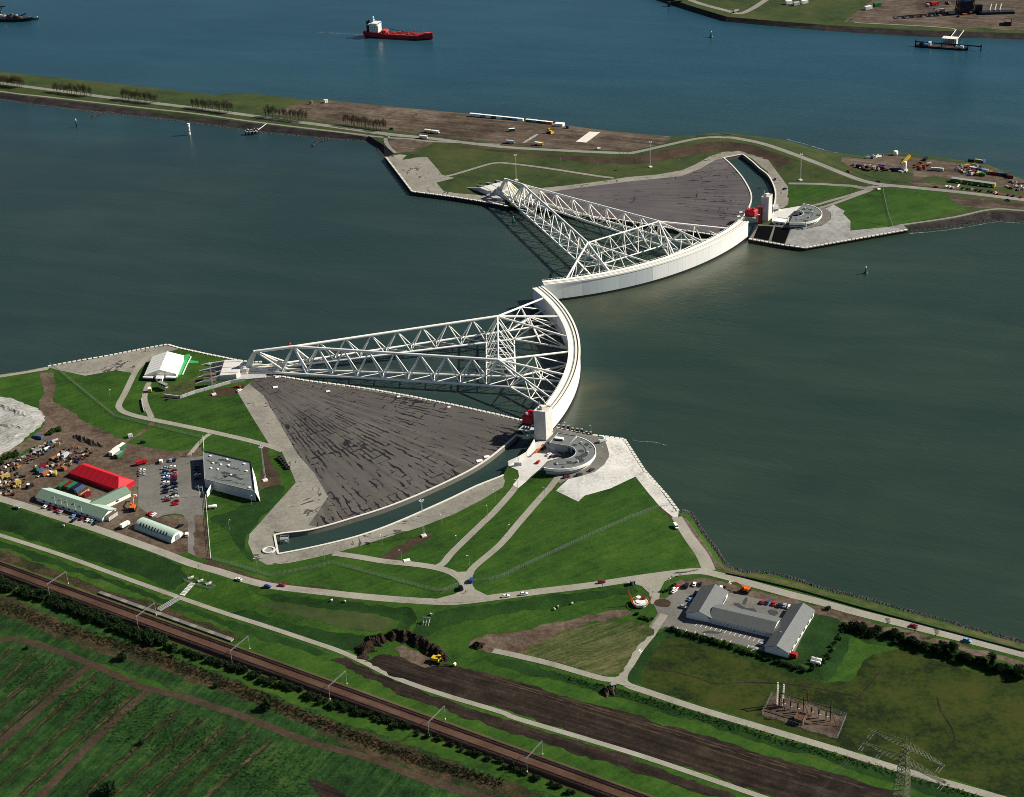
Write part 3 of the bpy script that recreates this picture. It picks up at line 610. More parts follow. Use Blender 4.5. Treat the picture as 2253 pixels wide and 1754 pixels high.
area('olive_meadow', [(1462, 1393), (1560, 1420), (1640, 1447), (1735, 1482), (1815, 1502), (1872, 1500), (1920, 1440), (2000, 1425), (2100, 1465), (2300, 1515), (2500, 1580), (2600, 1900), (2175, 1742), (1983, 1686), (1840, 1640), (1675, 1592), (1537, 1552), (1429, 1516), (1400, 1500), (1420, 1460)], G_OLIVE, 1, 'dark olive wet meadow at the right', 'field')
area('brown_field', [(985, 1460), (1060, 1478), (1137, 1500), (1247, 1531), (1357, 1562), (1600, 1633), (1818, 1697), (1990, 1750), (2200, 1815), (1800, 1790), (1500, 1686), (1300, 1624), (1100, 1558), (960, 1520), (880, 1492), (925, 1470)], SOIL_DK, 1, 'long strip of dark ploughed soil below the lane', 'field')
for i, (a, b, c) in enumerate((((1060, 1484), (1357, 1570), (1900, 1734)), ((1090, 1498), (1400, 1590), (1800, 1712)), ((1200, 1538), (1500, 1630), (1760, 1712)))):
    way('tyre_track', [a, b, c], 0.8, MUD, 2, 'light tyre track in the dark soil strip, %s from the lane' % ('first', 'second', 'third')[i], 'track')
way('cycle_path', [(-300, 1083), (0, 1178), (137, 1222), (275, 1272), (398, 1316), (500, 1351), (600, 1383), (680, 1410), (747, 1433), (802, 1458), (871, 1492), (967, 1526), (1100, 1566), (1137, 1581), (1275, 1622), (1400, 1660), (1520, 1700), (1700, 1762), (1900, 1830)], 3.3, CONC, 2, 'pale cycle path along the foot of the dyke', 'path')
area('earth_bank', [(726, 1452), (760, 1448), (870, 1500), (1000, 1546), (1250, 1625), (1420, 1680), (1620, 1752), (1590, 1760), (1290, 1664), (990, 1568), (845, 1512)], SOIL_DK, 1, 'brown earth verge between cycle path and railway', 'soil')
area('reed_strip', [(0, 1212), (120, 1252), (300, 1320), (330, 1322), (520, 1395), (540, 1412), (500, 1410), (275, 1330), (0, 1232)], REED, 1, 'dry brown verge between railway and cycle path', 'grass')
area('reed_bed', [(-200, 1285), (0, 1310), (60, 1330), (130, 1365), (220, 1405), (330, 1420), (420, 1465), (520, 1500), (640, 1550), (760, 1600), (900, 1640), (1050, 1700), (1200, 1750), (1100, 1760), (900, 1690), (760, 1640), (600, 1560), (480, 1520), (330, 1465), (200, 1430), (90, 1385), (0, 1350), (-200, 1330)], REED, 2, 'tan dry reeds behind the railway hedge', 'grass')
area('rough_ground', [(-200, 1292), (100, 1332), (330, 1425), (620, 1535), (900, 1640), (1250, 1765), (1040, 1752), (692, 1632), (412, 1528), (192, 1450), (41, 1400), (-200, 1400)], G_FIELD, 1, 'dark rough ground between railway hedge and farm track', 'grass')
area('field', [(-300, 1400), (0, 1402), (41, 1402), (110, 1424), (192, 1453), (316, 1508), (412, 1530), (549, 1577), (692, 1632), (802, 1660), (940, 1712), (1100, 1770), (700, 1850), (-300, 1850)], G_FIELD, 1, 'rough dark green fields at the lower left', 'field')
way('field_track', [(-120, 1412), (0, 1409), (41, 1407), (110, 1428), (192, 1458), (260, 1488), (316, 1513), (412, 1536), (549, 1582), (620, 1610), (692, 1637), (802, 1665), (940, 1717), (1036, 1747), (1200, 1800)], 4.6, MUD, 2, 'brown farm track winding below the reed bed', 'track')
way('field_track', [(200, 1464), (150, 1505), (90, 1557), (0, 1634), (-120, 1735)], 5, MUD, 3, 'brown farm track branching off toward the left edge', 'track')
way('field_track', [(328, 1520), (270, 1570), (200, 1638), (91, 1750), (40, 1800)], 5, MUD, 3, 'brown farm track branching off toward the bottom edge', 'track')
ORDS = ('first', 'second', 'third', 'fourth', 'fifth', 'sixth', 'seventh', 'eighth', 'ninth', 'tenth', 'eleventh', 'twelfth')
for i, (x, y) in enumerate(((22, 1428), (74, 1436), (115, 1452), (165, 1468), (211, 1483), (255, 1502), (291, 1529), (398, 1557), (440, 1581), (495, 1598), (547, 1614), (596, 1628))):
    L = 300 if i < 7 else 230
    way('dry_row', [(x, y), (x-.25*L, y+.22*L), (x-.6*L, y+.53*L), (x-L, y+.9*L)], 1.8 if i % 3 else 2.6, DRYROW, 2, 'tan strip of dry grass across the lower-left fields, %s from the left' % ORDS[i], 'grass strip')
    way('drain', [(x+6, y+3), (x+6-.25*L, y+3+.22*L), (x+6-.6*L, y+3+.53*L), (x+6-L, y+3+.9*L)], .9, SOIL_DK, 3, 'dark furrow beside the %s dry grass strip from the left' % ORDS[i], 'furrow')
area('ditch', [(680, 1715), (720, 1725), (760, 1750), (800, 1775), (740, 1775), (690, 1735)], SOIL_DK, 3, 'short dark ditch at the bottom edge', 'ditch', 2)
for nm, pts, lb in (('creek', [(1430, 1470), (1480, 1478), (1535, 1492), (1575, 1505), (1640, 1502), (1720, 1505), (1800, 1515), (1890, 1535)], 'thin dark drain winding across the olive meadow'), ('creek', [(1892, 1560), (1893, 1530), (1910, 1510), (1935, 1480)], 'thin forked drain right of the switchyard'), ('creek', [(2062, 1535), (2070, 1565), (2090, 1595), (2100, 1625), (2085, 1650)], 'dark curved drain right of the pylon'), ('creek', [(2100, 1628), (2130, 1636), (2160, 1642)], 'short dark side drain right of the pylon')):
    way(nm, pts, .9, SOIL_DK, 2, lb, 'drain')
for pl, l in (([(960, 1346), (1030, 1336), (1100, 1326), (1200, 1312), (1300, 1300), (1392, 1289), (1405, 1302), (1300, 1320), (1130, 1347), (1010, 1374), (930, 1402), (905, 1396), (918, 1370)], 'rough dark grass slope right of the notice board'), ([(560, 1304), (700, 1318), (830, 1330), (905, 1338), (918, 1360), (898, 1392), (858, 1396), (880, 1368), (830, 1350), (740, 1342), (600, 1322)], 'rough dark grass slope above the terrace'),
    ([(1060, 1448), (1130, 1452), (1220, 1476), (1330, 1508), (1600, 1590), (1983, 1705), (2175, 1762), (2175, 1785), (1983, 1726), (1600, 1608), (1330, 1527), (1220, 1496), (1100, 1468)], 'rough dark grass bank below the lane'), ([(1430, 1398), (1466, 1381), (1565, 1405), (1640, 1425), (1740, 1452), (1790, 1472), (1815, 1462), (1840, 1420), (1862, 1375), (1880, 1390), (1860, 1440), (1822, 1500), (1740, 1484), (1640, 1448), (1560, 1422), (1468, 1400), (1425, 1455), (1412, 1470), (1400, 1450)], 'rough dark grass bank round the long building'),
    ([(-200, 1050), (0, 1107), (130, 1150), (280, 1200), (400, 1245), (410, 1275), (385, 1298), (275, 1258), (137, 1210), (0, 1166), (-200, 1105)], 'deep green dyke slope below the site hall'), ([(480, 1345), (560, 1345), (640, 1372), (720, 1390), (810, 1402), (790, 1440), (750, 1430), (600, 1380)], 'deep green slope below the terrace'),
    ([(1370, 1462), (1430, 1398), (1466, 1392), (1440, 1430), (1412, 1480), (1400, 1505), (1380, 1500)], 'rough grass strip between lane and olive meadow'), ([(1790, 1350), (1862, 1372), (1845, 1420), (1815, 1458), (1790, 1470), (1745, 1450)], 'rough green lawn right of the long building'), ([(1880, 1372), (2000, 1404), (2253, 1475), (2253, 1500), (2000, 1432), (1895, 1410)], 'dark undergrowth strip along the shore road'), ([(0, 1190), (137, 1235), (398, 1330), (600, 1396), (730, 1440), (700, 1445), (500, 1378), (275, 1296), (0, 1205)], 'dark grass ditch bank below the cycle path')):
    area('rough_slope', pl, G_DEEP, 1, l, 'grass')
area('worn_terrace', [(560, 1326), (640, 1330), (740, 1344), (830, 1352), (866, 1366), (850, 1386), (800, 1388), (720, 1374), (640, 1352)], G_FAR, 1, 'yellowish worn terrace on the dyke slope', 'grass', 2)
# ------------------------------------------------------------------ ground sheets, far bank and far shore
FAPR = [(1045, 432), (1150, 418), (1250, 408), (1330, 398), (1380, 390), (1450, 384), (1500, 375), (1530, 362), (1560, 345), (1590, 335), (1625, 331), (1660, 336), (1690, 352), (1720, 392), (1733, 410), (1736, 425), (1734, 450), (1722, 458), (1704, 462), (1702, 456)] + FCH_OUT[3:] + FCH_IN + [(1583, 519)] + FQ_DOCK[::-1] + [(1130, 452), (1110, 440)]
area('dock_apron', FAPR, APRON, 1, 'pale concrete apron round the far dry dock', 'pavement')
area('dock_floor', [(1120, 440), (1200, 424), (1300, 410), (1400, 398), (1500, 388), (1540, 372), (1575, 352), (1591, 349), (1621, 378), (1644, 411), (1651, 428), (1652, 441), (1646, 456), (1625, 488), (1585, 517), (1502, 506), (1445, 496), (1356, 482), (1302, 476), (1200, 462), (1140, 455)], DOCK_F, 2, 'dark violet-grey asphalt fan of the far parking dock', 'pavement')
area('quay_pavement', [(851, 346), (880, 340), (940, 346), (968, 378), (972, 385), (1000, 392), (960, 402), (975, 420), (1000, 425), (1060, 430), (1110, 438), (1112, 450), (1050, 441), (1000, 433), (955, 427), (908, 421), (879, 384)], APRON, 1, 'cracked paved quay point left of the far ball joint', 'pavement')
way('ring_road', [(930, 400), (1000, 384), (1060, 366), (1090, 359), (1120, 360), (1200, 370), (1310, 387), (1350, 392)], 4, CONC_FAR, 3, 'pale service road round the grass beside the far ball joint')
way('spit_road', [(-300, 142), (0, 183), (120, 199), (272, 219), (430, 238), (600, 261), (760, 282), (860, 296), (950, 305), (1100, 323), (1250, 332), (1370, 337), (1400, 335), (1470, 319), (1530, 306), (1580, 302), (1640, 308), (1700, 323), (1800, 360), (1880, 392), (1930, 405), (2000, 412), (2120, 424), (2253, 440), (2500, 470)], 7, CONC_FAR, 2, 'pale road running the whole length of the spit', sm=3)
way('shore_path', [(-300, 152), (0, 201), (100, 213), (300, 236), (420, 249), (550, 267), (680, 283), (780, 295), (850, 303), (900, 306), (960, 312), (1100, 318)], 3, CONC_FAR, 2, 'pale path along the river side of the spit', 'path')
way('quay_path', [(848, 302), (850, 315), (860, 328), (870, 337)], 4, CONC_FAR, 3, 'short pale path down to the far quay point', 'path')
area('basalt_slope', [(-400, 165), (0, 222), (247, 254), (495, 283), (687, 305), (811, 316), (845, 348), (868, 338), (845, 318), (811, 298.5), (687, 286.5), (495, 264.5), (247, 235), (0, 205), (-400, 147)], BASALT, 1, 'dark purple-brown stone slope on the river side of the spit', 'slope')
area('bare_plain', [(600, 252), (640, 232), (709, 220), (880, 237), (1035, 251), (1251, 277), (1347, 289.5), (1479, 301), (1470, 312), (1390, 332), (1250, 328), (1100, 318), (950, 300), (800, 278), (690, 264)], SOIL_FAR, 1, 'brown levelled ground beyond the spit road', 'soil')
area('dark_slope', [(930, 312), (1100, 331), (1250, 341), (1370, 346), (1410, 343), (1480, 326), (1550, 313), (1600, 312), (1660, 321), (1740, 350), (1720, 372), (1690, 352), (1625, 332), (1570, 334), (1500, 346), (1400, 361), (1300, 358), (1100, 342)], MUD, 1, 'brown bare slope below the spit road', 'slope')
area('ramp_strip', [(1267, 312), (1297, 290), (1321, 291), (1290, 314)], CONC_S, 2, 'pale rectangular slab on the brown plain', 'slab')
for i, (a, b) in enumerate((((672, 246), (706, 229)), ((778, 252), (798, 242)), ((842, 261), (868, 245)), ((894, 268), (918, 249)), ((1152, 314), (1182, 296)))):
    way('sand_strip', [a, b], 3.4, SAND if i == 4 else SOIL, 2, 'light strip across the brown plain, %s from the left' % ('first', 'second', 'third', 'fourth', 'fifth')[i], 'track', 0)
area('grass_plot', [(885, 352), (900, 330), (960, 318), (1100, 335), (1250, 352), (1380, 372), (1480, 362), (1530, 350), (1500, 368), (1440, 382), (1360, 391), (1200, 366), (1120, 357), (1085, 355), (1010, 380), (975, 380), (945, 345)], G_FAR, 1, 'grass plot below the spit road slope', 'grass')
area('sandy_patch', [(852, 312), (885, 303), (960, 312), (900, 335), (870, 337)], SOIL_FAR, 1, 'sandy corner at the bend of the far quay', 'soil')
area('grass_triangle', [(1735, 410), (1760, 406), (1830, 408), (1880, 411), (1888, 415), (1870, 426), (1800, 440), (1740, 455), (1732, 456)], G_LUSH, 1, 'bright green grass triangle behind the far tower', 'grass', 2)
area('grass_field', [(1845, 447), (1890, 430), (1945, 415), (2010, 415), (2080, 428), (2125, 462), (2000, 490), (1905, 505), (1872, 508), (1870, 485), (1858, 466)], G_LUSH, 1, 'bright green field right of the far control building', 'grass')
way('access_road', [(1735, 404), (1800, 405), (1870, 409), (1905, 414), (1960, 409)], 4.5, CONC_FAR, 2, 'pale lane from the far dock to the spit road')
way('access_road', [(1925, 410), (1895, 422), (1860, 433), (1800, 450), (1760, 460)], 4.2, CONC_FAR, 3, 'pale lane to the yard behind the far tower')
way('access_road', [(1920, 415), (1890, 428), (1850, 443), (1805, 458), (1815, 466)], 4.2, CONC_FAR, 3, 'pale lane to the ring round the far control building')
area('tower_yard', [(1698, 477), (1708, 462), (1735, 458), (1770, 452), (1790, 455), (1765, 470), (1745, 474), (1735, 482), (1720, 497), (1700, 492)], CONC_L, 3, 'pale paved yard beside the far tower', 'pavement')
area('ring_road', [(1669, 495), (1735, 496), (1790, 488), (1808, 470), (1803, 458), (1815, 457), (1828, 470), (1826, 484), (1808, 496), (1775, 503), (1740, 502), (1680, 496)], CONC_DK, 4, 'brown ring road round the far control building', 'road')
area('quay_slope', [(1649, 525), (1669, 494), (1741, 503), (1728, 539)], CONC_DK, 3, 'worn concrete slope under the black mats of the far quay', 'pavement')
area('cobbled_skirt', [(1741, 504), (1775, 504), (1808, 497), (1827, 484), (1829, 470), (1816, 458), (1834, 451), (1859, 465), (1855, 470), (1871, 487), (1871, 508), (1985, 494), (1997, 505), (1890, 524), (1771, 545), (1728, 537)], COBBLE_FAR, 3, 'grey cobbled skirt sloping down to the far quay', 'pavement')
area('steel_ramp', [(1669, 497), (1702, 499), (1691, 530), (1658, 524)], MATB, 5, 'black mat on the far quay slope nearest the gate', 'mat')
area('steel_ramp', [(1706, 499), (1739, 504), (1726, 537), (1697, 531)], MATB, 5, 'second black mat on the far quay slope beside the cobbles', 'mat')
way('shore_path', [(1985, 495), (2100, 478), (2180, 461), (2253, 464), (2400, 470)], 3, CONC_FAR, 2, 'pale path along the stone slope right of the far quay', 'path')
area('basalt_slope', [(1999, 508), (2098, 498), (2181, 484), (2253, 487), (2500, 498), (2500, 480), (2253, 466), (2181, 464), (2098, 482), (2000, 497)], BASALT, 1, 'dark stone slope right of the far quay', 'slope')
area('storage_yard', [(1850, 345), (1900, 351), (1960, 343), (2060, 353), (2180, 372), (2300, 410), (2300, 440), (2120, 418), (2000, 404), (2010, 385), (1990, 378), (1870, 368)], SOIL_FAR, 2, 'brown storage yard at the end of the spit', 'yard', 2)
area('grass_plot', [(1872, 371), (1990, 380), (2008, 388), (1995, 402), (1925, 392)], G_FAR, 3, 'grass plot between storage yard and spit road', 'grass', 2)
area('grass_plot', [(2030, 392), (2060, 388), (2110, 398), (2253, 422), (2253, 432), (2120, 415), (2040, 403)], G_FAR, 3, 'grass strip in front of the site cabins', 'grass', 2)
area('verge', [(2085, 432), (2160, 437), (2253, 448), (2253, 464), (2180, 458), (2120, 455)], SOIL_FAR, 1, 'brown verge below the spit road near the right edge', 'verge')
area('mud_yard', [(1870, 48), (1930, 0), (1960, -40), (2900, -60), (2900, 80), (2253, 68), (2100, 60), (2000, 55)], SOIL_FAR, 1, 'muddy brown yard on the opposite shore', 'yard')
area('shore_slope', [(1440, 2), (1512, 27), (1594, 51), (1700, 61), (1818, 72), (2010, 84), (2253, 91), (2900, 116), (2900, 96), (2253, 74), (2010, 67), (1818, 56), (1700, 47), (1600, 38), (1520, 14), (1442, -12)], BASALT, 1, 'dark stone slope of the opposite shore', 'slope')
way('shore_road', [(1495, -10), (1540, 8), (1600, 24), (1625, 30), (1650, 22), (1685, 0), (1720, -25)], 8, CONC_FAR, 2, 'pale road bend on the opposite shore')
way('shore_path', [(1860, 48), (1900, 20), (1930, -5)], 5, SOIL_FAR, 2, 'brown track beside the muddy yard', 'track')
way('shore_path', [(1880, 50), (2000, 56), (2090, 62), (2104, 68)], 3, CONC_FAR, 2, 'pale track along the top of the opposite shore', 'track')
way('shore_path', [(2110, 70), (2150, 55), (2200, 50), (2300, 55)], 5, SOIL_FAR, 2, 'sandy track right of the jetty bridge', 'track')
def foam(px, w, label):
    P = catmull([tuple(at(*p).xy) for p in px], 5); xy = ragged(ribbon_xy(P, w), 5, 1.0, w*.55)
    vs = [(p[0], p[1], .06) for p in xy]; n = len(vs)
    v2, e2, f2, *_ = delaunay_2d_cdt([Vector(v[:2]) for v in vs], [(i, (i+1) % n) for i in range(n)], [], 0, 1e-3, False)
    pts = np.array([tuple(v) for v in v2]); k = inside(np.array([pts[list(t)].mean(0) for t in f2]), [v[:2] for v in vs])
    o = obm('foam', mesh('foam', [(p[0], p[1], .06) for p in pts], [tuple(t) for t, b in zip(f2, k) if b], FOAM)); tag(o, label, 'foam', kind='stuff')
FOAM = ground_mat('foam', [(.03, .045, .035), (.10, .12, .11), (.35, .37, .36)], .3, 1.2)
foam([(1392, 968), (1412, 972), (1440, 973), (1468, 981)], 0.6, 'thin white foam line drifting from the near quay corner')
foam([(1500, 1122), (1512, 1124), (1522, 1134), (1530, 1148)], 1.2, 'white surf at the end of the near river quay')
foam([(2000, 514), (2060, 509), (2120, 501), (2190, 489), (2253, 492)], 1.0, 'thin surf line along the stone slope of the far bank')
foam([(1730, 307), (1770, 317), (1812, 330), (1850, 338)], 1.5, 'thin surf line on the canal side of the spit')
foam([(800, 77), (760, 74), (700, 72)], 1.6, 'faint wake line behind the red tanker')
# ================================================================== BARRIER GATES
def pol(r, a, z): return Vector((r*math.cos(R(a)), r*math.sin(R(a)), z))
def arc_box(r0_, r1_, a0, a1, z0, z1, n):
    rings = []
    for i in range(n+1):
        a = a0+(a1-a0)*i/n
        rings.append([pol(r0_, a, z0), pol(r1_, a, z0), pol(r1_, a, z1), pol(r0_, a, z1)])
    return loft(rings)
def gate(label, pivot, axis, s, tints):
    t = thing('barrier_gate', label, 'flood gate', (*pivot, 0), R(axis), 'floating storm surge barrier gates')
    A = 25.6; NP = 14
    for i in range(NP):
        a0 = -A+2*A*i/NP; a1 = a0+2*A/NP
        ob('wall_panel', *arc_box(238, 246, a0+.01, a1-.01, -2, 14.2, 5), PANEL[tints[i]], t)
        ob('fender_strip', *arc_box(245.9, 246.3, a0, a1-.05, -1, 1.9, 5), DARK, t)
        ob('deck_plate', *arc_box(237.4, 246.3, a0, a1-.02, 14.25, 14.8, 5), WHITE, t)
    ob('coping', *arc_box(244.9, 246.3, -A, A, 14.8, 15.5, 60), WHITE, t)
    ob('coping', *arc_box(242.5, 243.9, -A, A, 14.8, 15.3, 60), CREAM, t)
    ob('kerb', *arc_box(237.5, 241.2, -A, A, 14.8, 15.2, 60), WHITE, t)
    ob('track_groove', *arc_box(243.95, 244.85, -A, A, 14.8, 14.95, 60), BROWNP, t)
    ob('track_groove', *arc_box(241.25, 242.45, -A, A, 14.8, 14.93, 60), GREY, t)
    segs = []
    for i in range(86):
        a = -A+2*A*i/85; segs.append((pol(237.8, a, 15.2), pol(237.8, a, 16.4)))
        if i < 85:
            b = -A+2*A*(i+1)/85; segs.append((pol(237.8, a, 16.4), pol(237.8, b, 16.4)))
    ob('railing', *bars_geo(segs, .10), WHITE, t)
    # inner ledge by the free end, with winches
    e = A*s
    ob('ledge', *arc_box(231.5, 238, e-1.2*s*2.2, e-.2*s, 2.2, 2.8, 3), CONC_L, t)
    for k in range(2): box('winch', DARK, pol(234, e-s*(1.0+k*.7), 3.5), (2.2, 1.4, 1.4), t, R(e))
    for a in (-14, 0, 14):
        p0, p1 = pol(237.7, a, 2), pol(237.7, a, 15); sd_ = Vector((-math.sin(R(a)), math.cos(R(a)), 0))*.35
        ob('ladder', *bars_geo([(p0+sd_, p1+sd_), (p0-sd_, p1-sd_)]+[(p0.lerp(p1, k/12)+sd_, p0.lerp(p1, k/12)-sd_) for k in range(13)], .06), GREY, t)
    # --- trusses
    W_ = WHITE
    apex0 = Vector((9, 0, 19.5)); apex = Vector((37, 0, 22))
    ends = {}
    for sg in (1, -1):
        T = Vector((186.5, 37.3*sg, 22))
        li = lambda x: Vector((x, sg*(2+(x-27)*29.7/171), 5)); lo_ = lambda x: Vector((x, sg*(7.2+(x-25)*39.6/168.5), 5))
        tube('chord', W_, apex, T, 1.0, t, 12)
        tube('chord', W_, li(25), li(198), .92, t, 12); tube('chord', W_, lo_(22), lo_(193.5), .92, t, 12)
        xs = [27.6+18.7*j for j in range(9)]; Bi = [li(x) for x in xs]+[li(198)]; Bo = [lo_(x) for x in xs]+[lo_(193.5)]
        for k in range(9):
            tp = apex.lerp(T, k/8); r_ = .46 if k else .65
            for j in (k, k+1):
                tube('brace', W_, tp, Bi[j], r_, t); tube('brace', W_, tp, Bo[j], r_, t)
        for j in range(10):
            tube('lace', W_, Bi[j], Bo[j], .36, t, 6)
            if j < 9: tube('lace', W_, Bo[j], Bi[j+1], .36, t, 6)
        # fan to the wall
        top = [pol(238.2, a*sg, 14.0) for a in (21, 12, 3)]
        bo = [pol(238.2, a*sg, 4.2) for a in (21, 14.2)]; bi = [pol(238.2, a*sg, 4.2) for a in (10, 3.2)]
        for p in top: tube('fan_tube', W_, T, p, .78, t, 12)
        for p in bo: tube('fan_tube', W_, Bo[9], p, .78, t, 12)
        for p in bi: tube('fan_tube', W_, Bi[9], p, .78, t, 12)
        mt = [T.lerp(p, .5) for p in top]; mb = [Bo[9].lerp(bo[0], .5), Bo[9].lerp(bo[1], .5), Bi[9].lerp(bi[0], .5), Bi[9].lerp(bi[1], .5)]
        for a, b in ((mt[0], mb[0]), (mt[0], mb[1]), (mt[1], mb[1]), (mt[1], mb[2]), (mt[2], mb[2]), (mt[2], mb[3]), (mt[0], Bo[9]), (mt[1], Bo[9]), (mt[1], Bi[9]), (mt[2], Bi[9]), (mt[0], bo[0]), (mt[1], bo[1]), (mt[1], bi[0]), (mt[2], bi[1])):
            tube('brace', W_, a, b, .42, t)
        for a, b in ((mb[0], mb[1]), (mb[1], mb[2]), (mb[2], mb[3]), (mb[0], bo[1]), (mb[2], bi[1])): tube('lace', W_, a, b, .36, t, 6)
        ends[sg] = (T, Bi, Bo)
        for z_ in (1.0, 1.9): tube('hand_rail', GREY, li(30)+Vector((0, 0, z_+.8)), li(196)+Vector((0, 0, z_+.8)), .07, t, 6)
        # head frame members from the ball to the first nodes
        tube('head_strut', CREAM, (3, 1.5*sg, 6), Bi[0], .9, t, 12); tube('head_strut', CREAM, (3, 2*sg, 6), Bo[0], .9, t, 12)
        tube('head_strut', CREAM, apex0, Bo[0]+Vector((4, 0, 0)), .7, t); tube('head_strut', CREAM, apex0, Bi[0]+Vector((4, 0, 0)), .7, t)
        tube('head_strut', CREAM, (5, 2.2*sg, 7), (17, 3.5*sg, 5.5), .8, t)
    tube('chord', W_, apex0, apex, 1.15, t, 12)
    # tapered plate leg up from the ball
    ob('head_leg', *loft([[(-1, -2.6, 7), (4, -2.6, 6), (4, 2.6, 6), (-1, 2.6, 7)], [(7.8, -1.2, 20.4), (10, -1.2, 18.6), (10, 1.2, 18.6), (7.8, 1.2, 20.4)]]), CREAM, t)
    ob('head_plate', *loft([[(3, -5, 4.2), (25, -8, 4.2), (25, 8, 4.2), (3, 5, 4.2)], [(3, -5, 5), (25, -8, 5), (25, 8, 5), (3, 5, 5)]]), CREAM, t)
    # cross frame between the arms
    (T1, Bi1, _), (T2, Bi2, _) = ends[1], ends[-1]
    tube('cross_tube', W_, T1, T2, .62, t, 10)
    for j in (8, 9): tube('cross_tube', W_, Bi1[j], Bi2[j], .62, t, 10)
    n = 5
    for j in (8, 9):
        for k in range(n):
            a = Bi1[j].lerp(Bi2[j], k/n); b = Bi1[j].lerp(Bi2[j], (k+1)/n); c = T1.lerp(T2, (k+.5)/n)
            tube('brace', W_, a, c, .33, t, 6); tube('brace', W_, b, c, .33, t, 6)
    for k in range(n):
        tube('lace', W_, Bi1[8].lerp(Bi2[8], k/n), Bi1[9].lerp(Bi2[9], (k+1)/n), .3, t, 6)
        tube('lace', W_, Bi1[8].lerp(Bi2[8], (k+1)/n), Bi1[9].lerp(Bi2[9], (k+1)/n), .3, t, 6)
    # ball joint
    b = ball('ball', CREAM, (0, 0, 6.5), 4.6, t)
    ob('ball_collar', *arc_box(4.2, 5.6, -100, 100, 5.2, 8.2, 16), CONC_L, t)
    if label.startswith('near'): ball('warning_light', RED, (33, 9.5, 20), 1.0, t)
    return t
gn = gate('near white curved barrier gate with its two lattice arms', PN, -.35, 1, [0, 0, 0, 0, 0, 0, 0, 0, 1, 0, 1, 1, 0, 1])
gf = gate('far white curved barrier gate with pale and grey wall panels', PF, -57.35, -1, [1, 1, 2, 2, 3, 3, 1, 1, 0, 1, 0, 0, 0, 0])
def foundation(label, pivot, axis, fence):
    t = thing('ball_joint_foundation', label, 'foundation', (*pivot, 0), R(axis), 'foundations of the barrier arms')
    ob('block', *prism([(-3, -9), (-5, -12), (-17, -13), (-17, 13), (-5, 12), (-3, 9)], -2, 7.6), CONC_L, t)
    ob('ledge', *prism([(-5, -14), (16, -12), (16, 9), (8, 12), (-5, 13)], -2, 4.0), CONCW, t)
    ob('shoe', *prism([(-3, -6), (2, -5.6), (5, -4), (5, 4), (2, 5.6), (-3, 6)], 4.0, 5.2), CREAM, t)
    for y in (-12, -4.2, 4.2, 12):
        y2 = y*1.32
        ob('buttress', *loft([[(-17, y-.9, 3), (-17, y+.9, 3), (-17, y+.9, 7.4), (-17, y-.9, 7.4)], [(-35, y2-.6, 2), (-35, y2+.6, 2), (-35, y2+.6, 3.3), (-35, y2-.6, 3.3)]]), CONCW, t)
    for y in (-9, 0, 9): box('seam', CONCW, (-10.5, y, 7.7), (12.5, .35, .3), t)
    for k in range(9): box('coping_block', CONC_S, (-14+2.9*k, 13.4, 4.3), (2.2, 1.4, 1.2), t)
    segs = []
    for k in range(9): segs.append(((-16.5, -12+3*k, 7.6), (-16.5, -12+3*k, 8.8)))
    segs.append(((-16.5, -12, 8.8), (-16.5, 12, 8.8)))
    ob('railing', *bars_geo(segs, .09), DARK, t)
    return t
foundation('concrete ball joint foundation with four buttress fins, near bank', PN, -.35, True)
foundation('concrete ball joint foundation with four buttress fins, far bank', PF, -57.35, True)
# low curved retaining wall beside the near foundation
def wall_line(name, px, h, th, mat, label, cat='wall', z=None, seg=None):
    W3 = [G(*p) for p in px]
    t = thing(name, label, cat, W3[0])
    for a, b in zip(W3, W3[1:]):
        d = b-a; n = max(1, int(d.length/seg)) if seg else 1
        for k in range(n):
            p = a+d*k/n; q = a+d*((k+.96 if seg else k+1)/n); u = (q-p).xy.normalized(); nn = Vector((-u.y, u.x, 0))*th/2
            vs = []
            for zz in (-.6, h):
                for e, sg in ((p, 1), (q, 1), (q, -1), (p, -1)): vs.append(e-W3[0]+nn*sg+Vector((0, 0, zz)))
            ob('wall_segment', vs, [(0, 1, 2, 3), (4, 5, 6, 7), (0, 1, 5, 4), (1, 2, 6, 5), (2, 3, 7, 6), (3, 0, 4, 7)], mat, t)
    return t
wall_line('retaining_wall', [(362, 873), (396, 877), (430, 865), (470, 854), (508, 843), (540, 838)], 2.2, .8, CONCW, 'long grey retaining wall curving to the near ball joint', seg=5)
wall_line('ramp_wall', [(312, 880), (314, 895), (318, 908)], 1.4, .6, CONCW, 'short grey wall along the sunken ramp road', seg=5)
# ================================================================== QUAY AND DOCK WALLS
def quay(name, px, z, label, mat, cap=None, step=2.4, inset=0, proud=.5):
    """sheet wall from below the water to the quay edge, with separate coping blocks"""
    P = [at(x, y, z) for x, y in px]; t = thing(name, label, 'quay wall', P[0])
    for a, b in zip(P, P[1:]):
        d = b-a; u = d.xy.normalized(); n = Vector((-u.y, u.x, 0))
        vs = []
        for zz in (-2-z, -.02):
            for e in (a, b):
                for o_ in (.35, -.35): vs.append(e-P[0]+n*o_+Vector((0, 0, zz)))
        ob('sheet_wall', vs, [(0, 1, 3, 2), (4, 5, 7, 6), (0, 1, 5, 4), (2, 3, 7, 6), (0, 2, 6, 4), (1, 3, 7, 5)], mat, t)
    if cap:
        L = sum((b-a).length for a, b in zip(P, P[1:])); k = 0
        for a, b in zip(P, P[1:]):
            d = b-a; m_ = max(1, int(d.length/step)); ang = math.atan2(d.y, d.x)
            for i in range(m_):
                c = a+d*((i+.5)/m_)-P[0]
                box('coping_block', cap, (c.x, c.y, .18), (d.length/m_*.74, 1.7, .75), t, ang); k += 1
    return t
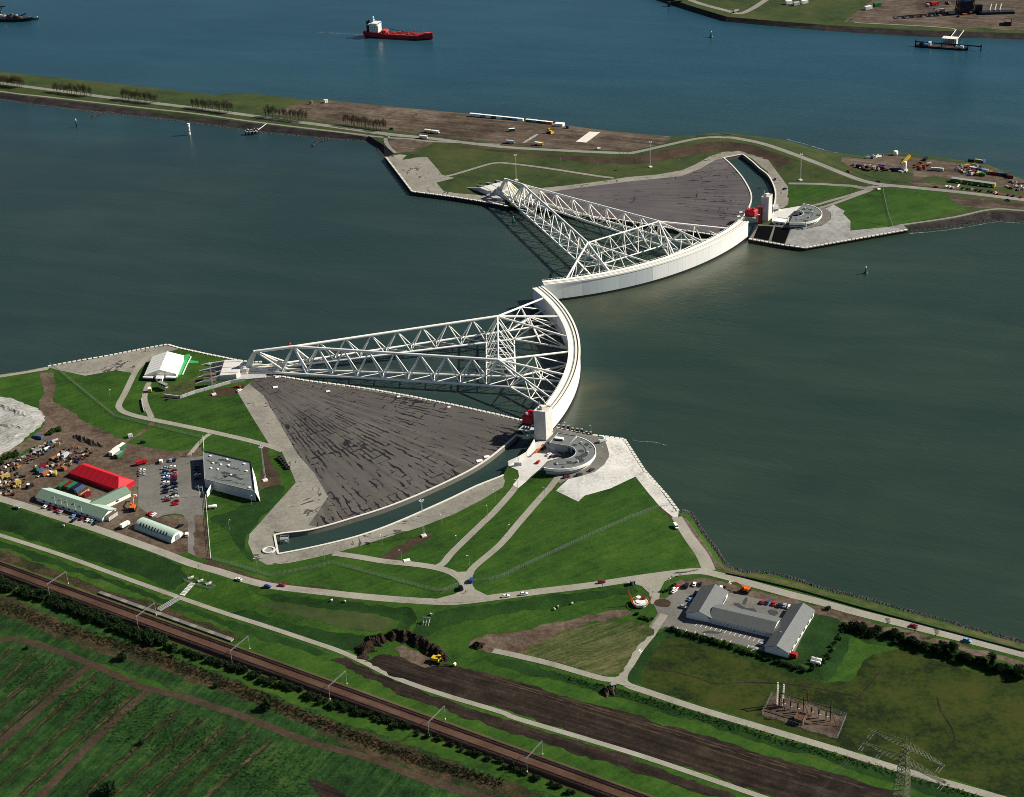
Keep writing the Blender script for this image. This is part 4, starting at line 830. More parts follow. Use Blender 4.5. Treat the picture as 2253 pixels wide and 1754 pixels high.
quay('quay_wall', QUAY_TIP, Q, 'pale boulder-capped quay round the paved point at the left', DARK, CONC_S, 3.4)
quay('quay_wall', [(575, 812)]+QUAY_DOCK, Q, 'pale-capped sheet pile edge of the near dock under the arms', DARK, CONC_S, 3.4)
quay('quay_wall', QUAY_RIVER, Q, 'pale-capped river quay in front of the near cobbled skirt', DARK, CONC_S, 3.2)
quay('quay_wall', FQ_TIP, Q, 'pale-capped quay round the far paved point', DARK, CONC_S, 4.2)
quay('quay_wall', FQ_DOCK, Q, 'pale-capped sheet pile edge of the far dock under the arms', DARK, CONC_S, 4.2)
quay('quay_wall', FQ_RIV, 2.6, 'pale-capped dark quay in front of the far cobbled skirt', DARK, CONC_S, 3.6)
def dock_wall(px, label, w=1.3):
    P = [at(x, y, Q) for x, y in px]; t = thing('dock_wall', label, 'dock wall', P[0])
    pts = catmull([(p.x, p.y) for p in P], 3)
    for a, b in zip(pts, pts[1:]):
        d = b-a; L = float(np.linalg.norm(d)); c = (a+b)/2-np.array([P[0].x, P[0].y])
        box('wall_block', CONC_DK, (c[0], c[1], -2.85), (L+.02, .8, 6.2), t, math.atan2(d[1], d[0]))
        box('coping', CONC_S, (c[0], c[1], .42), (L*.985, w, .4), t, math.atan2(d[1], d[0]))
    return t
dock_wall(CH_IN, 'curved concrete dock wall on the asphalt side of the near channel')
dock_wall(CH_OUT[3:], 'curved concrete dock wall on the lane side of the near channel')
dock_wall([CH_OUT[-1], CH_IN[0]], 'short concrete end wall of the near dock channel')
dock_wall(FCH_IN, 'curved concrete dock wall on the asphalt side of the far channel')
dock_wall(FCH_OUT, 'curved concrete dock wall on the lane side of the far channel')
dock_wall([FCH_OUT[-1], FCH_IN[0]], 'short concrete end wall of the far dock channel')
wall_line('yard_wall', [(1118, 1025), (1140, 1015), (1159, 1004), (1168, 990), (1176, 976)], 3.2, .8, CONC_L, 'pale stepped wall between near dock channel and tower yard', seg=6)
g = G(617, 1180); t = thing('dock_stairs', 'small grey steel stairs at the near dock end', 'stairs', at(617, 1182, Q))
ob('frame', *bars_geo([((0, -3, -4), (0, -3, 1.2)), ((5, -3, -4), (5, -3, 1.2)), ((0, 0, -4), (0, 0, 1.2)), ((5, 0, -4), (5, 0, 1.2)), ((0, -3, 1.2), (5, -3, 1.2)), ((0, 0, 1.2), (5, 0, 1.2)), ((0, -3, -2), (5, 0, -2)), ((5, -3, -2), (0, 0, -2))], .15), PALEGREY, t)
ob('tread', *prism([(0, -3), (5, -3), (5, 0), (0, 0)], -.1, .1), GREY, t)
p = G(592, 1212); t = thing('manhole_ring', 'round pale concrete ring at the near dock end', 'concrete ring', p)
ob('ring', *loft([[(4*math.cos(a)*k, 3.6*math.sin(a)*k, z) for k, z in ((1, .1), (1, .9), (.72, .9), (.72, .1))] for a in [2*math.pi*i/18 for i in range(19)]], True, False), CONC_S, t)
cyl('cover', GREY, (0, 0, .1), 2.6, .3, t)
# ================================================================== TOWERS
def quad_from(px, z):
    a, b, c = [at(x, y, z) for x, y in px]; return [a, b, c, a+c-b]
def tower(label, px, z0, z1, rails):
    q = quad_from(px, z0); o = q[0].copy(); o.z = 0
    t = thing('guide_tower', label, 'tower', o, 0, 'guide towers of the barrier gates')
    pts = [(p.x-o.x, p.y-o.y) for p in q]; cx = sum(p[0] for p in pts)/4; cy = sum(p[1] for p in pts)/4
    n = 5; h = (z1-z0+1)/n
    for k in range(n):
        f = 1 if k else 1.02
        ob('tower_segment', *prism([(cx+(x-cx)*f, cy+(y-cy)*f) for x, y in pts], z0-1+k*h, z0-1+(k+1)*h-.14), CONC_L, t)
    ob('core', *prism([(cx+(x-cx)*.985, cy+(y-cy)*.985) for x, y in pts], z0-1, z1-.2), CONCW, t)
    for i in range(4):
        a = Vector((*pts[i], 0)); b = Vector((*pts[(i+1) % 4], 0)); d = b-a; c = (a+b)/2; c = Vector((cx, cy, 0)).lerp(c, .95)
        box('parapet', CONC_L, (c.x, c.y, z1+.35), (d.length*.98, .4, .7), t, math.atan2(d.y, d.x))
    box('roof_hut', WHITE, (cx+.5, cy+.6, z1+1.1), (3.2, 2.4, 2.2), t, .4)
    cyl('roof_vent', PALEGREY, (cx-1.8, cy+1, z1), .5, 1.6, t)
    tube('aerial', WHITE, (cx-2, cy+2, z1), (cx-2, cy+2, z1+4.5), .09, t, 6)
    segs = []
    for k in range(6):
        for sx in (-1, 1): segs.append(((cx+sx*3.5, cy-3+k*1.2, z1), (cx+sx*3.5, cy-3+k*1.2, z1+1.2)))
    ob('railing', *bars_geo(segs, .07), WHITE, t)
    return t, cx, cy, o
tw, cx_, cy_, o_ = tower('near pale concrete guide tower beside the round-roofed building', [(1176, 968.5), (1202, 971.5), (1217, 957)], Q, 24.5, 0)
t = thing('deck_crane', 'small yellow crane post on top of the near tower', 'crane', (o_.x+cx_+2, o_.y+cy_+2, 24.5))
tube('post', YELLOW, (0, 0, 0), (0, 0, 3.4), .55, t, 8); tube('jib', WHITE, (0, 0, 3.2), (-2.2, 1.5, 7), .25, t, 8); box('cab', YELLOW, (.2, -.5, 1.2), (1.6, 1.2, 1.6), t)
tower('far white concrete guide tower beside the red drive housing', [(1673.5, 487.5), (1690, 488), (1698, 480.5)], Q, 25, 0)
# red drive housings at the gate ends
def drive(label, px, z, ang, L):
    p = at(*px, z); t = thing('drive_housing', label, 'drive unit', p, ang, 'red drive units of the gates')
    ob('cabin', *loft([[(-L/2, -3.4, -2.6), (L/2, -3.4, -2.6), (L/2, 3.4, -2.6), (-L/2, 3.4, -2.6)], [(-L/2, -3.4, 2.2), (L/2, -3.4, 2.2), (L/2, 3.4, 2.2), (-L/2, 3.4, 2.2)], [(-L/2+.8, -2.6, 3.2), (L/2-.8, -2.6, 3.2), (L/2-.8, 2.6, 3.2), (-L/2+.8, 2.6, 3.2)]]), RED, t)
    for k in range(4): box('rib', RED, (-L/2+1.2+k*(L-2.4)/3, 0, .1), (.45, 7.5, 5.6), t)
    box('walkway', PALEGREY, (0, -4.4, -2.6), (L+3, 1.6, .3), t); box('walkway', PALEGREY, (0, 4.4, -2.6), (L+3, 1.6, .3), t)
    cyl('motor', RED, (L*.2, 0, 3.2), 1.1, 1.3, t); cyl('motor', WHITE, (-L*.3, 1, 3.2), .7, 1.2, t)
    box('carriage', DARK, (0, 0, -3.4), (L*.8, 4.5, 1.6), t)
    return t
drive('red ribbed drive housing behind the near tower', (1166, 918), 17, R(64), 9)
p = at(1150, 943, 6); t = thing('guide_bracket', 'pale steel bracket platform between near dock corner and tower', 'bracket', p, R(-20))
ob('platform', *prism([(-2, -3), (7, -4.5), (8, 2), (-1, 3)], 0, .6), PALEGREY, t); tube('strut', PALEGREY, (6, -4, 0), (7.5, -2, -6), .4, t); tube('strut', PALEGREY, (-1, -2, 0), (7, -3, -5.5), .35, t)
for k in range(3): box('roller', DARK, (1+2*k, -.5, 1.1), (1, 2.6, 1), t)
drive('red ribbed drive housing at the end of the far gate', (1653, 468), 17, R(-32), 9)
p = at(1670, 493, Q); t = thing('guide_rail', 'tall red guide beam against the far tower', 'guide beam', p)
box('beam', RED, (0, 0, 8), (1.8, 1.8, 16), t); box('beam', MAROON, (2, .6, 7.6), (1.6, 1.2, 15), t); box('foot', DARK, (.8, .2, .3), (5, 3, 1.4), t)
# ================================================================== ROUND CONTROL BUILDINGS
def fit_circle(px, z):
    A = []; b = []
    for x, y in px:
        p = at(x, y, z); A.append((2*p.x, 2*p.y, 1)); b.append(p.x**2+p.y**2)
    s = np.linalg.lstsq(np.array(A), np.array(b), rcond=None)[0]
    return s[0], s[1], math.sqrt(s[2]+s[0]**2+s[1]**2)
def round_building(label, outer, inner, zr, zg, stains):
    x, y, ro = fit_circle(outer, zr); ri = float(np.mean([math.hypot(at(a, b, zr).x-x, at(a, b, zr).y-y) for a, b in inner]))
    ang = [math.degrees(math.atan2(at(*p, zr).y-y, at(*p, zr).x-x)) for p in outer]
    a1 = ang[0]; a0 = ang[-1]
    while a0 > a1: a0 -= 360
    t = thing('control_building', label, 'building', (x, y, 0), 0, 'round-roofed control buildings')
    ob('wall', *arc_box(ri+1.2, ro-1.6, a0+1, a1-1, zg-1.5, zr-1.5, 40), CONC_L, t)
    ob('window_band', *arc_box(ro-1.65, ro-1.35, a0+2, a1-2, zr-3.0, zr-1.6, 40), GLASS, t)
    n = 24
    for k in range(n):
        a = a0+3+(a1-a0-6)*k/(n-1)
        box('mullion', WHITE, pol(ro-1.3, a, zr-2.3), (.3, .3, 1.5), t, R(a))
    rf = ob('roof', *arc_box(ri, ro, a0, a1, zr-1.3, zr, 48), ROOFG, t)
    ob('fascia', *arc_box(ro-.05, ro+.5, a0, a1, zr-1.5, zr+.35, 48), WHITE, rf)
    ob('fascia', *arc_box(ri-.35, ri+.02, a0, a1, zr-1.3, zr+.3, 48), PALEGREY, rf)
    rm = (ri+ro)/2
    ob('gutter', *arc_box(rm-.35, rm+.35, a0+12, a1-14, zr, zr+.06, 40), WETROOF, rf)
    rr = random.Random(int(ro*100))
    for k in range(stains):
        a = a0+8+(a1-a0-16)*(k+.5)/stains+rr.uniform(-4, 4); r_ = rr.uniform(ri+1.5, ro-2); w = rr.uniform(.8, 2.6)
        pts = [(r_*math.cos(R(a))+w*rr.uniform(.6, 1.3)*math.cos(q*math.pi/4), r_*math.sin(R(a))+w*rr.uniform(.6, 1.3)*math.sin(q*math.pi/4)) for q in range(8)]
        ob('rain_patch', *prism(pts, zr-.1, zr+.03+.012*k), WETROOF, rf)
    for k in range(4):
        a = a0+20+(a1-a0-40)*k/3; cyl('roof_vent', PALEGREY, pol(rm+rr.uniform(-2, 2), a, zr), .6, 1.1, rf)
    for k in range(3):
        a = a1-18-k*26; box('door', GLASS, pol(ri+1.15, a, zg+1.3), (.2, 2.4, 2.4), t, R(a))
    return t, x, y, ro
nb, nbx, nby, nbr = round_building('near crescent-shaped control building with grey roof and white rim', [(1271.5, 961), (1296, 974), (1308.6, 990), (1306, 1004), (1295, 1017), (1253.6, 1032.5), (1225, 1033), (1198.7, 1028)], [(1251, 978), (1267, 984), (1271, 991), (1249.5, 1005), (1231.6, 1009)], 10.2, 5, 11)
fb, fbx, fby, fbr = round_building('far crescent-shaped control building with grey roof and white rim', [(1767, 449), (1797, 458), (1808, 469), (1800, 481), (1771, 490), (1737, 491)], [(1759, 463.6), (1772.5, 469), (1763, 475), (1743.6, 476)], 9.8, 5, 7)
def block_building(name, label, px, z0, z1, wall, roof, cat='building', win=(), group=None, par=.5):
    """flat-roofed building on a footprint given by three corners"""
    q = quad_from(px, z0); o = q[0].copy(); t = thing(name, label, cat, (o.x, o.y, 0), 0, group)
    pts = [(p.x-o.x, p.y-o.y) for p in q]; cx = sum(p[0] for p in pts)/4; cy = sum(p[1] for p in pts)/4
    for i in range(4):
        a = Vector((*pts[i], 0)); b = Vector((*pts[(i+1) % 4], 0)); d = b-a; ang = math.atan2(d.y, d.x); inn = (Vector((cx, cy, 0))-(a+b)/2).normalized()*.16; c = (a+b)/2+inn
        w = box('wall', wall, (c.x, c.y, (z0-1+z1+par)/2), (d.length-.32, .3, z1+par-z0+1), t, ang)
        for (side, u, zz, ww, hh, mt) in win:
            if side == i:
                p = a+d*u-inn*1.3; box('window' if mt is GLASS else 'door', mt, (p.x, p.y, z0+zz), (ww, .14, hh), t, ang)
    rf = ob('roof', *prism([(cx+(x-cx)*.97, cy+(y-cy)*.97) for x, y in pts], z1-.4, z1), roof, t)
    return t, rf, pts, (cx, cy), o
t, rf, pts, c, o = block_building('machine_house', 'grey box-shaped machine house between near tower and crescent building', [(1209, 994.5), (1251, 1001.5), (1270, 979)], Q, 9.6, CONCW, ROOFG, win=((0, .18, 2.6, 3.2, 3, PALEGREY), (0, .9, 1.6, 1.2, 2.2, GLASS)))
box('skylight', WHITE, (c[0]-2.5, c[1]+.5, 10.3), (5.5, 2.6, 1.3), rf, R(-18)); box('vent_slot', DARK, (c[0]-2.7, c[1]-1.3, 10.0), (5, .6, .7), rf, R(-18))
t, rf, pts, c, o = block_building('annex', 'low white-roofed annex in front of the far crescent building', [(1702, 494), (1727, 497), (1735, 488)], 4.6, 7.2, CONC_L, WHITE, win=((0, .3, 1.2, 2, 1.4, GLASS), (0, .7, 1.2, 2, 1.4, GLASS)))
t, rf, pts, c, o = block_building('site_office', 'small white cabin office right of the far tower', [(1700, 467), (1714, 465), (1713, 459)], Q, 7.0, WHITE, PALEGREY, win=((0, .3, 1.6, 2.2, 1.1, GLASS), (0, .7, 1.6, 2.2, 1.1, GLASS)), group='cabins')
# fenders and small gear on the near river quay
for k in range(8):
    p = at(1230+k*10, 939+k*2.5, 3.2); t = thing('fender', 'black fender pile right of the near tower, %s from the tower' % ('first', 'second', 'third', 'fourth', 'fifth', 'sixth', 'seventh', 'eighth')[k], 'fender', p, 0, 'black fender piles')
    cyl('pile', BLACKP, (0, 0, -5), .9, 6.4+.5*(k % 3), t, 8); box('waling', BLACKP, (1.8, -.6, -.6), (4.6, 1.4, 1.2), t, R(-10)); cyl('pile_cap', GREY, (0, 0, 1.4+.5*(k % 3)), .95, .3, t, 8)
# ================================================================== GABLED BUILDINGS AND TENTS
def frame_of(px, z):
    a, b, c = [at(x, y, z) for x, y in px]; u = (b-a); w = (c-b); L = u.length; u = u/L
    n = Vector((-u.y, u.x, 0)); wd = w.dot(n)
    return a, u, n, L, wd
def gable(parent, ox, oy, ang, L, Wd, z0, ze, zr, wall, roof, roof2=None, hip=0, ribs=0, over=.4, windows=(), rib_mat=None):
    """gabled block along local x; y runs 0..Wd. returns its holder"""
    M = Matrix.Translation((ox, oy, 0)) @ Matrix.Rotation(ang, 4, 'Z')
    T = lambda x, y, z: M @ Vector((x, y, z))
    def face(name, pts, mat, th=.25, par=parent):
        P = [T(*p) for p in pts]; n = (P[1]-P[0]).cross(P[2]-P[0]).normalized()*th
        k = len(P); return ob(name, P+[p-n for p in P], [tuple(range(k)), tuple(range(k, 2*k))[::-1]]+[(i, (i+1) % k, k+(i+1) % k, k+i) for i in range(k)], mat, par)
    sgn = 1 if Wd > 0 else -1; y0, y1 = (0, Wd) if Wd > 0 else (Wd, 0); ym = (y0+y1)/2; zb = z0-1
    fw_ = face('wall', [(0, y0, zb), (L, y0, zb), (L, y0, ze), (0, y0, ze)], wall); face('wall', [(L, y1, zb), (0, y1, zb), (0, y1, ze), (L, y1, ze)], wall)
    gz = zr if not hip else ze
    face('wall', [(L, y0, zb), (L, y1, zb), (L, y1, ze), (L, ym, gz), (L, y0, ze)] if not hip else [(L, y0, zb), (L, y1, zb), (L, y1, ze), (L, y0, ze)], wall)
    face('wall', [(0, y1, zb), (0, y0, zb), (0, y0, ze), (0, ym, gz), (0, y1, ze)] if not hip else [(0, y1, zb), (0, y0, zb), (0, y0, ze), (0, y1, ze)], wall)
    ov = over; sl = (zr-ze)/(abs(Wd)/2)*ov; h = hip
    r1 = face('roof', [(-ov if not h else 0, y0-ov, ze-sl+.25), (L+(ov if not h else 0), y0-ov, ze-sl+.25), (L+ov if not h else L-h, ym, zr+.25), (-ov if not h else h, ym, zr+.25)], roof)
    r2 = face('roof', [(L+(ov if not h else 0), y1+ov, ze-sl+.25), (-ov if not h else 0, y1+ov, ze-sl+.25), (-ov if not h else h, ym, zr+.25), (L+ov if not h else L-h, ym, zr+.25)], roof2 or roof)
    if h:
        face('roof', [(L, y0-ov, ze-sl+.25), (L, y1+ov, ze-sl+.25), (L-h, ym, zr+.25)], roof2 or roof); face('roof', [(0, y1+ov, ze-sl+.25), (0, y0-ov, ze-sl+.25), (h, ym, zr+.25)], roof)
    for k in range(ribs):
        x = L*(k+1)/(ribs+1) if not h else h+(L-2*h)*k/(ribs-1)
        for ya in (y0, y1):
            a = T(x, ya, ze+.3); b = T(x, ym, zr+.32); tube('seam', rib_mat or roof, a, b, .14, r1, 6)
    for (side, u, zz, ww, hh, mt) in windows:
        if side < 2:
            P = T(L*u, (y0-.1) if side == 0 else (y1+.1), z0+zz); box('window' if mt is GLASS else 'door', mt, P, (ww, .16, hh), parent, ang)
        else:
            P = T(L+.1 if side == 2 else -.1, y0+(y1-y0)*u, z0+zz); box('window' if mt is GLASS else 'door', mt, P, (.16, ww, hh), parent, ang)
    return r1, r2
def simple_gable(name, label, cat, px, ze, zr, wall, roof, roof2=None, **k):
    z0 = G(*px[0]).z; a, u, n, L, wd = frame_of(px, z0)
    t = thing(name, label, cat, (a.x, a.y, z0))
    r = gable(t, 0, 0, math.atan2(u.y, u.x), L, wd, 0, ze, zr, wall, roof, roof2, **k)
    return t, math.atan2(u.y, u.x), L, wd, r
# red tent, pale green hall with wing, white tent
simple_gable('marquee', 'big red canvas marquee with hipped ends in the works yard', 'tent', [(152, 1048), (262, 1087), (298, 1066)], 2.7, 7.0, REDT, REDT, hip=6, ribs=8, over=.1, rib_mat=RED)
wins = [(0, u, 1.6, 1.6, 1, GLASS) for u in (.12, .22, .3, .42, .5, .6, .7, .78)]
t, a_, L, wd, _ = simple_gable('site_hall', 'long pale green-roofed site hall with a side wing', 'building', [(81, 1102.5), (226, 1149.5), (259, 1130)], 3, 5.6, WHITE, MINTD, MINT, windows=wins+[(2, .5, 1.4, 2.4, 2.6, GLASS)], over=.6)
u = Vector((math.cos(a_), math.sin(a_), 0)); n_ = Vector((-u.y, u.x, 0))
p = u*(L*.80)+n_*(wd*.55)
r = gable(t, p.x, p.y, a_+R(78), 26, 10.5, 0, 3, 5.4, WHITE, MINTD, MINTD, windows=[(0, .6, 1.6, 2, 1, GLASS)], over=.5)
t, a_, L, wd, _ = simple_gable('white_marquee', 'big white frame tent on the quay point', 'tent', [(321, 829), (389, 832), (405, 792)], 3.2, 6.8, WHITE, WHITE, over=.2)
t2, a2, L2, w2, _ = t, a_, L, wd, _
# the tent's ridge runs front to back: rebuild with the ridge across
for c in list(t.children_recursive): bpy.data.objects.remove(c)
z0 = G(321, 829).z; a, u, n, L, wd = frame_of([(389, 832), (405, 792), (340, 788)], z0); t.location = (a.x, a.y, z0)
gable(t, 0, 0, math.atan2(u.y, u.x), L, wd, 0, 3.4, 7.2, WHITE, WHITE, ribs=6, over=.25, rib_mat=WHITE)
for k, (px_, py_) in enumerate(((327, 836), (352, 838), (377, 836))):
    p = G(px_, py_); t = thing('entrance_tent', ('dark boxed entrance unit at the left front of the white tent', 'small white entrance tent at the front of the white tent', 'dark boxed entrance unit at the right front of the white tent')[k], 'tent', p, heading((321, 831), (389, 834)))
    if k == 1: gable(t, -2.4, -1.5, 0, 4.8, 5, 0, 2.4, 3.6, WHITE, WHITE, over=.1, windows=[(0, .5, 1.1, 1.6, 2, GLASS)])
    else:
        box('body', DARK, (0, 0, 1.2), (7.4, 2.6, 2.4), t); box('roof', WHITE, (0, 0, 2.55), (7.6, 2.8, .3), t); box('rail', PALEGREY, (0, -1.4, 2.0), (7.2, .15, .5), t)
# green carpet walkway beside the white tent
t = area('green_walkway', [(389, 827), (401, 826), (421, 786), (417, 779), (404, 782)], GREENB, 3, 'bright green carpet walkway beside the white tent', 'walkway')
area('green_walkway', [(410, 800), (414, 793), (437, 795), (436, 800)], GREENB, 4, 'short bright green side walkway toward the ball joint', 'walkway')
wall_line('walkway_rail', [(402, 826), (412, 803), (421, 786)], 1.1, .25, WHITE, 'white rail along the green walkway', 'railing', seg=3)
# ================================================================== HANGAR, FLAT BUILDING, LONG BUILDING
z0 = G(296, 1164).z; a, u, n, L, wd = frame_of([(296, 1165), (377, 1196), (404, 1177)], z0)
ang = math.atan2(u.y, u.x); t = thing('arched_shed', 'mint green arched shed with dark skylights', 'shed', (a.x, a.y, z0), ang)
rad = abs(wd)/2; NS = 16
def arch(x, r_): return [(x, rad-r_*math.cos(math.pi*i/NS), max(0, r_*.92*math.sin(math.pi*i/NS))) for i in range(NS+1)]
vs, fs = loft([arch(0, rad), arch(L, rad), arch(L, rad-.2), arch(0, rad-.2), arch(0, rad)], False, False); ob('shell', vs, fs, MINT, t, smooth=False)
for x, nm in ((.3, 'end_wall'), (L-.3, 'end_wall')):
    pts = arch(x, rad-.1); k = len(pts); vs = pts+[(x+.2, y, z) for _, y, z in pts]
    ob(nm, vs, [tuple(range(k)), tuple(range(k, 2*k))[::-1]]+[(i, (i+1) % k, k+(i+1) % k, k+i) for i in range(k)], WHITE, t)
for k in range(10):
    x = L*(.13+.078*k); i = 5.2
    th = math.pi*4.3/NS; o = box('skylight', RUST, (x, rad-(rad+.03)*math.cos(th), rad*.92*math.sin(th)), (.9, .12, 2.6), t, 0, 0, R(-40))
for k in range(14):
    x = L*(k+.5)/14; vs, fs = loft([arch(x-.06, rad+.05), arch(x+.06, rad+.05)], False, False); ob('sheet_rib', vs, fs, MINT, t)
box('door', GREY, (L+.05, rad, 1.6), (.2, 3.4, 3.2), t)
# flat grey building with white side wall, slanted sign and pole
zg = G(452, 1069).z; zr = zg+6
P4 = [at(446.6, 993, zr), at(553, 1018, zr), at(561, 1083, zr), at(450, 1056, zr)]; o = Vector((P4[3].x, P4[3].y, zg))
t = thing('flat_building', 'large flat-roofed grey building beside the car park', 'building', o)
pts = [(p.x-o.x, p.y-o.y) for p in P4]; cx = sum(p[0] for p in pts)/4; cy = sum(p[1] for p in pts)/4
for i in range(4):
    a = Vector((*pts[i], 0)); b = Vector((*pts[(i+1) % 4], 0)); d = b-a; ang = math.atan2(d.y, d.x); inn = (Vector((cx, cy, 0))-(a+b)/2).normalized()*.2
    n_ = max(1, int(d.length/5.6))
    for k in range(n_):
        q = a+d*((k+.5)/n_)+inn; box('wall_panel', PALEGREY if i != 1 else WHITE, (q.x, q.y, 2.6), (d.length/n_-.06, .35, 7.2), t, ang)
    q = (a+b)/2+inn; box('parapet', NAVY if i < 2 else GREY, (q.x, q.y, 6.45), (d.length-.8, .45, .5), t, ang)
rf = ob('roof', *prism([(cx+(x-cx)*.985, cy+(y-cy)*.985) for x, y in pts], 5.5, 6.0), ROOFG, t)
rr = random.Random(3)
A0, A1, A2, A3 = [Vector((*p, 6.0)) for p in pts]
for (uu, vv) in ((.15, .12), (.5, .1), (.85, .12), (.2, .35), (.36, .34), (.52, .3), (.15, .55), (.29, .53), (.88, .35), (.55, .62), (.9, .9)):
    p = A0.lerp(A1, uu).lerp(A3.lerp(A2, uu), vv); cyl('roof_light', WHITE, p, .75, .7, rf, 10)
nst = 0
for (uu, vv, w, cnt) in ((.45, .16, 2.0, 16), (.22, .3, 1.6, 14), (.62, .36, 1.8, 14), (.5, .6, 2.4, 20), (.68, .66, 2.0, 10), (.5, .84, 1.2, 26)):
    for k in range(cnt):
        uq = uu+(k/cnt-.5)*(.34 if w < 1.4 else .24)*(1.9 if cnt > 22 else 1)+rr.uniform(-.01, .01); vq = vv+rr.uniform(-.035, .035)
        if not (.04 < uq < .96): continue
        p = A0.lerp(A1, uq).lerp(A3.lerp(A2, uq), vq); ww = w*rr.uniform(.3, .75); nst += 1
        q8 = [(p.x+ww*rr.uniform(.5, 1.3)*math.cos(j*math.pi/3), p.y+ww*rr.uniform(.4, 1)*math.sin(j*math.pi/3)) for j in range(6)]
        ob('rain_patch', *prism(q8, 5.9, 6.02+.0015*nst), WETROOF, rf)
# leaning sunlit end wall
a = Vector((*pts[1], 0)); b = Vector((*pts[2], 0)); d = (b-a).normalized(); nx = Vector((d.y, -d.x, 0)); nx = nx if nx.dot(a-Vector((cx, cy, 0))) > 0 else -nx
a = a+d*9; b2 = b+d*1.2
vs = [a+nx*.3+Vector((0, 0, 7)), b2+nx*.3+Vector((0, 0, 6.4)), b2+nx*2.6+Vector((0, 0, -1)), a+nx*1.6+Vector((0, 0, -1))]; vs += [v-nx*.3 for v in vs]
ob('buttress_wall', vs, [(0, 1, 2, 3), (4, 7, 6, 5), (0, 4, 5, 1), (1, 5, 6, 2), (2, 6, 7, 3), (3, 7, 4, 0)], WHITE, t)
p = at(474, 1065, zg+2.5)-o; box('door', GLASS, (p.x+.2, p.y-.35, 1.4), (4, .5, 2.8), t, heading((450, 1070), (555, 1097)))
# sign wall with the blue mark
p = G(456, 1094); q = G(474, 1070); d = (q-p); ang = math.atan2(d.y, d.x)
t = thing('sign_wall', 'white slanted sign wall at the entrance of the flat building', 'sign', p, ang)
L = d.length
ob('panel', *loft([[(0, -.2, -.5), (L, -.2, -.5), (L, .2, -.5), (0, .2, -.5)], [(0, -.2, 3.6), (L, -.2, 5.6), (L, .2, 5.6), (0, .2, 3.6)]]), WHITE, t)
for k, (x, z, w_, h_) in enumerate(((L*.22, 1.6, 1.5, .5), (L*.36, 2.0, .5, 1.6), (L*.5, 2.5, 1.4, .5), (L*.62, 3.0, .5, 1.4), (L*.74, 3.2, 1.2, .5))):
    box('mark', NAVY, (x, -.24, z), (w_, .06, h_), t, 0, R(-14))
# long grey U-shaped building
zg = G(1511, 1358).z
B0, B1, B2 = at(1511, 1357, zg), at(1567, 1372, zg), at(1600, 1314, zg)
o = B0.copy(); t = thing('long_building', 'long grey-roofed building with two wings round a yard', 'building', o)
def wing(px, ze, zr, wins=(), roofs=(ROOFL, ROOFS)):
    P = [at(x, y, zg)-o for x, y in px]; u = P[1]-P[0]; L = u.length; u = u/L; n = Vector((-u.y, u.x, 0)); w = (P[2]-P[1]).dot(n)
    return gable(t, P[0].x, P[0].y, math.atan2(u.y, u.x), L, w, 0, ze, zr, WHITE, roofs[0], roofs[1], windows=wins, over=.5)
r1 = wing([(1567, 1372), (1601, 1313), (1546, 1299)], 3.3, 6.2, [(0, .75, 1.7, 6, 1.2, GLASS)])
r2 = wing([(1734, 1448), (1791, 1355), (1742, 1341)], 3.3, 6.2, [(0, u, 1.7, 3, 1, GLASS) for u in (.15, .3, .45, .6, .75, .9)])
gable_w = [(0, (k+.5)/11, 1.5, 3.2, 1.6, PALEGREY) for k in range(11)]
r3 = wing([(1560, 1371), (1698, 1404), (1717, 1372)], 3.3, 5.6, gable_w, (ROOFS, ROOFL))
for (x, y) in ((1722, 1396), (1718, 1392), (1730, 1385), (1712, 1424), (1745, 1368)):
    p = at(x, y, zg+5.2)-o; cyl('roof_vent', PALEGREY, (p.x, p.y, 4.4), .35, 1.3, r2[0])
for (x, y) in ((1520, 1352), (1600, 1376), (1660, 1390)):
    p = at(x, y, zg+2)-o; box('wall_lamp', DARK, (p.x, p.y-.3, 2.4), (.4, .4, .4), t)
# parking bay lines
def bay_line(a, b, lb, w=.22): 
    p, q = G(*a), G(*b); return drape('bay_line', ribbon_xy([(p.x, p.y), (q.x, q.y)], w), WHITE, 3, lb, 'marking')
for k in range(14):
    x = 1535+k*10.6; y = 1371+k*2.75; bay_line((x, y), (x-5.2, y+6.6), 'white bay line in front of the long building, %s from its west end' % ('first', 'second', 'third', 'fourth', 'fifth', 'sixth', 'seventh', 'eighth', 'ninth', 'tenth', 'eleventh', 'twelfth', 'thirteenth', 'fourteenth')[k])
for k in range(7):
    x = 1492+k*19.5; y = 1380+k*4.9; bay_line((x, y), (x-3, y+5.5), 'white bay line by the yard hedge, %s from the lane' % ('first', 'second', 'third', 'fourth', 'fifth', 'sixth', 'seventh', 'eighth', 'ninth', 'tenth', 'eleventh', 'twelfth', 'thirteenth', 'fourteenth')[k])
for k in range(9):
    x = 1596+k*13; y = 1331+k*3.4; bay_line((x, y), (x-3.5, y+5), 'white bay line in the courtyard, %s from the west wing' % ('first', 'second', 'third', 'fourth', 'fifth', 'sixth', 'seventh', 'eighth', 'ninth', 'tenth', 'eleventh', 'twelfth', 'thirteenth', 'fourteenth')[k])
for a, b, l in (((1646, 1421), (1690, 1432), 'white cross line of the hatched bay'), ((1652, 1432), (1690, 1422), 'white counter line of the hatched bay'), ((1648, 1420), (1644, 1426), 'white end line of the hatched bay')): bay_line(a, b, l)
for a, b, l in (((1405, 1434), (1409, 1428), 'upper stroke of the white H on the lane'), ((1408, 1437), (1414, 1432), 'lower stroke of the white H on the lane'), ((1407, 1431), (1411, 1434), 'crossbar of the white H on the lane')): bay_line(a, b, l, .45)
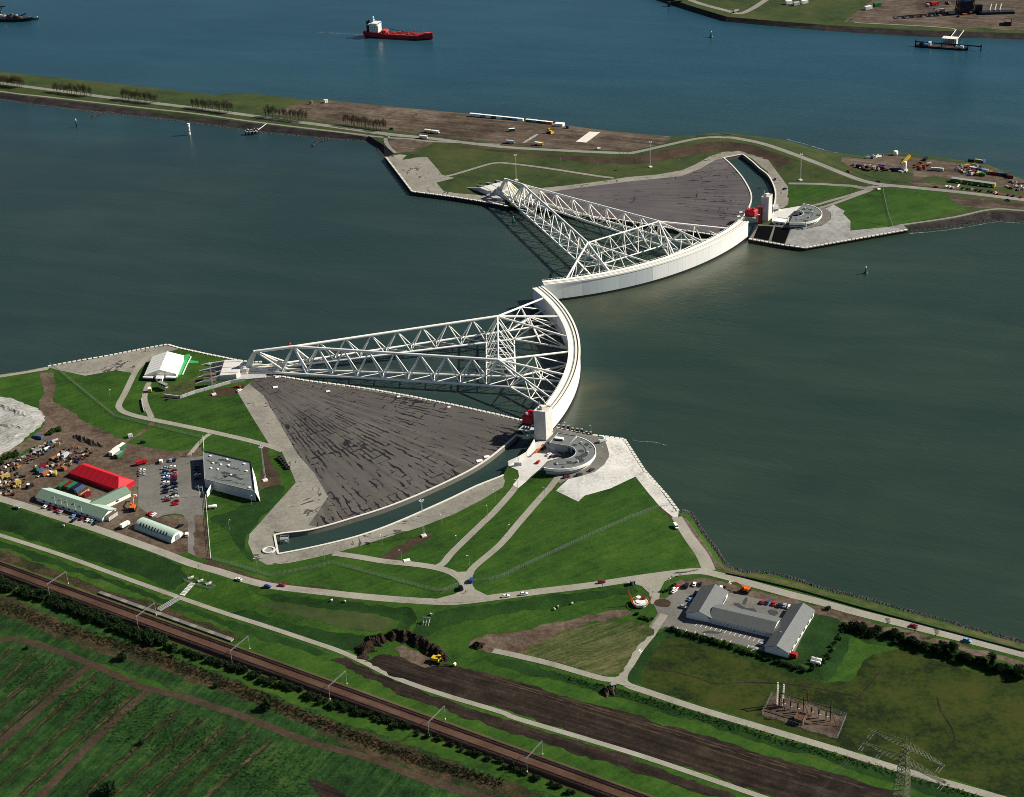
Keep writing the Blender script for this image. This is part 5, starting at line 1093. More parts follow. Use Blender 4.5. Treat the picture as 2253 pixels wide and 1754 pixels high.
# long-lying rain stains in the yard
for i, pl in enumerate(([(1613, 1329), (1625, 1328), (1640, 1338), (1660, 1340), (1665, 1348), (1670, 1353), (1655, 1352), (1640, 1344), (1625, 1336)], [(1690, 1344), (1700, 1342), (1712, 1348), (1706, 1355), (1694, 1352)], [(1640, 1316), (1645, 1318), (1640, 1330), (1634, 1328)], [(1545, 1392), (1560, 1388), (1580, 1391), (1590, 1389), (1584, 1394), (1560, 1394)])):
    area('rain_patch', pl, WETROOF, 4, 'dark wet patch in the yard, patch %s' % ('along the courtyard', 'near the east wing', 'below the north verge', 'on the front bays')[i], 'puddle', 3)
# ================================================================== RAILWAY
RA, RB = G(-200, 1177), G(1560, 1818)
rd = (RB-RA).normalized(); rn = Vector((-rd.y, rd.x, 0)); RL = (RB-RA).length
BALLAST = ground_mat('rusty_ballast', [(.040, .020, .013), (.070, .036, .024), (.096, .052, .036), (.125, .075, .055)], .05, .8, streak=(math.atan2(rd.y, rd.x), .02, .5, .4))
wb = 13.2
bed = drape('railway_bed', [(p.x, p.y) for p in (RA+rn*wb/2, RB+rn*wb/2, RB-rn*wb/2, RA-rn*wb/2)], BALLAST, 1, 'rust brown double-track railway bed crossing the foreground', 'railway')
zt = RA.z+.1
for off in (-3.5, 3.5):
    vs = []; fs = []
    n = int(RL/.66)
    for k in range(n):
        c = RA+rd*(k*.66)+rn*off; a = rd*.15; b = rn*1.3; q = len(vs)
        for z in (zt+.02, zt+.22):
            for sa, sb in ((1, 1), (1, -1), (-1, -1), (-1, 1)): p = c+a*sa+b*sb; vs.append((p.x, p.y, z))
        fs += [(q+4, q+5, q+6, q+7)]+[(q+i, q+(i+1) % 4, q+4+(i+1) % 4, q+4+i) for i in range(4)]
    o = ob('sleepers', vs, fs, SOIL_DK, bed); o['kind'] = 'stuff'
    for ro in (-.75, .75):
        c = RA+rn*(off+ro); d = RB+rn*(off+ro)
        ob('rail', *bars_geo([((c.x, c.y, zt+.34), (d.x, d.y, zt+.34))], .16), DARK, bed)
def on_rail(px, py, off):
    p = G(px, py); s = (p-RA).dot(rd); q = RA+rd*s+rn*off; return Vector((q.x, q.y, height(q.x, q.y)))
for i, (x, y) in enumerate(((132, 1296), (330, 1364), (534, 1440), (748, 1518), (966, 1596), (1180, 1675))):
    p = on_rail(x, y, 0); t = thing('catenary_portal', 'grey steel catenary portal over the railway, %s from the left edge' % ('first', 'second', 'third', 'fourth', 'fifth', 'sixth', 'seventh')[i], 'portal', p, math.atan2(rd.y, rd.x), 'catenary portals over the railway')
    for sg in (-1, 1):
        box('post', GREY, (0, 7.4*sg, 3.9), (.15, .15, 8.4), t); box('post_foot', CONC_S, (0, 7.4*sg, .1), (.6, .6, .5), t)
    ob('beam', *bars_geo([((-.25, -7.6, 8.1), (-.25, 7.6, 8.1)), ((.25, -7.6, 8.1), (.25, 7.6, 8.1)), ((0, -7.6, 8.6), (0, 7.6, 8.6))]+[((.25 if k % 2 else -.25, -7.6+k*1.9, 8.1), (0, -6.65+k*1.9, 8.6)) for k in range(8)], .045), GREY, t)
    for sg in (-1, 1): box('insulator', BROWNP, (0, 3.5*sg, 7.5), (.25, .25, .9), t)
# platform strip: slabs
A, B = on_rail(195, 1318, 9.6), on_rail(490, 1424, 9.6); t = thing('loading_platform', 'long pale concrete slab platform beside the railway', 'platform', A, math.atan2((B-A).y, (B-A).x))
L = (B-A).length; n = int(L/4.2)
for k in range(n): box('slab', (CONC_DK, APRON, CONC_DK)[k % 3], ((k+.5)*L/n, 0, .45), (L/n-.12, 2.5, .8), t)
box('foundation', CONCW, (L/2, 0, .1), (L, 2.3, .7), t)
p = G(383, 1322); t = thing('stair_bridge', 'narrow grey footbridge from the cycle path to the platform', 'footbridge', G(350, 1345), heading((350, 1345), (396, 1317))); L = (G(396, 1317)-G(350, 1345)).length
box('deck', CONC_DK, (L/2, 0, .5), (L, 2.0, .3), t)
for sg in (-1, 1): box('handrail', PALEGREY, (L/2, 1.3*sg, 1.5), (L, .12, .15), t); box('side_beam', GREY, (L/2, 1.3*sg, .7), (L, .15, .5), t)
box('abutment', CONCW, (L*.5, 0, 0), (2, 2.4, 1.2), t)
# steps up the dyke, valve compound
p = G(400, 1311); q = G(424, 1284); t = thing('steps', 'grey steps up the dyke slope above the footbridge', 'steps', p, heading((400, 1311), (424, 1284))); L = (q-p).length; dz = q.z-p.z
for k in range(9): box('tread', CONCW if k % 2 else CONC_L, ((k+.5)*L/9, 0, dz*(k+.5)/9+.25), (L/9, 3, .5), t)
# ================================================================== VEHICLES
def car_mesh(kind):
    L, w, h = {'car': (4.4, 1.75, 1.42), 'van': (5.0, 1.95, 2.1), 'wagon': (4.6, 1.78, 1.5)}[kind]
    return L, w, h
PROTO = {}
def sect(x, hw, z0, z1): return [(x, -hw, z0), (x, hw, z0), (x, hw*.96, z1), (x, -hw*.96, z1)]
def make_car(kind, mat):
    t = bpy.data.objects.new(kind, None); link(t)
    L, w, h = car_mesh(kind); hw = w/2; h2 = L/2
    if kind == 'van':
        body = loft([sect(-h2, hw*.95, .35, 1.15), sect(-h2+.1, hw, .3, 1.25), sect(h2-1.1, hw, .3, 1.2), sect(h2-.15, hw*.95, .32, 1.0), sect(h2, hw*.88, .4, .75)])
        gl = [sect(-h2+.05, hw*.97, 1.2, 1.8), sect(h2-1.2, hw*.97, 1.2, 1.75), sect(h2-.75, hw*.93, 1.2, 1.25)]
        rf = [sect(-h2+.05, hw*.95, 1.72, h), sect(h2-1.9, hw*.95, 1.72, h), sect(h2-1.4, hw*.9, 1.72, 1.78)]
    else:
        body = loft([sect(-h2, hw*.9, .4, .78), sect(-h2+.15, hw, .28, .92), sect(-h2+1.0, hw, .25, .94), sect(h2-1.4, hw, .25, .9), sect(h2-.2, hw*.95, .28, .72), sect(h2, hw*.86, .36, .6)])
        b = -h2+(.5 if kind == 'car' else .12)
        gl = [sect(b, hw*.9, .9, .95), sect(b+.45, hw*.86, .9, h-.08), sect(h2-2.1, hw*.86, .88, h-.08), sect(h2-1.35, hw*.9, .88, .92)]
        rf = [sect(b+.4, hw*.82, h-.1, h), sect(h2-2.2, hw*.82, h-.1, h)]
    ob('body', *body, mat, t); g_ = ob('glasshouse', *loft(gl), GLASS, t); ob('roof', *loft(rf), mat, t)
    for sx in (-1, 1):
        for sy in (-1, 1):
            o = bpy.data.objects.new('wheel', prim('cyl10', TYRE)); o.location = (sx*L*.31, sy*(hw-.02)-(.1 if sy > 0 else -.1)-.1, .32); o.scale = (.33, .33, .2); o.rotation_euler = (R(-90), 0, 0); link(o, t)
    for sy in (-1, 1): box('headlight', PALEGREY, (h2-.04, sy*hw*.62, .56 if kind != 'van' else .7), (.08, .34, .14), t)
    return t
CN = {}
def car(px, py, mat, label, ang, kind='car', group='cars'):
    k = (kind, mat.name)
    if k not in PROTO: PROTO[k] = make_car(kind, mat); o = PROTO[k]
    else: o = copy_tree(PROTO[k])
    o.name = {'car': 'parked_car', 'wagon': 'estate_car', 'van': 'van'}[kind] if 'driving' not in label else 'moving_car'
    p = G(px, py); o.location = (p.x, p.y, p.z+.35); o.rotation_euler = (0, 0, ang); tag(o, label, 'van' if kind == 'van' else 'car', group)
    return o
def zz(s, ox, oy, pts): return [(ox+a/s, oy+b/s)+tuple(r_) for a, b, *r_ in pts]
hd = lambda dx, dy, x=400, y=1060: heading((x, y), (x+dx, y+dy))
CM = {'silver': SILVER, 'navy': NAVY, 'light blue': SKYB, 'white': WHITE, 'blue': BLUE, 'maroon': MAROON, 'red': RED, 'black': BLACKP, 'grey': GREY}
ORD = ['first', 'second', 'third', 'fourth', 'fifth', 'sixth', 'seventh', 'eighth', 'ninth', 'tenth', 'eleventh', 'twelfth', 'thirteenth', 'fourteenth', 'fifteenth', 'sixteenth']
a_row = hd(20, -3.2)
for i, (x, y, c) in enumerate(zz(6.8, 290, 960, [(490, 492, 'silver'), (508, 545, 'navy'), (515, 582, 'light blue'), (520, 625, 'white'), (520, 655, 'blue'), (512, 707, 'white'), (505, 765, 'navy'), (512, 815, 'navy'), (502, 855, 'navy'), (515, 935, 'silver'), (535, 972, 'maroon')])):
    car(x, y, CM[c], '%s car, %s from the top in the west row of the car park' % (c, ORD[i]), a_row+(math.pi if i % 3 == 0 else 0), 'wagon' if i % 4 == 1 else 'car', 'cars in the car park')
for i, (x, y, c) in enumerate(zz(6.8, 290, 960, [(612, 472, 'white'), (628, 530, 'maroon'), (632, 568, 'grey'), (632, 602, 'red'), (632, 634, 'maroon'), (627, 668, 'navy'), (637, 725, 'navy'), (640, 778, 'navy'), (645, 818, 'silver'), (645, 882, 'navy'), (648, 918, 'white'), (658, 990, 'maroon'), (655, 1028, 'red')])):
    car(x, y, CM[c], '%s car, %s from the top in the east row of the car park' % (c, ORD[i]), a_row+(math.pi if i % 3 else 0), 'van' if i == 6 else 'car', 'cars in the car park')
for i, (x, y, c) in enumerate(zz(6.8, 290, 960, [(158, 522, 'white'), (150, 556, 'silver'), (157, 590, 'silver')])): car(x, y, CM[c], '%s car, %s of three at the west edge of the car park' % (c, ORD[i]), a_row, 'car', 'cars in the car park')
a_col = hd(3, -16)
for x, y, c, k in zz(6.8, 290, 960, [(440, 395, 'white', 'van'), (580, 375, 'light blue', 'car'), (645, 368, 'navy', 'car')]): car(x, y, CM[c], '%s %s at the top edge of the car park' % (c, k), a_col, k, 'cars in the car park')
for i, (x, y, c) in enumerate(zz(6.8, 290, 960, [(972, 472, 'maroon'), (972, 508, 'black'), (978, 552, 'navy'), (985, 588, 'white'), (985, 640, 'navy')])): car(x, y, CM[c], '%s car, %s from the top in the shade of the flat building' % (c, ORD[i]), a_row, 'car', 'cars in the shade of the flat building')
for x, y, c, k, l, dx, dy in zz(6.8, 290, 960, [(172, 102, 'navy', 'wagon', 'navy car parked alone on the brown yard', 14, -2), (278, 1165, 'red', 'car', 'red car parked below the car park', 12, -9), (328, 1188, 'white', 'car', 'white car beside the red one below the car park', 12, -9), (730, 1355, 'black', 'car', 'black car behind the mint arched shed', 13, -6), (825, 1490, 'white', 'van', 'white van at the corner of the mint arched shed', 2, -14)]): car(x, y, CM[c], l, hd(dx, dy), k, 'cars in the works yard')
for i, (x, y, c) in enumerate(zz(6.825, 0, 940, [(690, 1202, 'white'), (782, 1228, 'maroon'), (876, 1264, 'red'), (922, 1284, 'silver'), (1112, 1345, 'light blue'), (1112, 1412, 'black'), (1238, 1382, 'maroon'), (1330, 1405, 'white'), (1392, 1420, 'silver'), (1442, 1452, 'navy')])): car(x, y, CM[c], '%s car, %s from the left in front of the green-roofed hall' % (c, ORD[i]), hd(11, -8, 150, 1130), 'car', 'cars in front of the green-roofed hall')
for x, y, c, k, l, dx, dy in zz(6.825, 0, 940, [(1757, 1118, 'black', 'car', 'black car behind the wing of the green-roofed hall', 14, -2), (255, 1218, 'silver', 'wagon', 'silver car driving on the dyke road at the left edge', -14, -4)]): car(x, y, CM[c], l, hd(dx, dy, 150, 1130), k, 'cars in the works yard')
for x, y, c, k, l, dx, dy in [(525, 1277, 'white', 'car', 'white car driving on the dyke road near the valve compound', -14, -3.6), (589, 1293, 'blue', 'wagon', 'blue car driving on the dyke road behind a white one', 14, 2), (621, 1290, 'red', 'car', 'red car driving on the dyke road in front of a blue one', 14, 2),
    (1113, 1314, 'white', 'car', 'white car driving just past the dyke road junction', 14, -2), (1153, 1309, 'white', 'wagon', 'second white car driving past the dyke road junction', 14, -2), (1324, 1283, 'maroon', 'wagon', 'dark red car driving on the dyke road above the mown field', 14, -2),
    (1037, 1280, 'blue', 'van', 'blue van driving out of the junction gate', 2, -10), (1014, 1297, 'black', 'van', 'black van driving up to the junction', -5, -9), (2010, 1380, 'red', 'car', 'red car driving along the shore road', 14, 4), (2128, 1412, 'light blue', 'wagon', 'light blue car driving along the shore road near the right edge', 14, 4),
    (1487, 1161, 'white', 'van', 'white van parked on the shore lane', 8, 12), (523, 853, 'red', 'car', 'red car below the near ball joint', 14, -1), (527, 861, 'white', 'car', 'white car below the near ball joint', 12, -6),
    (1140, 1025, 'silver', 'van', 'silver van at the edge of the tower yard', 14, -1), (1184, 1019, 'red', 'car', 'bright red car in the middle of the tower yard', 9, -10), (1208, 1002, 'white', 'car', 'white car under the machine house wall', 10, -5), (1215, 1007, 'maroon', 'car', 'dark red car under the machine house wall', 11, -4), (1226, 1006, 'navy', 'car', 'navy car under the machine house wall', 12, -2),
    (1247, 1051, 'maroon', 'wagon', 'dark red car on the ring road round the near crescent building', 12, -3), (1275, 1046, 'navy', 'wagon', 'navy car on the ring road between two parked cars', 12, -4), (1302, 1036, 'navy', 'wagon', 'navy car highest on the ring road round the near crescent building', 11, -6)]:
    car(x, y, CM[c], l, heading((x, y), (x+dx, y+dy)), k, 'cars on the near bank')
for i, (x, y, c, k, dx, dy, l) in enumerate(zz(3.64, 1400, 1200, [(328, 340, 'red', 'car', 10, -6, 'red car at the yard entrance, partly behind two white cars'), (312, 357, 'white', 'wagon', 10, -6, 'white car in front of a red one at the yard entrance'), (303, 377, 'white', 'car', 10, -6, 'white car nearest the puddle at the yard entrance'),
    (403, 332, 'navy', 'van', 3, -10, 'navy van on the top row of the long building yard'), (465, 320, 'white', 'car', 3, -10, 'white car on the top row of the long building yard'), (512, 320, 'navy', 'car', 3, -10, 'navy car on the top row of the long building yard'), (676, 350, 'white', 'wagon', 3, -10, 'white car at the back of the west wing'),
    (448, 421, 'navy', 'car', 10, -4, 'navy car beside the west wing'), (436, 440, 'light blue', 'car', 10, -4, 'pale blue car beside the west wing'), (478, 405, 'black', 'car', 10, -4, 'black car half hidden beside the west wing'), (380, 503, 'silver', 'wagon', 12, 4, 'silver car at the front corner of the west wing'),
    (1010, 462, 'red', 'car', 4, -10, 'red car, first in the courtyard row'), (1051, 464, 'blue', 'car', 4, -10, 'blue car in the courtyard row between two red ones'), (1104, 474, 'red', 'car', 4, -10, 'red car in the courtyard row right of the blue one'), (1145, 488, 'navy', 'car', 4, -10, 'navy car in the courtyard row'), (1186, 490, 'silver', 'car', 4, -10, 'silver car in the courtyard row'), (1224, 502, 'white', 'car', 4, -10, 'white car at the right end of the courtyard row'), (1012, 806, 'silver', 'wagon', 12, 3, 'silver car by the hatched bay')])):
    car(x, y, CM[c], l, heading((x, y), (x+dx, y+dy)), k, 'cars at the long building')
for i, (x, y, c, l) in enumerate(zz(3.64, 1653, 0, [(782, 1378, 'red', 'red car driving down the spit road'), (1020, 1460, 'navy', 'navy car driving where the far lanes meet'), (1482, 1504, 'maroon', 'dark red car driving past the storage yard entrance'), (2055, 1610, 'black', 'black car driving on the spit road near the right edge')])): car(x, y, CM[c], l, heading((x, y), (x+12, y+(5 if i == 0 else 2))), 'car', 'cars on the spit')
for i, (x, y, c) in enumerate(zz(3.64, 1653, 0, [(1560, 1498, 'white'), (1588, 1502, 'white'), (1614, 1507, 'silver'), (1695, 1513, 'navy'), (1735, 1519, 'navy'), (1763, 1520, 'silver'), (1805, 1527, 'navy'), (1838, 1532, 'black'), (1905, 1537, 'navy'), (1932, 1542, 'maroon'), (1957, 1551, 'white'), (1979, 1555, 'red'), (2060, 1567, 'maroon'), (2100, 1574, 'navy'), (2165, 1584, 'red')])): car(x, y, CM[c], '%s car, %s from the left in the row below the site cabins' % (c, ORD[i]), heading((x, y), (x+8, y-4)), 'car', 'cars parked below the site cabins')
for x, y, c, k, l, dx, dy in [(1705, 396, 'black', 'car', 'black car on the apron of the far dock', 4, 8), (1727, 417, 'navy', 'car', 'navy car beside the grass triangle of the far bank', 10, -3), (862, 285, 'black', 'car', 'black car driving past the last poplar clump', 12, 1), (852, 302, 'silver', 'wagon', 'silver car on the shore path of the spit', 12, 1), (1317, 328, 'white', 'car', 'white car driving on the spit road at the bend', 10, -2)]:
    car(x, y, CM[c], l, heading((x, y), (x+dx, y+dy)), k, 'cars on the spit')
def truck(px, py, cab, load, label, dx, dy, L=9):
    p = G(px, py); t = thing('truck', label, 'truck', (p.x, p.y, p.z+.35), heading((px, py), (px+dx, py+dy)), 'trucks')
    box('chassis', DARK, (0, 0, .75), (L, 1.9, .35), t); box('cab', cab, (L/2-1, 0, 1.7), (1.9, 2.3, 2.1), t); box('windscreen', GLASS, (L/2-.03, 0, 2.1), (.08, 2.0, .8), t)
    ob('load_body', *loft([sect(-L/2, 1.2, .95, 3.0), sect(L/2-2.3, 1.2, .95, 3.0)]), load, t)
    for k in range(4): box('side_rib', load, (-L/2+.5+k*(L-3)/3, 0, 1.9), (.12, 2.5, 2.1), t)
    for x in (-L/2+1, -L/2+2.3, L/2-1.3):
        for sy in (-1, 1):
            o = bpy.data.objects.new('wheel', prim('cyl10', TYRE)); o.location = (x, sy*1.1-.15, .5); o.scale = (.5, .5, .3); o.rotation_euler = (R(-90), 0, 0); link(o, t)
    return t
truck(943, 292, YELLOW, CREAM, 'yellow-cabbed truck on the spit road beside a white one', 10, 1.2); truck(958, 294, WHITE, WHITE, 'white truck on the spit road beside a yellow-cabbed one', 10, 1.2); truck(932, 305, WHITE, WHITE, 'white truck on the quay path below the two trucks', 10, 1); truck(1123, 316, SILVER, PALEGREY, 'grey truck where the paths join the spit road', 10, 1); truck(1186, 320, YELLOW, WHITE, 'white-bodied truck on the spit road below the bulldozer', 10, 1)
truck(276, 1160, WHITE, WHITE, 'small white flatbed truck left of the arched shed', 12, -7, 6.5); truck(312, 1022, RED, RED, 'red trailer truck at the top left of the car park', 12, -3, 7); truck(1620, 27, RED, GREY, 'red truck on the opposite shore road', 10, -3, 11)
# ================================================================== CONTAINERS, CABINS, YARD GOODS
OLDW = paint('dusty_white', (.5, .48, .44), .8, .2); OLDO = paint('faded_orange', (.34, .12, .05), .8, .25); OLDY = paint('faded_yellow', (.42, .31, .08), .8, .25); OLDB = paint('faded_blue', (.05, .09, .2), .8, .25)
CP = {}
def container(px, py, mat, label, ang, L=6, group='containers', h=2.6, w=2.45, z=0, name='container', roof=None):
    k = (mat.name, L, h, w, roof.name if roof else '')
    if k in CP: t = copy_tree(CP[k])
    else:
        t = bpy.data.objects.new(name, None); link(t); CP[k] = t
        vs = []; fs = []; n = int(L/.6)
        top = []; 
        rings = []
        for i in range(n*2+1):
            x = -L/2+L*i/(n*2); d = .07 if (i//2) % 2 else 0
            rings.append([(x, -w/2+d, .15), (x, w/2-d, .15), (x, w/2-d, h-.1), (x, -w/2+d, h-.1)])
        ob('body', *loft(rings), mat, t)
        box('roof', roof or mat, (0, 0, h-.05), (L, w, .12), t); box('floor_frame', DARK, (0, 0, .1), (L, w, .2), t)
        for sy in (-1, 1): box('door', mat, (L/2+.05, sy*w/4, h/2), (.08, w/2-.1, h-.4), t); tube('lock_bar', PALEGREY, (L/2+.12, sy*.3, .3), (L/2+.12, sy*.3, h-.3), .04, t, 6)
    t.name = name
    p = G(px, py); t.location = (p.x, p.y, p.z+.25+z); t.rotation_euler = (0, 0, ang); tag(t, label, 'container' if name == 'container' else 'cabin', group); return t
far_c = [WHITE, WHITE, SKYB, WHITE, GREEN, WHITE, SKYB, GREEN, SKYB, WHITE]
for i in range(10):
    x = 1040+i*11.7; y = 256+i*1.22; container(x, y, far_c[i], '%s cabin, %s from the left in the long row by the canal' % ({'white_paint': 'white', 'green_paint': 'green', 'light_blue_paint': 'blue'}[far_c[i].name], ORD[i]), heading((1040, 256), (1145, 267)), 6, 'cabins in the long row by the canal', 3, 3, name='site_cabin', roof=WHITE)
for i in range(5):
    x = 1163+i*11.6; y = 269+i*1.3; mt = (GREEN, SKYB, GREEN, GREEN, ORANGE)[i]; container(x, y, mt, '%s cabin, %s from the left in the short row by the canal' % ({'green_paint': 'green', 'light_blue_paint': 'blue', 'orange_paint': 'orange-ended'}[mt.name], ORD[i]), heading((1040, 256), (1145, 267)), 6, 'cabins in the short row by the canal', 3, 3, name='site_cabin', roof=WHITE)
container(1231, 278, WHITE, 'big white cabin at the end of the rows by the canal', heading((1040, 256), (1145, 267)), 9, 'cabins by the canal', 3.2, 6, name='site_cabin'); container(1248, 283, BLUE, 'small dark blue tank box right of the white cabin by the canal', 0, 3, 'containers', 3, 2.4); container(1126, 289, GREEN, 'green cabin with red end alone on the brown plain', heading((1040, 256), (1145, 267))+.5, 6, 'containers', 2.8, 3, roof=WHITE)
# site cabins on the far right: two-storey green and orange rows
for i in range(4):
    x = 2104+i*23.5; y = 400+i*3.2; ang = heading((2100, 399), (2190, 411))
    for s_ in range(3):
        container(x-4+s_*8, y+s_*1.1, (GREEN, GREEN, YELLOW)[s_], '%s site cabin in the %s block from the left on the spit' % (('left green', 'right green', 'narrow yellow')[s_], ORD[i]), ang, 6 if s_ < 2 else 2.2, 'site cabins at the end of the spit', 3.4, 5, name='site_cabin', roof=GREY)
    p = G(x-2, y+4); t = thing('site_steps', 'yellow steps in front of the %s site cabin block on the spit' % ORD[i], 'steps', p, ang)
    for k in range(4): box('tread', YELLOW, (k*.5, 0, .3+.35*k), (.5, 1.6, .15), t)
    box('stringer', ORANGE, (.75, .8, .8), (2.4, .1, .25), t, 0, R(-35))
way('gangway', [(2107, 412), (2118, 394)], 1.6, CONC_S, 4, 'pale plank path up to the site cabins', 'path', 0)
SC = [(2055, 375, OLDW, 'white'), (2068, 376, OLDW, 'white'), (2128, 372, MAROON, 'red'), (2141, 374, OLDW, 'white'), (2153, 376, OLDB, 'blue'), (2167, 379, SKYB, 'light blue'), (2176, 383, OLDO, 'orange'), (2188, 385, MAROON, 'red'), (2199, 386, OLDB, 'blue'), (2211, 388, NAVY, 'navy'), (2222, 392, MAROON, 'dark red'), (2140, 382, MAROON, 'dark red'), (2152, 385, OLDY, 'yellow'), (2160, 387, GREEN, 'green'), (2137, 357, NAVY, 'navy'), (2152, 357, OLDY, 'yellow'), (2163, 359, OLDB, 'blue'), (1940, 368, OLDB, 'blue'), (1938, 372, MAROON, 'red'), (1890, 369, NAVY, 'navy'), (1975, 376, OLDB, 'blue'), (2036, 353, NAVY, 'navy')]
for i, (x, y, mt, nm) in enumerate(SC):
    container(x, y, mt, '%s container, %s of its colour from the left in the spit storage yard' % (nm, ORD[sum(1 for q in SC if q[3] == nm and q[0] < x)]), heading((2100, 399), (2190, 411))+rnd.choice((0, 0, .3, 1.5)), 6, 'containers in the storage yard at the end of the spit')
# goods that lie about in the yards
def goods(kind, mat):
    k = ('g', kind, mat.name)
    if k in CP: return copy_tree(CP[k])
    t = bpy.data.objects.new(kind, None); link(t); CP[k] = t
    if kind == 'pipe_stack':
        for r_ in range(3):
            for c in range(3-r_): tube('pipe', mat, (-2.6, -.62+c*.62+r_*.31, .32+r_*.54), (2.6, -.62+c*.62+r_*.31, .32+r_*.54), .3, t, 8)
    elif kind == 'timber_stack':
        for r_ in range(3):
            for c in range(4): box('beam', mat, (.2*(c % 2), -.9+c*.55, .2+r_*.42), (4.6-.5*(r_ % 2), .46, .34), t)
    elif kind == 'crate':
        box('boards', mat, (0, 0, .75), (1.9, 1.5, 1.3), t); box('lid', mat, (0, 0, 1.45), (2.1, 1.7, .14), t)
        for sx in (-1, 1):
            for sy in (-1, 1): box('corner_post', BROWNP, (sx*.95, sy*.75, .75), (.16, .16, 1.5), t)
    elif kind == 'skip':
        ob('tub', *loft([[(-1.4, -.9, .2), (1.4, -.9, .2), (1.4, .9, .2), (-1.4, .9, .2)], [(-2.1, -1, 1.5), (2.1, -1, 1.5), (2.1, 1, 1.5), (-2.1, 1, 1.5)]]), mat, t); box('rubble', SOIL, (0, 0, 1.48), (3.8, 1.8, .15), t)
        for sx in (-1, 1): box('lug', DARK, (sx*.8, -1.02, 1.1), (.2, .2, .5), t)
    elif kind == 'pump_set':
        box('skid', DARK, (0, 0, .25), (3, 1.4, .3), t); box('engine_housing', mat, (-.4, 0, 1.1), (1.9, 1.3, 1.4), t); cyl('tank', mat, (1.1, 0, .4), .5, 1.3, t); tube('exhaust', DARK, (-.8, .3, 1.8), (-.8, .3, 2.5), .08, t, 6)
    elif kind == 'cable_drum':
        for sx in (-1, 1): tube('flange', mat, (sx*.6-.08, 0, 1), (sx*.6+.08, 0, 1), 1, t, 14)
        tube('core', DARK, (-.6, 0, 1), (.6, 0, 1), .6, t, 12)
    return t
def scatter(poly, n, kinds, mats, label, group, seed, smax=1.0):
    r_ = random.Random(seed); k = 0; P = np.array(poly); lo, hi = P.min(0), P.max(0); i = 0; done = []
    while k < n and i < n*60:
        i += 1; x = r_.uniform(lo[0], hi[0]); y = r_.uniform(lo[1], hi[1])
        if not inside([(x, y)], poly)[0]: continue
        p = G(x, y)
        if any((p-q).length < 1.9*smax for q in done): continue
        done.append(p)
        t = goods(r_.choice(kinds), r_.choice(mats)); s = r_.uniform(.55, .95)*smax
        t.location = (p.x, p.y, p.z+.2); t.rotation_euler = (0, 0, r_.uniform(0, 6.28)); t.scale = (s, s, s)
        nm = t.name.split('.')[0].replace('_', ' ')
        tag(t, label % nm, nm.split()[-1] if nm != 'pump set' else 'machine', group+', '+nm+'s'); k += 1
AK = ['pipe_stack', 'timber_stack', 'crate', 'skip', 'pump_set', 'cable_drum']
AM = [RUST, WHITE, GREY, BROWNP, OLDO, OLDY, OLDB, RUST, OLDW, MAROON, NAVY, GREY, OLDW, BROWNP, RUST, PALEGREY, BROWNP, CREAM, GREY, DARK]
scatter([(0, 1045), (0, 1030), (40, 1012), (80, 985), (115, 968), (135, 975), (90, 1005), (50, 1030)], 62, AK, AM, 'used %s in the long goods row below the sand heap', 'goods below the sand heap', 11)
scatter([(72, 1030), (90, 1018), (115, 1020), (128, 1035), (105, 1050), (80, 1050)], 22, AK, AM, 'used %s in the cluster left of the red marquee', 'goods left of the red marquee', 12)
scatter([(112, 1012), (140, 988), (165, 985), (212, 990), (195, 1010), (160, 1025), (130, 1030)], 46, AK, AM, 'used %s in the stacks above the red marquee', 'goods above the red marquee', 13)
scatter([(-5, 1090), (-5, 1045), (35, 1042), (60, 1050), (45, 1075), (30, 1092)], 44, AK, AM, 'used %s in the lower left corner of the yard', 'goods in the lower left yard corner', 14)
scatter([(1870, 362), (1990, 372), (1995, 380), (1900, 376)], 26, AK, AM, 'used %s along the front of the spit storage yard', 'goods along the spit storage yard front', 15, 1.3)
scatter([(2008, 366), (2025, 356), (2045, 360), (2030, 378), (2012, 376)], 20, AK, [MAROON, OLDO, OLDY, RUST, OLDW], 'used %s in the red heap of the spit storage yard', 'goods in the red heap on the spit', 16, 1.2)
scatter([(2100, 372), (2125, 362), (2150, 366), (2180, 378), (2130, 388)], 60, AK, [OLDW, OLDW, PALEGREY, OLDB, OLDY, RUST, GREY], 'used %s behind the site cabins on the spit', 'goods behind the site cabins', 17, 1.3)
scatter([(2215, 398), (2253, 405), (2253, 422), (2215, 414)], 18, AK, AM, 'used %s right of the site cabins at the edge', 'goods right of the site cabins', 18, 1.2)
scatter([(1900, 348), (1945, 341), (1945, 345), (1905, 352)], 8, ['crate', 'pipe_stack'], [PALEGREY, WHITE, GREY], 'used %s along the canal edge of the storage yard', 'goods along the canal edge', 19, 1.3)
scatter([(2030, 10), (2100, 5), (2160, 20), (2120, 38), (2050, 35)], 26, AK, [NAVY, RED, PALEGREY, GREY, ORANGE, WHITE], 'used %s round the dark lattice tower opposite', 'goods round the dark lattice tower', 20, 2)
for i, (x, y, mt, nm, L, dx, dy) in enumerate([(85, 965, OLDB, 'blue', 6, 12, 4), (100, 1045, OLDO, 'orange', 5, 10, -6), (90, 1040, OLDB, 'blue', 5, 10, -6), (85, 1034, GREEN, 'green', 5, 10, -6), (93, 1030, MAROON, 'dark red', 6, 10, -6), (121, 1046, OLDY, 'yellow', 4, 4, -8), (141, 1034, OLDO, 'orange', 4, 10, 4), (40, 1066, OLDY, 'yellow', 4, 10, -4), (12, 1052, OLDY, 'yellow', 6, 10, -4), (145, 1005, PALEGREY, 'grey', 5, 10, -6)]):
    container(x, y, mt, '%s skip container in the goods yard, %s' % (nm, ('by the earth bank', 'left of the marquee corner', 'next to the orange one', 'behind the blue one', 'behind the green one', 'alone by the track', 'above the marquee corner', 'above the tractor', 'at the left edge', 'in the stacks')[i]), hd(dx, dy, x, y), L, 'skip containers in the goods yard', 2.4)
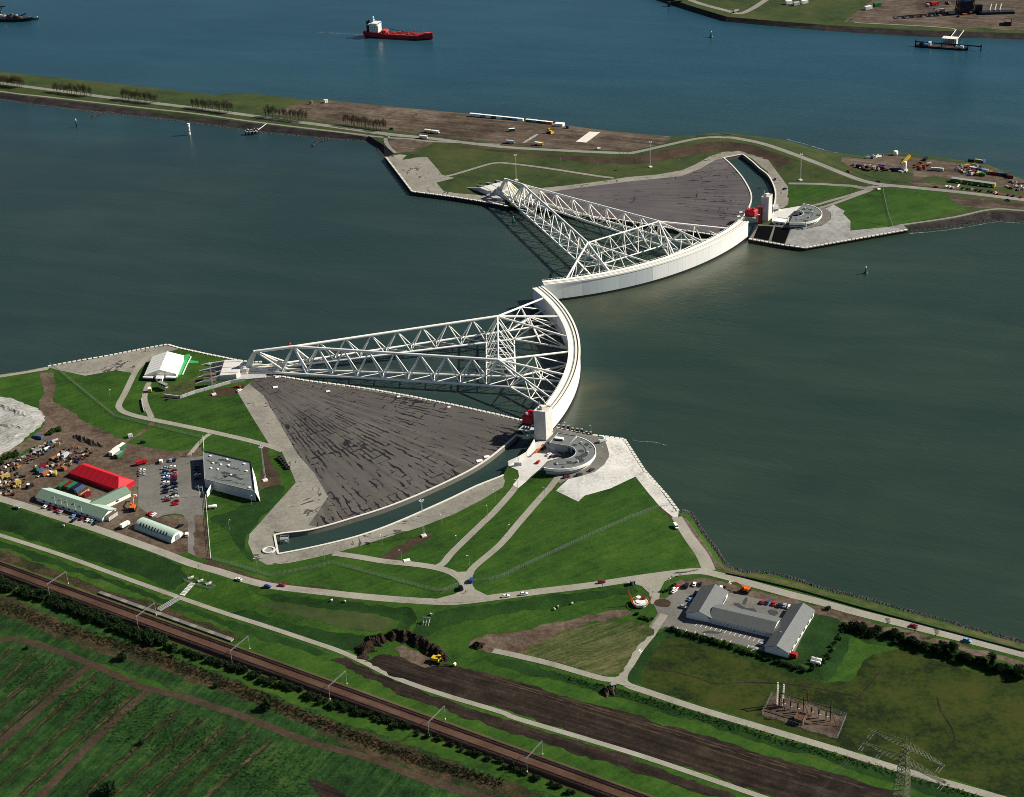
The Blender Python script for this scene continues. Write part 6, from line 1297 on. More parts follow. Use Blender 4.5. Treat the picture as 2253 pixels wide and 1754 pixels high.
for i, (x, y, mt, nm) in enumerate([(141, 1072, GREEN, 'green'), (150, 1072, MAROON, 'red'), (159, 1074, GREEN, 'pale green'), (168, 1077, NAVY, 'black and white'), (176, 1081, OLDB, 'blue'), (185, 1087, OLDY, 'yellow'), (191, 1093, MAROON, 'red')]):
    container(x, y, mt, '%s container, %s in the fan behind the green-roofed hall' % (nm, ORD[i]), hd(10, -6, 160, 1078), 7.5 if i < 6 else 5, 'containers behind the green-roofed hall', 2.6, 2.6, roof=RUST if i == 5 else None)
container(245, 1140, CONCW, 'grey-brown box shed at the corner of the green-roofed hall', hd(12, -8, 245, 1140), 8, 'containers', 3, 4, roof=BROWNP)
for i, (x, y, mt, nm, rf_) in enumerate([(258, 993, WHITE, 'cream', CREAM), (268, 987, GREEN, 'green', WHITE), (262, 1005, GREEN, 'green and orange', GREY), (250, 1000, CREAM, 'cream', CREAM)]):
    container(x, y, mt, '%s cabin in the group above the car park%s' % (nm, (', nearest its top', '', '', ', at its left')[i]), hd(10, -7, x, y), 6, 'cabins above the car park', 2.8, 3, name='site_cabin', roof=rf_)
container(287, 962, PALEGREY, 'small grey box beside the dirt track', .5, 3, 'containers', 2.2, 2); container(330, 862, YELLOW, 'yellow cabin below the white tent', hd(1, -8, 330, 862), 4, 'containers', 2.8, 2.4, roof=WHITE)
p = G(360, 856); t = thing('stage_trailer', 'green, red and blue striped trailer cabin on legs below the white tent', 'trailer', p, heading((345, 846), (372, 858)))
box('lower_stripe', BLUE, (0, 0, 2.2), (9, 2.5, .5), t); box('middle_stripe', WHITE, (0, 0, 2.7), (9, 2.5, .5), t); box('upper_stripe', RED, (0, 0, 3.2), (9, 2.5, .5), t); box('cabin', GREEN, (0, 0, 4.1), (9, 2.5, 1.3), t); box('roof', GREY, (0, 0, 4.85), (9.2, 2.7, .2), t)
for sx in (-1, 1):
    for sy in (-1, 1): tube('leg', PALEGREY, (sx*3.6, sy*1, 0), (sx*3.9, sy*1, 2), .14, t, 6)
for k in range(3): box('window', GLASS, (-2.5+2.5*k, -1.27, 4.1), (1.4, .08, .7), t)
for k in range(2):
    p = G(463+k*0, 836+k*14); t = thing('scaffold_stage', ('upper', 'lower')[k]+' brown scaffold stage between the buttress fins', 'scaffold', p, R(4))
    box('deck', BROWNP, (0, 0, 4.8), (9, 5, .3), t)
    ob('scaffold_frame', *bars_geo([((x, y, 0), (x, y, 6)) for x in (-4.4, 0, 4.4) for y in (-2.4, 2.4)]+[((-4.4, y, 6), (4.4, y, 6)) for y in (-2.4, 2.4)]+[((-4.4, -2.4, 0), (4.4, -2.4, 4.6)), ((-4.4, 2.4, 4.6), (4.4, 2.4, 0))], .09), PALEGREY, t)
# ================================================================== MACHINES
def excavator(px, py, mat, label, ang, boom, s=1):
    p = G(px, py); t = thing('excavator', label, 'excavator', (p.x, p.y, p.z+.2), ang, 'diggers and cranes'); t.scale = (s, s, s)
    for sy in (-1, 1):
        ob('track', *loft([[(x, sy*1.25-.35, z) for x, z in ((-2, .1), (2, .1), (2.4, .5), (2, .9), (-2, .9), (-2.4, .5))], [(x, sy*1.25+.35, z) for x, z in ((-2, .1), (2, .1), (2.4, .5), (2, .9), (-2, .9), (-2.4, .5))]]), TYRE, t)
    box('chassis', DARK, (0, 0, .75), (2.6, 2, .5), t); b = box('upper_body', mat, (-.6, 0, 1.75), (3.4, 2.5, 1.3), t); box('cab', mat, (.8, .75, 2.3), (1.4, 1, 1.7), t); box('cab_window', GLASS, (1.3, .75, 2.55), (.5, 1.04, .9), t); box('counterweight', DARK, (-2.3, 0, 1.7), (.6, 2.4, 1.1), t)
    a, c, d = (Vector(boom[0]), Vector(boom[1]), Vector(boom[2]))
    tube('boom', mat if label.startswith('orange') else DARK, a, c, .3, t, 6); tube('stick', mat if label.startswith('orange') else DARK, c, d, .24, t, 6); tube('cylinder', PALEGREY, a.lerp(c, .4)+Vector((0, 0, .5)), c, .12, t, 6)
    ob('bucket', *loft([[(d.x-.3, d.y-.7, d.z-.9), (d.x+.8, d.y-.7, d.z-.8), (d.x+.5, d.y-.7, d.z+.1), (d.x-.2, d.y-.7, d.z+.1)], [(d.x-.3, d.y+.7, d.z-.9), (d.x+.8, d.y+.7, d.z-.8), (d.x+.5, d.y+.7, d.z+.1), (d.x-.2, d.y+.7, d.z+.1)]]), CREAM, t)
    return t
excavator(962, 1457, YELLOW, 'yellow excavator digging at the end of the spoil heap', heading((962, 1457), (985, 1462)), ((.8, 0, 2.2), (4.2, 0, 5), (8, 0, 1.2)), 1.25)
excavator(1640, 1302, ORANGE, 'orange and white excavator on the verge behind the long building', heading((1640, 1302), (1618, 1295)), ((.8, 0, 2.2), (4.5, 0, 3.6), (8, 0, 2.5)), 1.2)
excavator(293, 1122, ORANGE, 'orange crane digger beside the car park edge', heading((290, 1125), (296, 1105)), ((.8, 0, 2.2), (4.5, 0, 3.8), (8.5, 0, 3.2)), 1.3)
p = G(1210, 293); t = thing('bulldozer', 'yellow bulldozer on the brown plain of the spit', 'bulldozer', p, heading((1200, 290), (1215, 294))); t.scale = (1.6,)*3
for sy in (-1, 1): box('track', TYRE, (0, sy*1.1, .5), (3.4, .5, .9), t)
box('hood', YELLOW, (.7, 0, 1.3), (1.8, 1.3, 1), t); box('cab', YELLOW, (-.7, 0, 1.9), (1.3, 1.5, 1.6), t); box('window', GLASS, (-.7, 0, 2.2), (1.34, 1.54, .6), t); box('blade', YELLOW, (2.2, 0, .7), (.25, 3, 1.2), t); tube('arm', YELLOW, (.5, 1.1, .6), (2.1, 1.1, .6), .1, t, 6); tube('arm', YELLOW, (.5, -1.1, .6), (2.1, -1.1, .6), .1, t, 6)
def boom_crane(px, py, px2, py2, label, mat):
    p = G(px, py); t = thing('mobile_crane', label, 'crane', (p.x, p.y, p.z+.3), heading((px, py), (px2, py2))); L = (G(px2, py2)-p).length
    box('carrier', DARK, (0, 0, .9), (5, 2.2, .6), t); box('cab', RUST, (-1, 0, 2), (2.4, 2, 1.7), t); box('boom', mat, (L*.5, 0, 2.6), (L, .6, .7), t); box('basket', mat, (L, 0, 2.6), (1.2, 1.4, 1.1), t)
    for x in (-1.7, 1.7):
        for sy in (-1, 1):
            o = bpy.data.objects.new('wheel', prim('cyl10', TYRE)); o.location = (x, sy*1.1-.2, .5); o.scale = (.55, .55, .4); o.rotation_euler = (R(-90), 0, 0); link(o, t)
boom_crane(1194, 990, 1178, 1004, 'orange telescopic boom lift in the tower yard corner', ORANGE)
p = G(66, 1073); t = thing('tractor', 'green and white farm tractor on the yard track', 'tractor', p, hd(12, -6, 66, 1073)); t.scale = (1.35,)*3
box('hood', DARK, (1, 0, 1.1), (2, .9, .8), t); box('cab', WHITE, (-.7, 0, 2.3), (1.4, 1.4, .2), t); box('cab_window', GLASS, (-.7, 0, 1.7), (1.3, 1.3, 1.1), t)
for x, r_ in ((-.9, .8), (1.5, .5)):
    for sy in (-1, 1):
        o = bpy.data.objects.new('wheel', prim('cyl12', TYRE)); o.location = (x, sy*.85-.2, r_); o.scale = (r_, r_, .4); o.rotation_euler = (R(-90), 0, 0); link(o, t)
# ring-shaped machine with its curved orange arm
p = G(1409, 1329); t = thing('ring_machine', 'round white and orange machine with a tall curved orange arm', 'machine', p)
ob('drum', *loft([[(5.0*math.cos(a), 5.0*math.sin(a), z) for a in [2*math.pi*i/20 for i in range(20)]] for z in (0, 2.2)]), PALEGREY, t); cyl('turntable', CREAM, (0, 0, 2.2), 3.4, .5, t, 18)
for k in range(12):
    a = 2*math.pi*k/12; box('panel', (WHITE, SKYB)[k % 2], (5.05*math.cos(a), 5.05*math.sin(a), 1.2), (.2, 2, 1.8), t, a)
segs = [((6*math.cos(R(a)), 6*math.sin(R(a)), 2.4), (6*math.cos(R(a+12)), 6*math.sin(R(a+12)), 2.4)) for a in range(0, 360, 12)]
ob('rail_ring', *bars_geo(segs, .22), ORANGE, t)
arc_ = [Vector((-6-2.6*math.sin(u*1.3), -.5+1.2*u, 2.4+9.5*u)) for u in [i/12 for i in range(13)]]
ob('curved_arm', *bars_geo([(a, b) for a, b in zip(arc_, arc_[1:])]+[(a+Vector((.9, .3, 0)), b+Vector((.9, .3, 0))) for a, b in zip(arc_, arc_[1:])]+[(a, b+Vector((.9, .3, 0))) for a, b in zip(arc_, arc_[1:])], .2), ORANGE, t)
ob('short_arm', *bars_geo([((6, 0, 2.4), (7, .4, 5.5)), ((6.8, 0, 2.4), (7.8, .4, 5.5)), ((6, 0, 2.4), (7.8, .4, 5.5))], .2), ORANGE, t)
for a in (110, 40): ob('hood', *loft([[(3*math.cos(R(a))+1.3*math.cos(q)*1.2, 3*math.sin(R(a))+1.3*math.sin(q), z) for q in [2*math.pi*i/10 for i in range(10)]] for z in (2.6, 4.2)]), (MAROON if a == 40 else WHITE), t); t.scale = (.82,)*3
# ================================================================== SPOIL HEAP
def heap(name, px, widths, hgt, mat, label, seed, cat='heap'):
    P = [G(*p) for p in px]; pts = catmull([(p.x, p.y) for p in P], 20); r_ = random.Random(seed); n = len(pts); rings = []
    nx = 27
    for i, p in enumerate(pts):
        a = pts[max(0, i-1)]; b = pts[min(n-1, i+1)]; d = (b-a)/np.linalg.norm(b-a); nn = np.array([-d[1], d[0]]); t_ = i/(n-1); e = min(1, 5*t_, 5*(1-t_)); w = widths*(.75+.35*math.sin(i*.36+seed))*(.4+.6*e)
        ring = []
        for k in range(nx):
            s = k/(nx-1)*2-1; q = p+nn*s*w/2+d*r_.uniform(-.25, .25); z = height(*q)+hgt*e*max(0, 1-abs(s)**1.4)*(r_.uniform(.82, 1.1)+.16*math.sin(i*.8+k*.5+seed))-(.3 if abs(s) > .95 else 0)
            ring.append((q[0], q[1], z))
        rings.append(ring)
    o = ob(name, *loft(rings, False, False), mat); tag(o, label, cat); return o
HEAP = ground_mat('turned_earth', [(.007, .005, .004), (.020, .013, .009), (.040, .027, .018), (.075, .052, .035)], .15, 1.1, bmp=.6, mid=.4)
heap('spoil_heap', [(797, 1452), (806, 1428), (828, 1410), (850, 1404)], 13, 3.4, HEAP, 'dark torn-up earth at the left end of the spoil heap', 1)
heap('spoil_heap', [(835, 1402), (870, 1400), (905, 1406), (940, 1424), (966, 1442), (985, 1455)], 11, 4.0, HEAP, 'dark ridge of dug earth behind the yellow excavator', 2)
area('dug_floor', [(865, 1428), (885, 1420), (955, 1448), (960, 1458), (935, 1470), (880, 1445)], SOIL, 2, 'light flat floor of the diggings', 'soil')
area('dug_slope', [(800, 1456), (840, 1440), (880, 1445), (935, 1470), (945, 1480), (930, 1500), (880, 1492), (820, 1465)], SOIL_DK, 2, 'cracked brown slope below the diggings', 'soil')
heap('earth_mound', [(1040, 1424), (1052, 1422), (1062, 1426)], 7, 2.6, HEAP, 'small round earth mound at the lane stub', 3)
heap('earth_mound', [(1326, 1524), (1340, 1522), (1350, 1518)], 8, 2.4, SOIL, 'light brown earth mound below the lane corner', 4)
heap('earth_bank', [(160, 958), (180, 966), (205, 976), (232, 985)], 7, 2.2, SOIL, 'long low earth bank along the goods yard', 5)
for i, (pl, l) in enumerate((([(-30, 885), (10, 895), (40, 908), (62, 918)], 'upper raked ridge of the sand heap'), ([(-30, 930), (20, 938), (50, 940), (68, 934)], 'middle raked ridge of the sand heap'), ([(-40, 985), (0, 975), (30, 962), (55, 950)], 'lower raked ridge of the sand heap'))):
    heap('sand_ridge', pl, 8, 1.0, SAND, l, 30+i)
# ================================================================== VEGETATION
def foliage(n, rx, ry, rz, cz, size, seed, shape='ball', thin=False):
    """leaf-sized faces through the volume of a crown, thicker in clumps"""
    r_ = random.Random(seed); vs = []; fs = []
    cl = [(r_.gauss(0, .45), r_.gauss(0, .45), r_.uniform(-.8, .8)) for _ in range(9)]
    while len(fs) < n:
        c = r_.choice(cl); p = [c[i]+r_.gauss(0, .3) for i in range(3)]
        d = math.sqrt(sum(q*q for q in p))
        if d > 1.08: continue
        if shape == 'half' and p[2] < -.6: continue
        c0 = Vector((p[0]*rx, p[1]*ry, cz+p[2]*rz))
        a = Vector((r_.gauss(0, 1), r_.gauss(0, 1), r_.gauss(0, .7) if not thin else r_.gauss(.5, 1.5))).normalized(); b = a.orthogonal().normalized()
        b = (b*math.cos(r_.uniform(0, 6))+a.cross(b)*math.sin(r_.uniform(0, 6))).normalized()
        s = size*r_.uniform(.6, 1.3); w = s*(.12 if thin else .8); k = len(vs)
        vs += [c0-a*s, c0+b*w, c0+a*s, c0-b*w]; fs.append((k, k+1, k+2, k+3))
    return vs, fs
def limbs(h, r0_, cz, rz, spread, seed, n=6):
    rr_ = random.Random(seed); segs = []
    vs, fs = loft([[(r0_*f*math.cos(a), r0_*f*math.sin(a), z) for a in [2*math.pi*i/7 for i in range(7)]] for z, f in ((-.3, 1.2), (h*.35, .8), (h*.9, .3))])
    for k in range(n):
        a = rr_.uniform(0, 6.28); z = h*rr_.uniform(.25, .7); e = Vector((spread*math.cos(a), spread*math.sin(a), min(h, z+h*rr_.uniform(.15, .35)))); v2, f2 = bars_geo([((0, 0, z), e)], r0_*.35)
        o = len(vs); vs = list(vs)+v2; fs = list(fs)+[tuple(i+o for i in f) for f in f2]
    return vs, fs
def tree_proto(name, mats, n, rx, rz, h, size, seed, thin=False, shape='ball', r0_=.16):
    me1 = fixn(mesh('trunk', *limbs(h, r0_, 0, 0, rx*.7, seed), mats[0])); me2 = mesh('crown', *foliage(n, rx, rx, rz, h-rz*.75, size, seed, shape, thin), mats[1]); return me1, me2
def plant(protos, x, y, label, cat, group, s=1, name='tree', xyz=None):
    p = xyz or G(x, y); m1, m2 = rnd.choice(protos)
    t = thing(name, label, cat, p, rnd.uniform(0, 6.28), group); t.scale = (s, s, s*rnd.uniform(.85, 1.15))
    obm('trunk', m1, t); obm('crown', m2, t); return t
POP = [tree_proto('poplar', (BARK, TWIG), 260, 1.9, 3.6, 9.8, .7, s, True, r0_=.2) for s in (1, 2, 3)]
SHR = [tree_proto('shrub', (BARK, LEAF), 300, 1.9, 1.4, 2.4, .34, s, shape='half', r0_=.12) for s in (4, 5, 6)]
SHF = [tree_proto('shrub', (BARK, LEAF2), 300, 1.7, 1.3, 2.2, .32, s, shape='half', r0_=.1) for s in (7, 8, 9)]
TRE = [tree_proto('tree', (BARK, LEAF), 520, 2.9, 2.7, 5.6, .42, s, r0_=.22) for s in (10, 11)]
BARE = [tree_proto('young_tree', (BARK, TWIG), 160, 1.5, 2.0, 5, .5, s, True, r0_=.12) for s in (12, 13)]
for i, (x0, y0, x1, y1) in enumerate(((-6, 186, 52, 193), (121, 203, 202, 212), (270, 218, 346, 228), (423, 237, 511, 249), (586, 257, 676, 268), (757, 275, 849, 288))):
    n = 12
    for row in range(2):
        for k in range(n):
            u = (k+rnd.uniform(-.2, .2)+.5*row)/(n-.5); plant(POP, x0+(x1-x0)*u, y0+(y1-y0)*u-row*2.2, 'thin leafless poplar in the %s clump from the left along the spit road' % ORD[i], 'tree', 'poplars in the %s clump from the left' % ORD[i], rnd.uniform(.95, 1.2), 'poplar_tree')
# hedge of shrubs behind the railway
def line_pts(px, n, jit):
    P = catmull(px, 6); L = [0]
    for a, b in zip(P, P[1:]): L.append(L[-1]+float(np.linalg.norm(b-a)))
    out = []
    for k in range(n):
        s = L[-1]*(k+rnd.uniform(0, 1))/n; i = max(j for j in range(len(L)) if L[j] <= s); i = min(i, len(P)-2); f = (s-L[i])/(L[i+1]-L[i]+1e-9); q = P[i]+(P[i+1]-P[i])*f
        out.append((q[0]+rnd.uniform(-jit, jit), q[1]+rnd.uniform(-jit, jit)*.7))
    return out
for x, y in line_pts([(-10, 1286), (100, 1318), (200, 1356), (300, 1398), (360, 1418)], 140, 13): plant(SHR, x, y, 'dark bramble shrub in the dense hedge below the railway at the left', 'shrub', 'hedge below the railway, left stretch', rnd.uniform(1.0, 1.6), 'shrub')
for x, y in line_pts([(370, 1424), (480, 1462), (600, 1502), (720, 1548), (820, 1580), (900, 1608)], 112, 9): plant(SHR, x, y, 'dark low shrub in the thinner hedge below the railway', 'shrub', 'hedge below the railway, middle stretch', rnd.uniform(.7, 1.15), 'shrub')
for x, y in line_pts([(910, 1612), (1050, 1662), (1200, 1725), (1260, 1750)], 34, 7): plant(SHR, x, y, 'dark low shrub in the last hedge stretch by the bottom edge', 'shrub', 'hedge below the railway, right stretch', rnd.uniform(.6, 1.0), 'shrub')
for x, y, s, l in ((272, 1452, 1.6, 'big round dark bush in the reeds left of centre'), (585, 1560, 1.8, 'big round bush between reeds and farm track'), (478, 1512, .9, 'small dark bush in the grass above the farm track'), (380, 1445, .9, 'small green bush at the edge of the hedge'), (310, 1640, 1.0, 'small dark bush in the field strips'), (240, 1745, 2.2, 'big dark bush at the bottom edge of the fields'), (60, 1428, .7, 'small bush at the start of the farm track')): plant(SHF if 'green' in l else SHR, x, y, l, 'bush', 'lone bushes', s, 'bush')
# thicket along the shore road at the right
for x, y in line_pts([(1862, 1382), (1920, 1392), (2000, 1415), (2080, 1440), (2160, 1462), (2260, 1492)], 100, 10): plant(TRE+SHR+SHR, x, y, 'dark dense bush in the thicket along the shore road', 'shrub', 'thicket along the shore road', rnd.uniform(.7, 1.1), 'thicket_bush')
for x, y, l in ((1951, 1378, 'pale young tree before the shore road, first from the left'), (2012, 1392, 'pale young tree before the shore road, second from the left'), (2058, 1402, 'pale young tree before the shore road, third from the left'), (1822, 1342, 'low green bush on the bare verge')): plant(BARE if 'tree' in l else SHF, x, y, l, 'tree' if 'tree' in l else 'bush', 'young trees by the shore road', 1.1, 'young_tree' if 'tree' in l else 'bush')
for x, y in line_pts([(1470, 1385), (1540, 1404), (1620, 1428), (1700, 1455), (1780, 1478)], 78, 5): plant(SHF+SHR, x, y, 'rough green shrub on the ditch bank below the long building', 'shrub', 'ditch bank below the long building', rnd.uniform(.45, .75), 'bank_shrub')
for x, y in line_pts([(1785, 1475), (1815, 1455), (1835, 1420), (1860, 1380)], 34, 5): plant(SHF, x, y, 'fresh green shrub on the bank right of the long building', 'shrub', 'bank right of the long building', rnd.uniform(.4, .7), 'bank_shrub')
for x, y in line_pts([(1400, 1352), (1415, 1362), (1440, 1366)], 14, 4): plant(SHF, x, y, 'fresh green shrub below the round orange machine', 'shrub', 'shrubs below the round machine', rnd.uniform(.4, .7), 'bank_shrub')
for x, y in line_pts([(1455, 1305), (1470, 1298), (1485, 1290)], 10, 4): plant(SHF, x, y, 'fresh green shrub at the yard entrance corner', 'shrub', 'shrubs at the yard entrance', rnd.uniform(.4, .7), 'bank_shrub')
for x, y in line_pts([(105, 960), (118, 950), (128, 945)], 14, 5): plant(SHF, x, y, 'green bush on the clay bank below the sand heap, upper group', 'bush', 'upper bushes on the clay bank', rnd.uniform(.7, 1.1), 'bush')
for x, y in line_pts([(0, 1020), (20, 1008), (40, 998)], 18, 6): plant(SHF, x, y, 'green bush on the clay bank below the sand heap, lower group', 'bush', 'lower bushes on the clay bank', rnd.uniform(.7, 1.1), 'bush')
# tufts of tall dry grass and reeds: uncountable
def tufts(name, px, n, jit, mat, label, h, seed):
    r_ = random.Random(seed); vs = []; fs = []
    for x, y in line_pts(px, n, jit):
        p = G(x, y)
        for k in range(5):
            a = r_.uniform(0, 6.28); w = Vector((math.cos(a), math.sin(a), 0))*.28; q = p+Vector((r_.uniform(-.5, .5), r_.uniform(-.5, .5), 0)); tp = q+Vector((r_.uniform(-.3, .3), r_.uniform(-.3, .3), h*r_.uniform(.6, 1.2))); i = len(vs)
            vs += [q-w, q+w, tp]; fs.append((i, i+1, i+2))
    o = obm(name, mesh(name, vs, fs, mat)); tag(o, label, 'grass', kind='stuff'); return o
tufts('reeds', [(0, 1332), (130, 1380), (330, 1442), (520, 1515), (700, 1590), (900, 1665), (1100, 1725)], 2600, 16, REED, 'tall dry reeds in the bed below the railway hedge', .8, 1)
for i, (x, y) in enumerate(((22, 1428), (74, 1436), (115, 1452), (165, 1468), (211, 1483), (255, 1502), (291, 1529), (398, 1557), (440, 1581), (495, 1598), (547, 1614))):
    L = 300 if i < 7 else 230; tufts('dry_grass', [(x, y), (x-.25*L, y+.22*L), (x-.6*L, y+.53*L), (x-L, y+.9*L)], 240, 3.5, G_DRY, 'ragged dry grass tufts along the %s strip from the left' % ORD[i], .6, 20+i)
tufts('rough_grass', [(40, 1480), (160, 1530), (320, 1600), (520, 1680), (640, 1720)], 2600, 75, G_FIELD, 'rough green grass tufts over the lower-left fields', .5, 40)
tufts('bank_grass', [(1240, 1490), (1400, 1535), (1600, 1595), (1840, 1665), (2000, 1712), (2150, 1755)], 700, 11, G_DEEP, 'rough grass on the bank below the lane', .5, 43)
# boulders along the shores
def rocks(px, n, jit, label, seed, s0=.6, s1=1.4, z=None):
    r_ = random.Random(seed); vs = []; fs = []
    base = [(1, 0, 0), (-1, 0, 0), (0, 1, 0), (0, -1, 0), (0, 0, 1), (0, 0, -1)]; bf = [(0, 2, 4), (2, 1, 4), (1, 3, 4), (3, 0, 4), (2, 0, 5), (1, 2, 5), (3, 1, 5), (0, 3, 5)]
    for x, y in line_pts(px, n, jit):
        p = G(x, y) if z is None else at(x, y, z); s = r_.uniform(s0, s1); k = len(vs)
        vs += [p+Vector([c*s*r_.uniform(.6, 1.1)*(.55 if j > 3 else 1) for c in b]) for j, b in enumerate(base)]; fs += [tuple(i+k for i in f) for f in bf]
    o = obm('boulders', fixn(mesh('boulders', vs, fs, ROCK))); tag(o, label, 'rocks', kind='stuff')
rocks([(1497, 1128), (1522, 1133), (1550, 1178), (1580, 1216), (1598, 1243), (1630, 1257)], 420, 4, 'dark boulders along the shore lane bank', 1)
rocks([(1625, 1257), (1700, 1262), (1757, 1276), (1812, 1295), (1886, 1312), (1983, 1340), (2092, 1370), (2260, 1416)], 900, 4, 'dark boulders along the right-hand river bank', 2)
rocks([(-20, 826), (50, 817), (104, 807)], 120, 1.5, 'pale rough stones along the shore at the left', 3, .4, .8)
rocks([(0, 219), (77, 231), (247, 251), (385, 265), (495, 280), (560, 289), (687, 302), (811, 313), (832, 332), (846, 346)], 900, 2, 'dark boulders along the river side of the spit', 4, .8, 1.8)
rocks([(205, 258), (225, 249), (250, 247)], 110, 2.5, 'stub of a stone groyne left of the light beacon', 5, 1, 2.2, .3)
rocks([(685, 322), (700, 312), (725, 306)], 110, 2.5, 'stub of a stone groyne right of the small jetty', 6, 1, 2.2, .3)
rocks([(2000, 508), (2098, 498), (2181, 485), (2253, 488)], 260, 2, 'dark boulders along the slope right of the far quay', 7, .8, 1.6)
# ================================================================== MASTS, LAMPS, FLAGS
def lattice(h, w0, w1, n, cr=.07):
    segs = []; lv = [(k/n*h, w0+(w1-w0)*k/n) for k in range(n+1)]
    for (za, wa), (zb, wb_) in zip(lv, lv[1:]):
        ca = [(sx*wa, sy*wa, za) for sx, sy in ((1, 1), (-1, 1), (-1, -1), (1, -1))]; cb = [(sx*wb_, sy*wb_, zb) for sx, sy in ((1, 1), (-1, 1), (-1, -1), (1, -1))]
        for i in range(4): segs += [(ca[i], cb[i]), (ca[i], cb[(i+1) % 4]), (cb[i], cb[(i+1) % 4])]
    return bars_geo(segs, cr)
MM = fixn(mesh('mast_lattice', *lattice(24.5, .42, .25, 9, .032), PALEGREY))
for x, y, l in ((584, 1058, 'tall lattice lamp mast beside the flat grey building'), (471, 869, 'tall lattice lamp mast near the retaining wall'), (933, 1180, 'tall lattice lamp mast on the grass triangle below the near dock'), (1761, 397, 'tall lattice lamp mast on the grass behind the far dock'), (1431, 368, 'tall lattice lamp mast on the grass above the far dock'), (1136, 397, 'tall lattice lamp mast beside the far ball joint')):
    p = G(x, y); t = thing('lamp_mast', l, 'mast', p, .4, 'tall lattice lamp masts'); obm('lattice', MM, t); box('foot', CONC_S, (0, 0, .3), (3, 3, 1.2), t); box('platform', PALEGREY, (0, 0, 24.5), (1.8, 1.8, .2), t)
    for k in range(4): box('floodlight', PALEGREY, (1.2*math.cos(k*1.57), 1.2*math.sin(k*1.57), 25.1), (.9, .7, .7), t, k*1.57)
for i, (x, y, l) in enumerate([(841, 1199, 'near dock apron, by the lane mouth'), (972, 1155, 'near dock apron, right of the tall mast'), (1090, 1103, 'grass near the tower lane'), (884, 1234, 'lane from the dock end, beside a white slab'), (714, 1232, 'grass below the dock end'), (566, 1253, 'rounded end of the dock apron'), (505, 1167, 'rough bank left of the dock end'), (554, 1112, 'corner of the flat building'), (1006, 1201, 'left side of the tower lane, lower'), (1073, 1138, 'left side of the tower lane, upper'), (1033, 1247, 'grass tip between the two lanes'), (1118, 1180, 'left side of the ring lane, lower'), (1199, 1096, 'left side of the ring lane, upper'), (1139, 1078, 'top of the tower lane'), (1246, 951, 'quay beside the near tower'), (1301, 960, 'quay right of the fender piles'), (1329, 1008, 'ring road bend'), (243, 880, 'grass inside the service road bend'), (553, 991, 'grass above the flat building'), (1472, 1300, 'yard entrance corner')]):
    p = G(x, y); t = thing('street_lamp', 'thin grey lamp post, %s' % l, 'street lamp', p, rnd.uniform(0, 6), 'street lamps on the near bank')
    tube('post', GREY, (0, 0, -.2), (0, 0, 7.6), .1, t, 6); tube('bracket', PALEGREY, (0, 0, 7.5), (.9, 0, 7.8), .07, t, 6); box('lamp_head', WHITE, (1.2, 0, 7.8), (.8, .35, .2), t)
for i, (x, y, l) in enumerate([(1153, 357, 'grass below the spit road, first'), (1234, 367, 'grass below the spit road, second'), (1315, 376, 'grass below the spit road, third'), (1366, 385, 'grass above the far dock'), (1584, 326, 'slope above the far dock end'), (1493, 370, 'grass left of the far dock end'), (1790, 398, 'grass behind the far dock'), (1872, 430, 'lane fork on the far bank'), (1907, 412, 'lane fork by the spit road'), (1832, 475, 'cobbled skirt of the far bank')]):
    p = G(x, y); t = thing('street_lamp', 'thin grey lamp post, %s' % l, 'street lamp', p, rnd.uniform(0, 6), 'street lamps on the far bank')
    tube('post', GREY, (0, 0, -.2), (0, 0, 8), .11, t, 6); tube('bracket', PALEGREY, (0, 0, 7.9), (.9, 0, 8.2), .07, t, 6); box('lamp_head', GREY, (1.2, 0, 8.2), (.8, .35, .2), t)
for i, (x, y, mt, l) in enumerate([(124, 1117, (SKYB, WHITE), 'light blue and white'), (138, 1121, (WHITE, BLUE), 'white and blue'), (151, 1125, (WHITE, RED), 'white and red'), (168, 1131, (GREEN, YELLOW), 'green and yellow'), (182, 1136, (SKYB, SKYB), 'plain light blue'), (440, 1092, (SKYB, SKYB), 'light blue'), (448, 1093, (SKYB, WHITE), 'light blue and white')]):
    p = G(x, y); t = thing('flagpole', ('%s flag on a white pole %s' % (l, 'in front of the green-roofed hall' if i < 5 else 'on the forecourt of the flat building')), 'flag', p, 0, 'flagpoles')
    tube('pole', WHITE, (0, 0, -.2), (0, 0, 8), .09, t, 6)
    for k in range(2):
        ob('flag_cloth', *loft([[(-.05-.5*i2, .12*math.sin(i2*1.7), 7.9-.55*k-.12*i2), (-.05-.5*i2, .12*math.sin(i2*1.7)+.03, 7.9-.55*k-.12*i2), (-.05-.5*i2, .12*math.sin(i2*1.7)+.03, 7.35-.55*k-.12*i2), (-.05-.5*i2, .12*math.sin(i2*1.7), 7.35-.55*k-.12*i2)] for i2 in range(5)]), mt[k], t)
# ================================================================== FENCES
def fence(px, label, h=2.0, step=3.0, mat=GREY, w=.06):
    P = [G(*p) for p in px]; t = thing('fence', label, 'fence', P[0], 0, 'site fences'); segs = []; rails = []
    for a, b in zip(P, P[1:]):
        d = b-a; n = max(1, int(d.length/step))
        for k in range(n):
            q = a+d*k/n; r_ = a+d*(k+1)/n; q = Vector((q.x, q.y, height(q.x, q.y)))-P[0]; r_ = Vector((r_.x, r_.y, height(r_.x, r_.y)))-P[0]
            segs.append((q, q+Vector((0, 0, h))))
            for z in (.15, h*.36, h*.68, h): rails.append((q+Vector((0, 0, z)), r_+Vector((0, 0, z))))
    o = ob('posts', *bars_geo(segs, w*1.5), mat, t); o['kind'] = 'stuff'; o = ob('wire_mesh', *bars_geo(rails, w*.75), mat, t); o['kind'] = 'stuff'
    box('gate_post', mat, (0, 0, h*.55), (.3, .3, h*1.1), t); return t
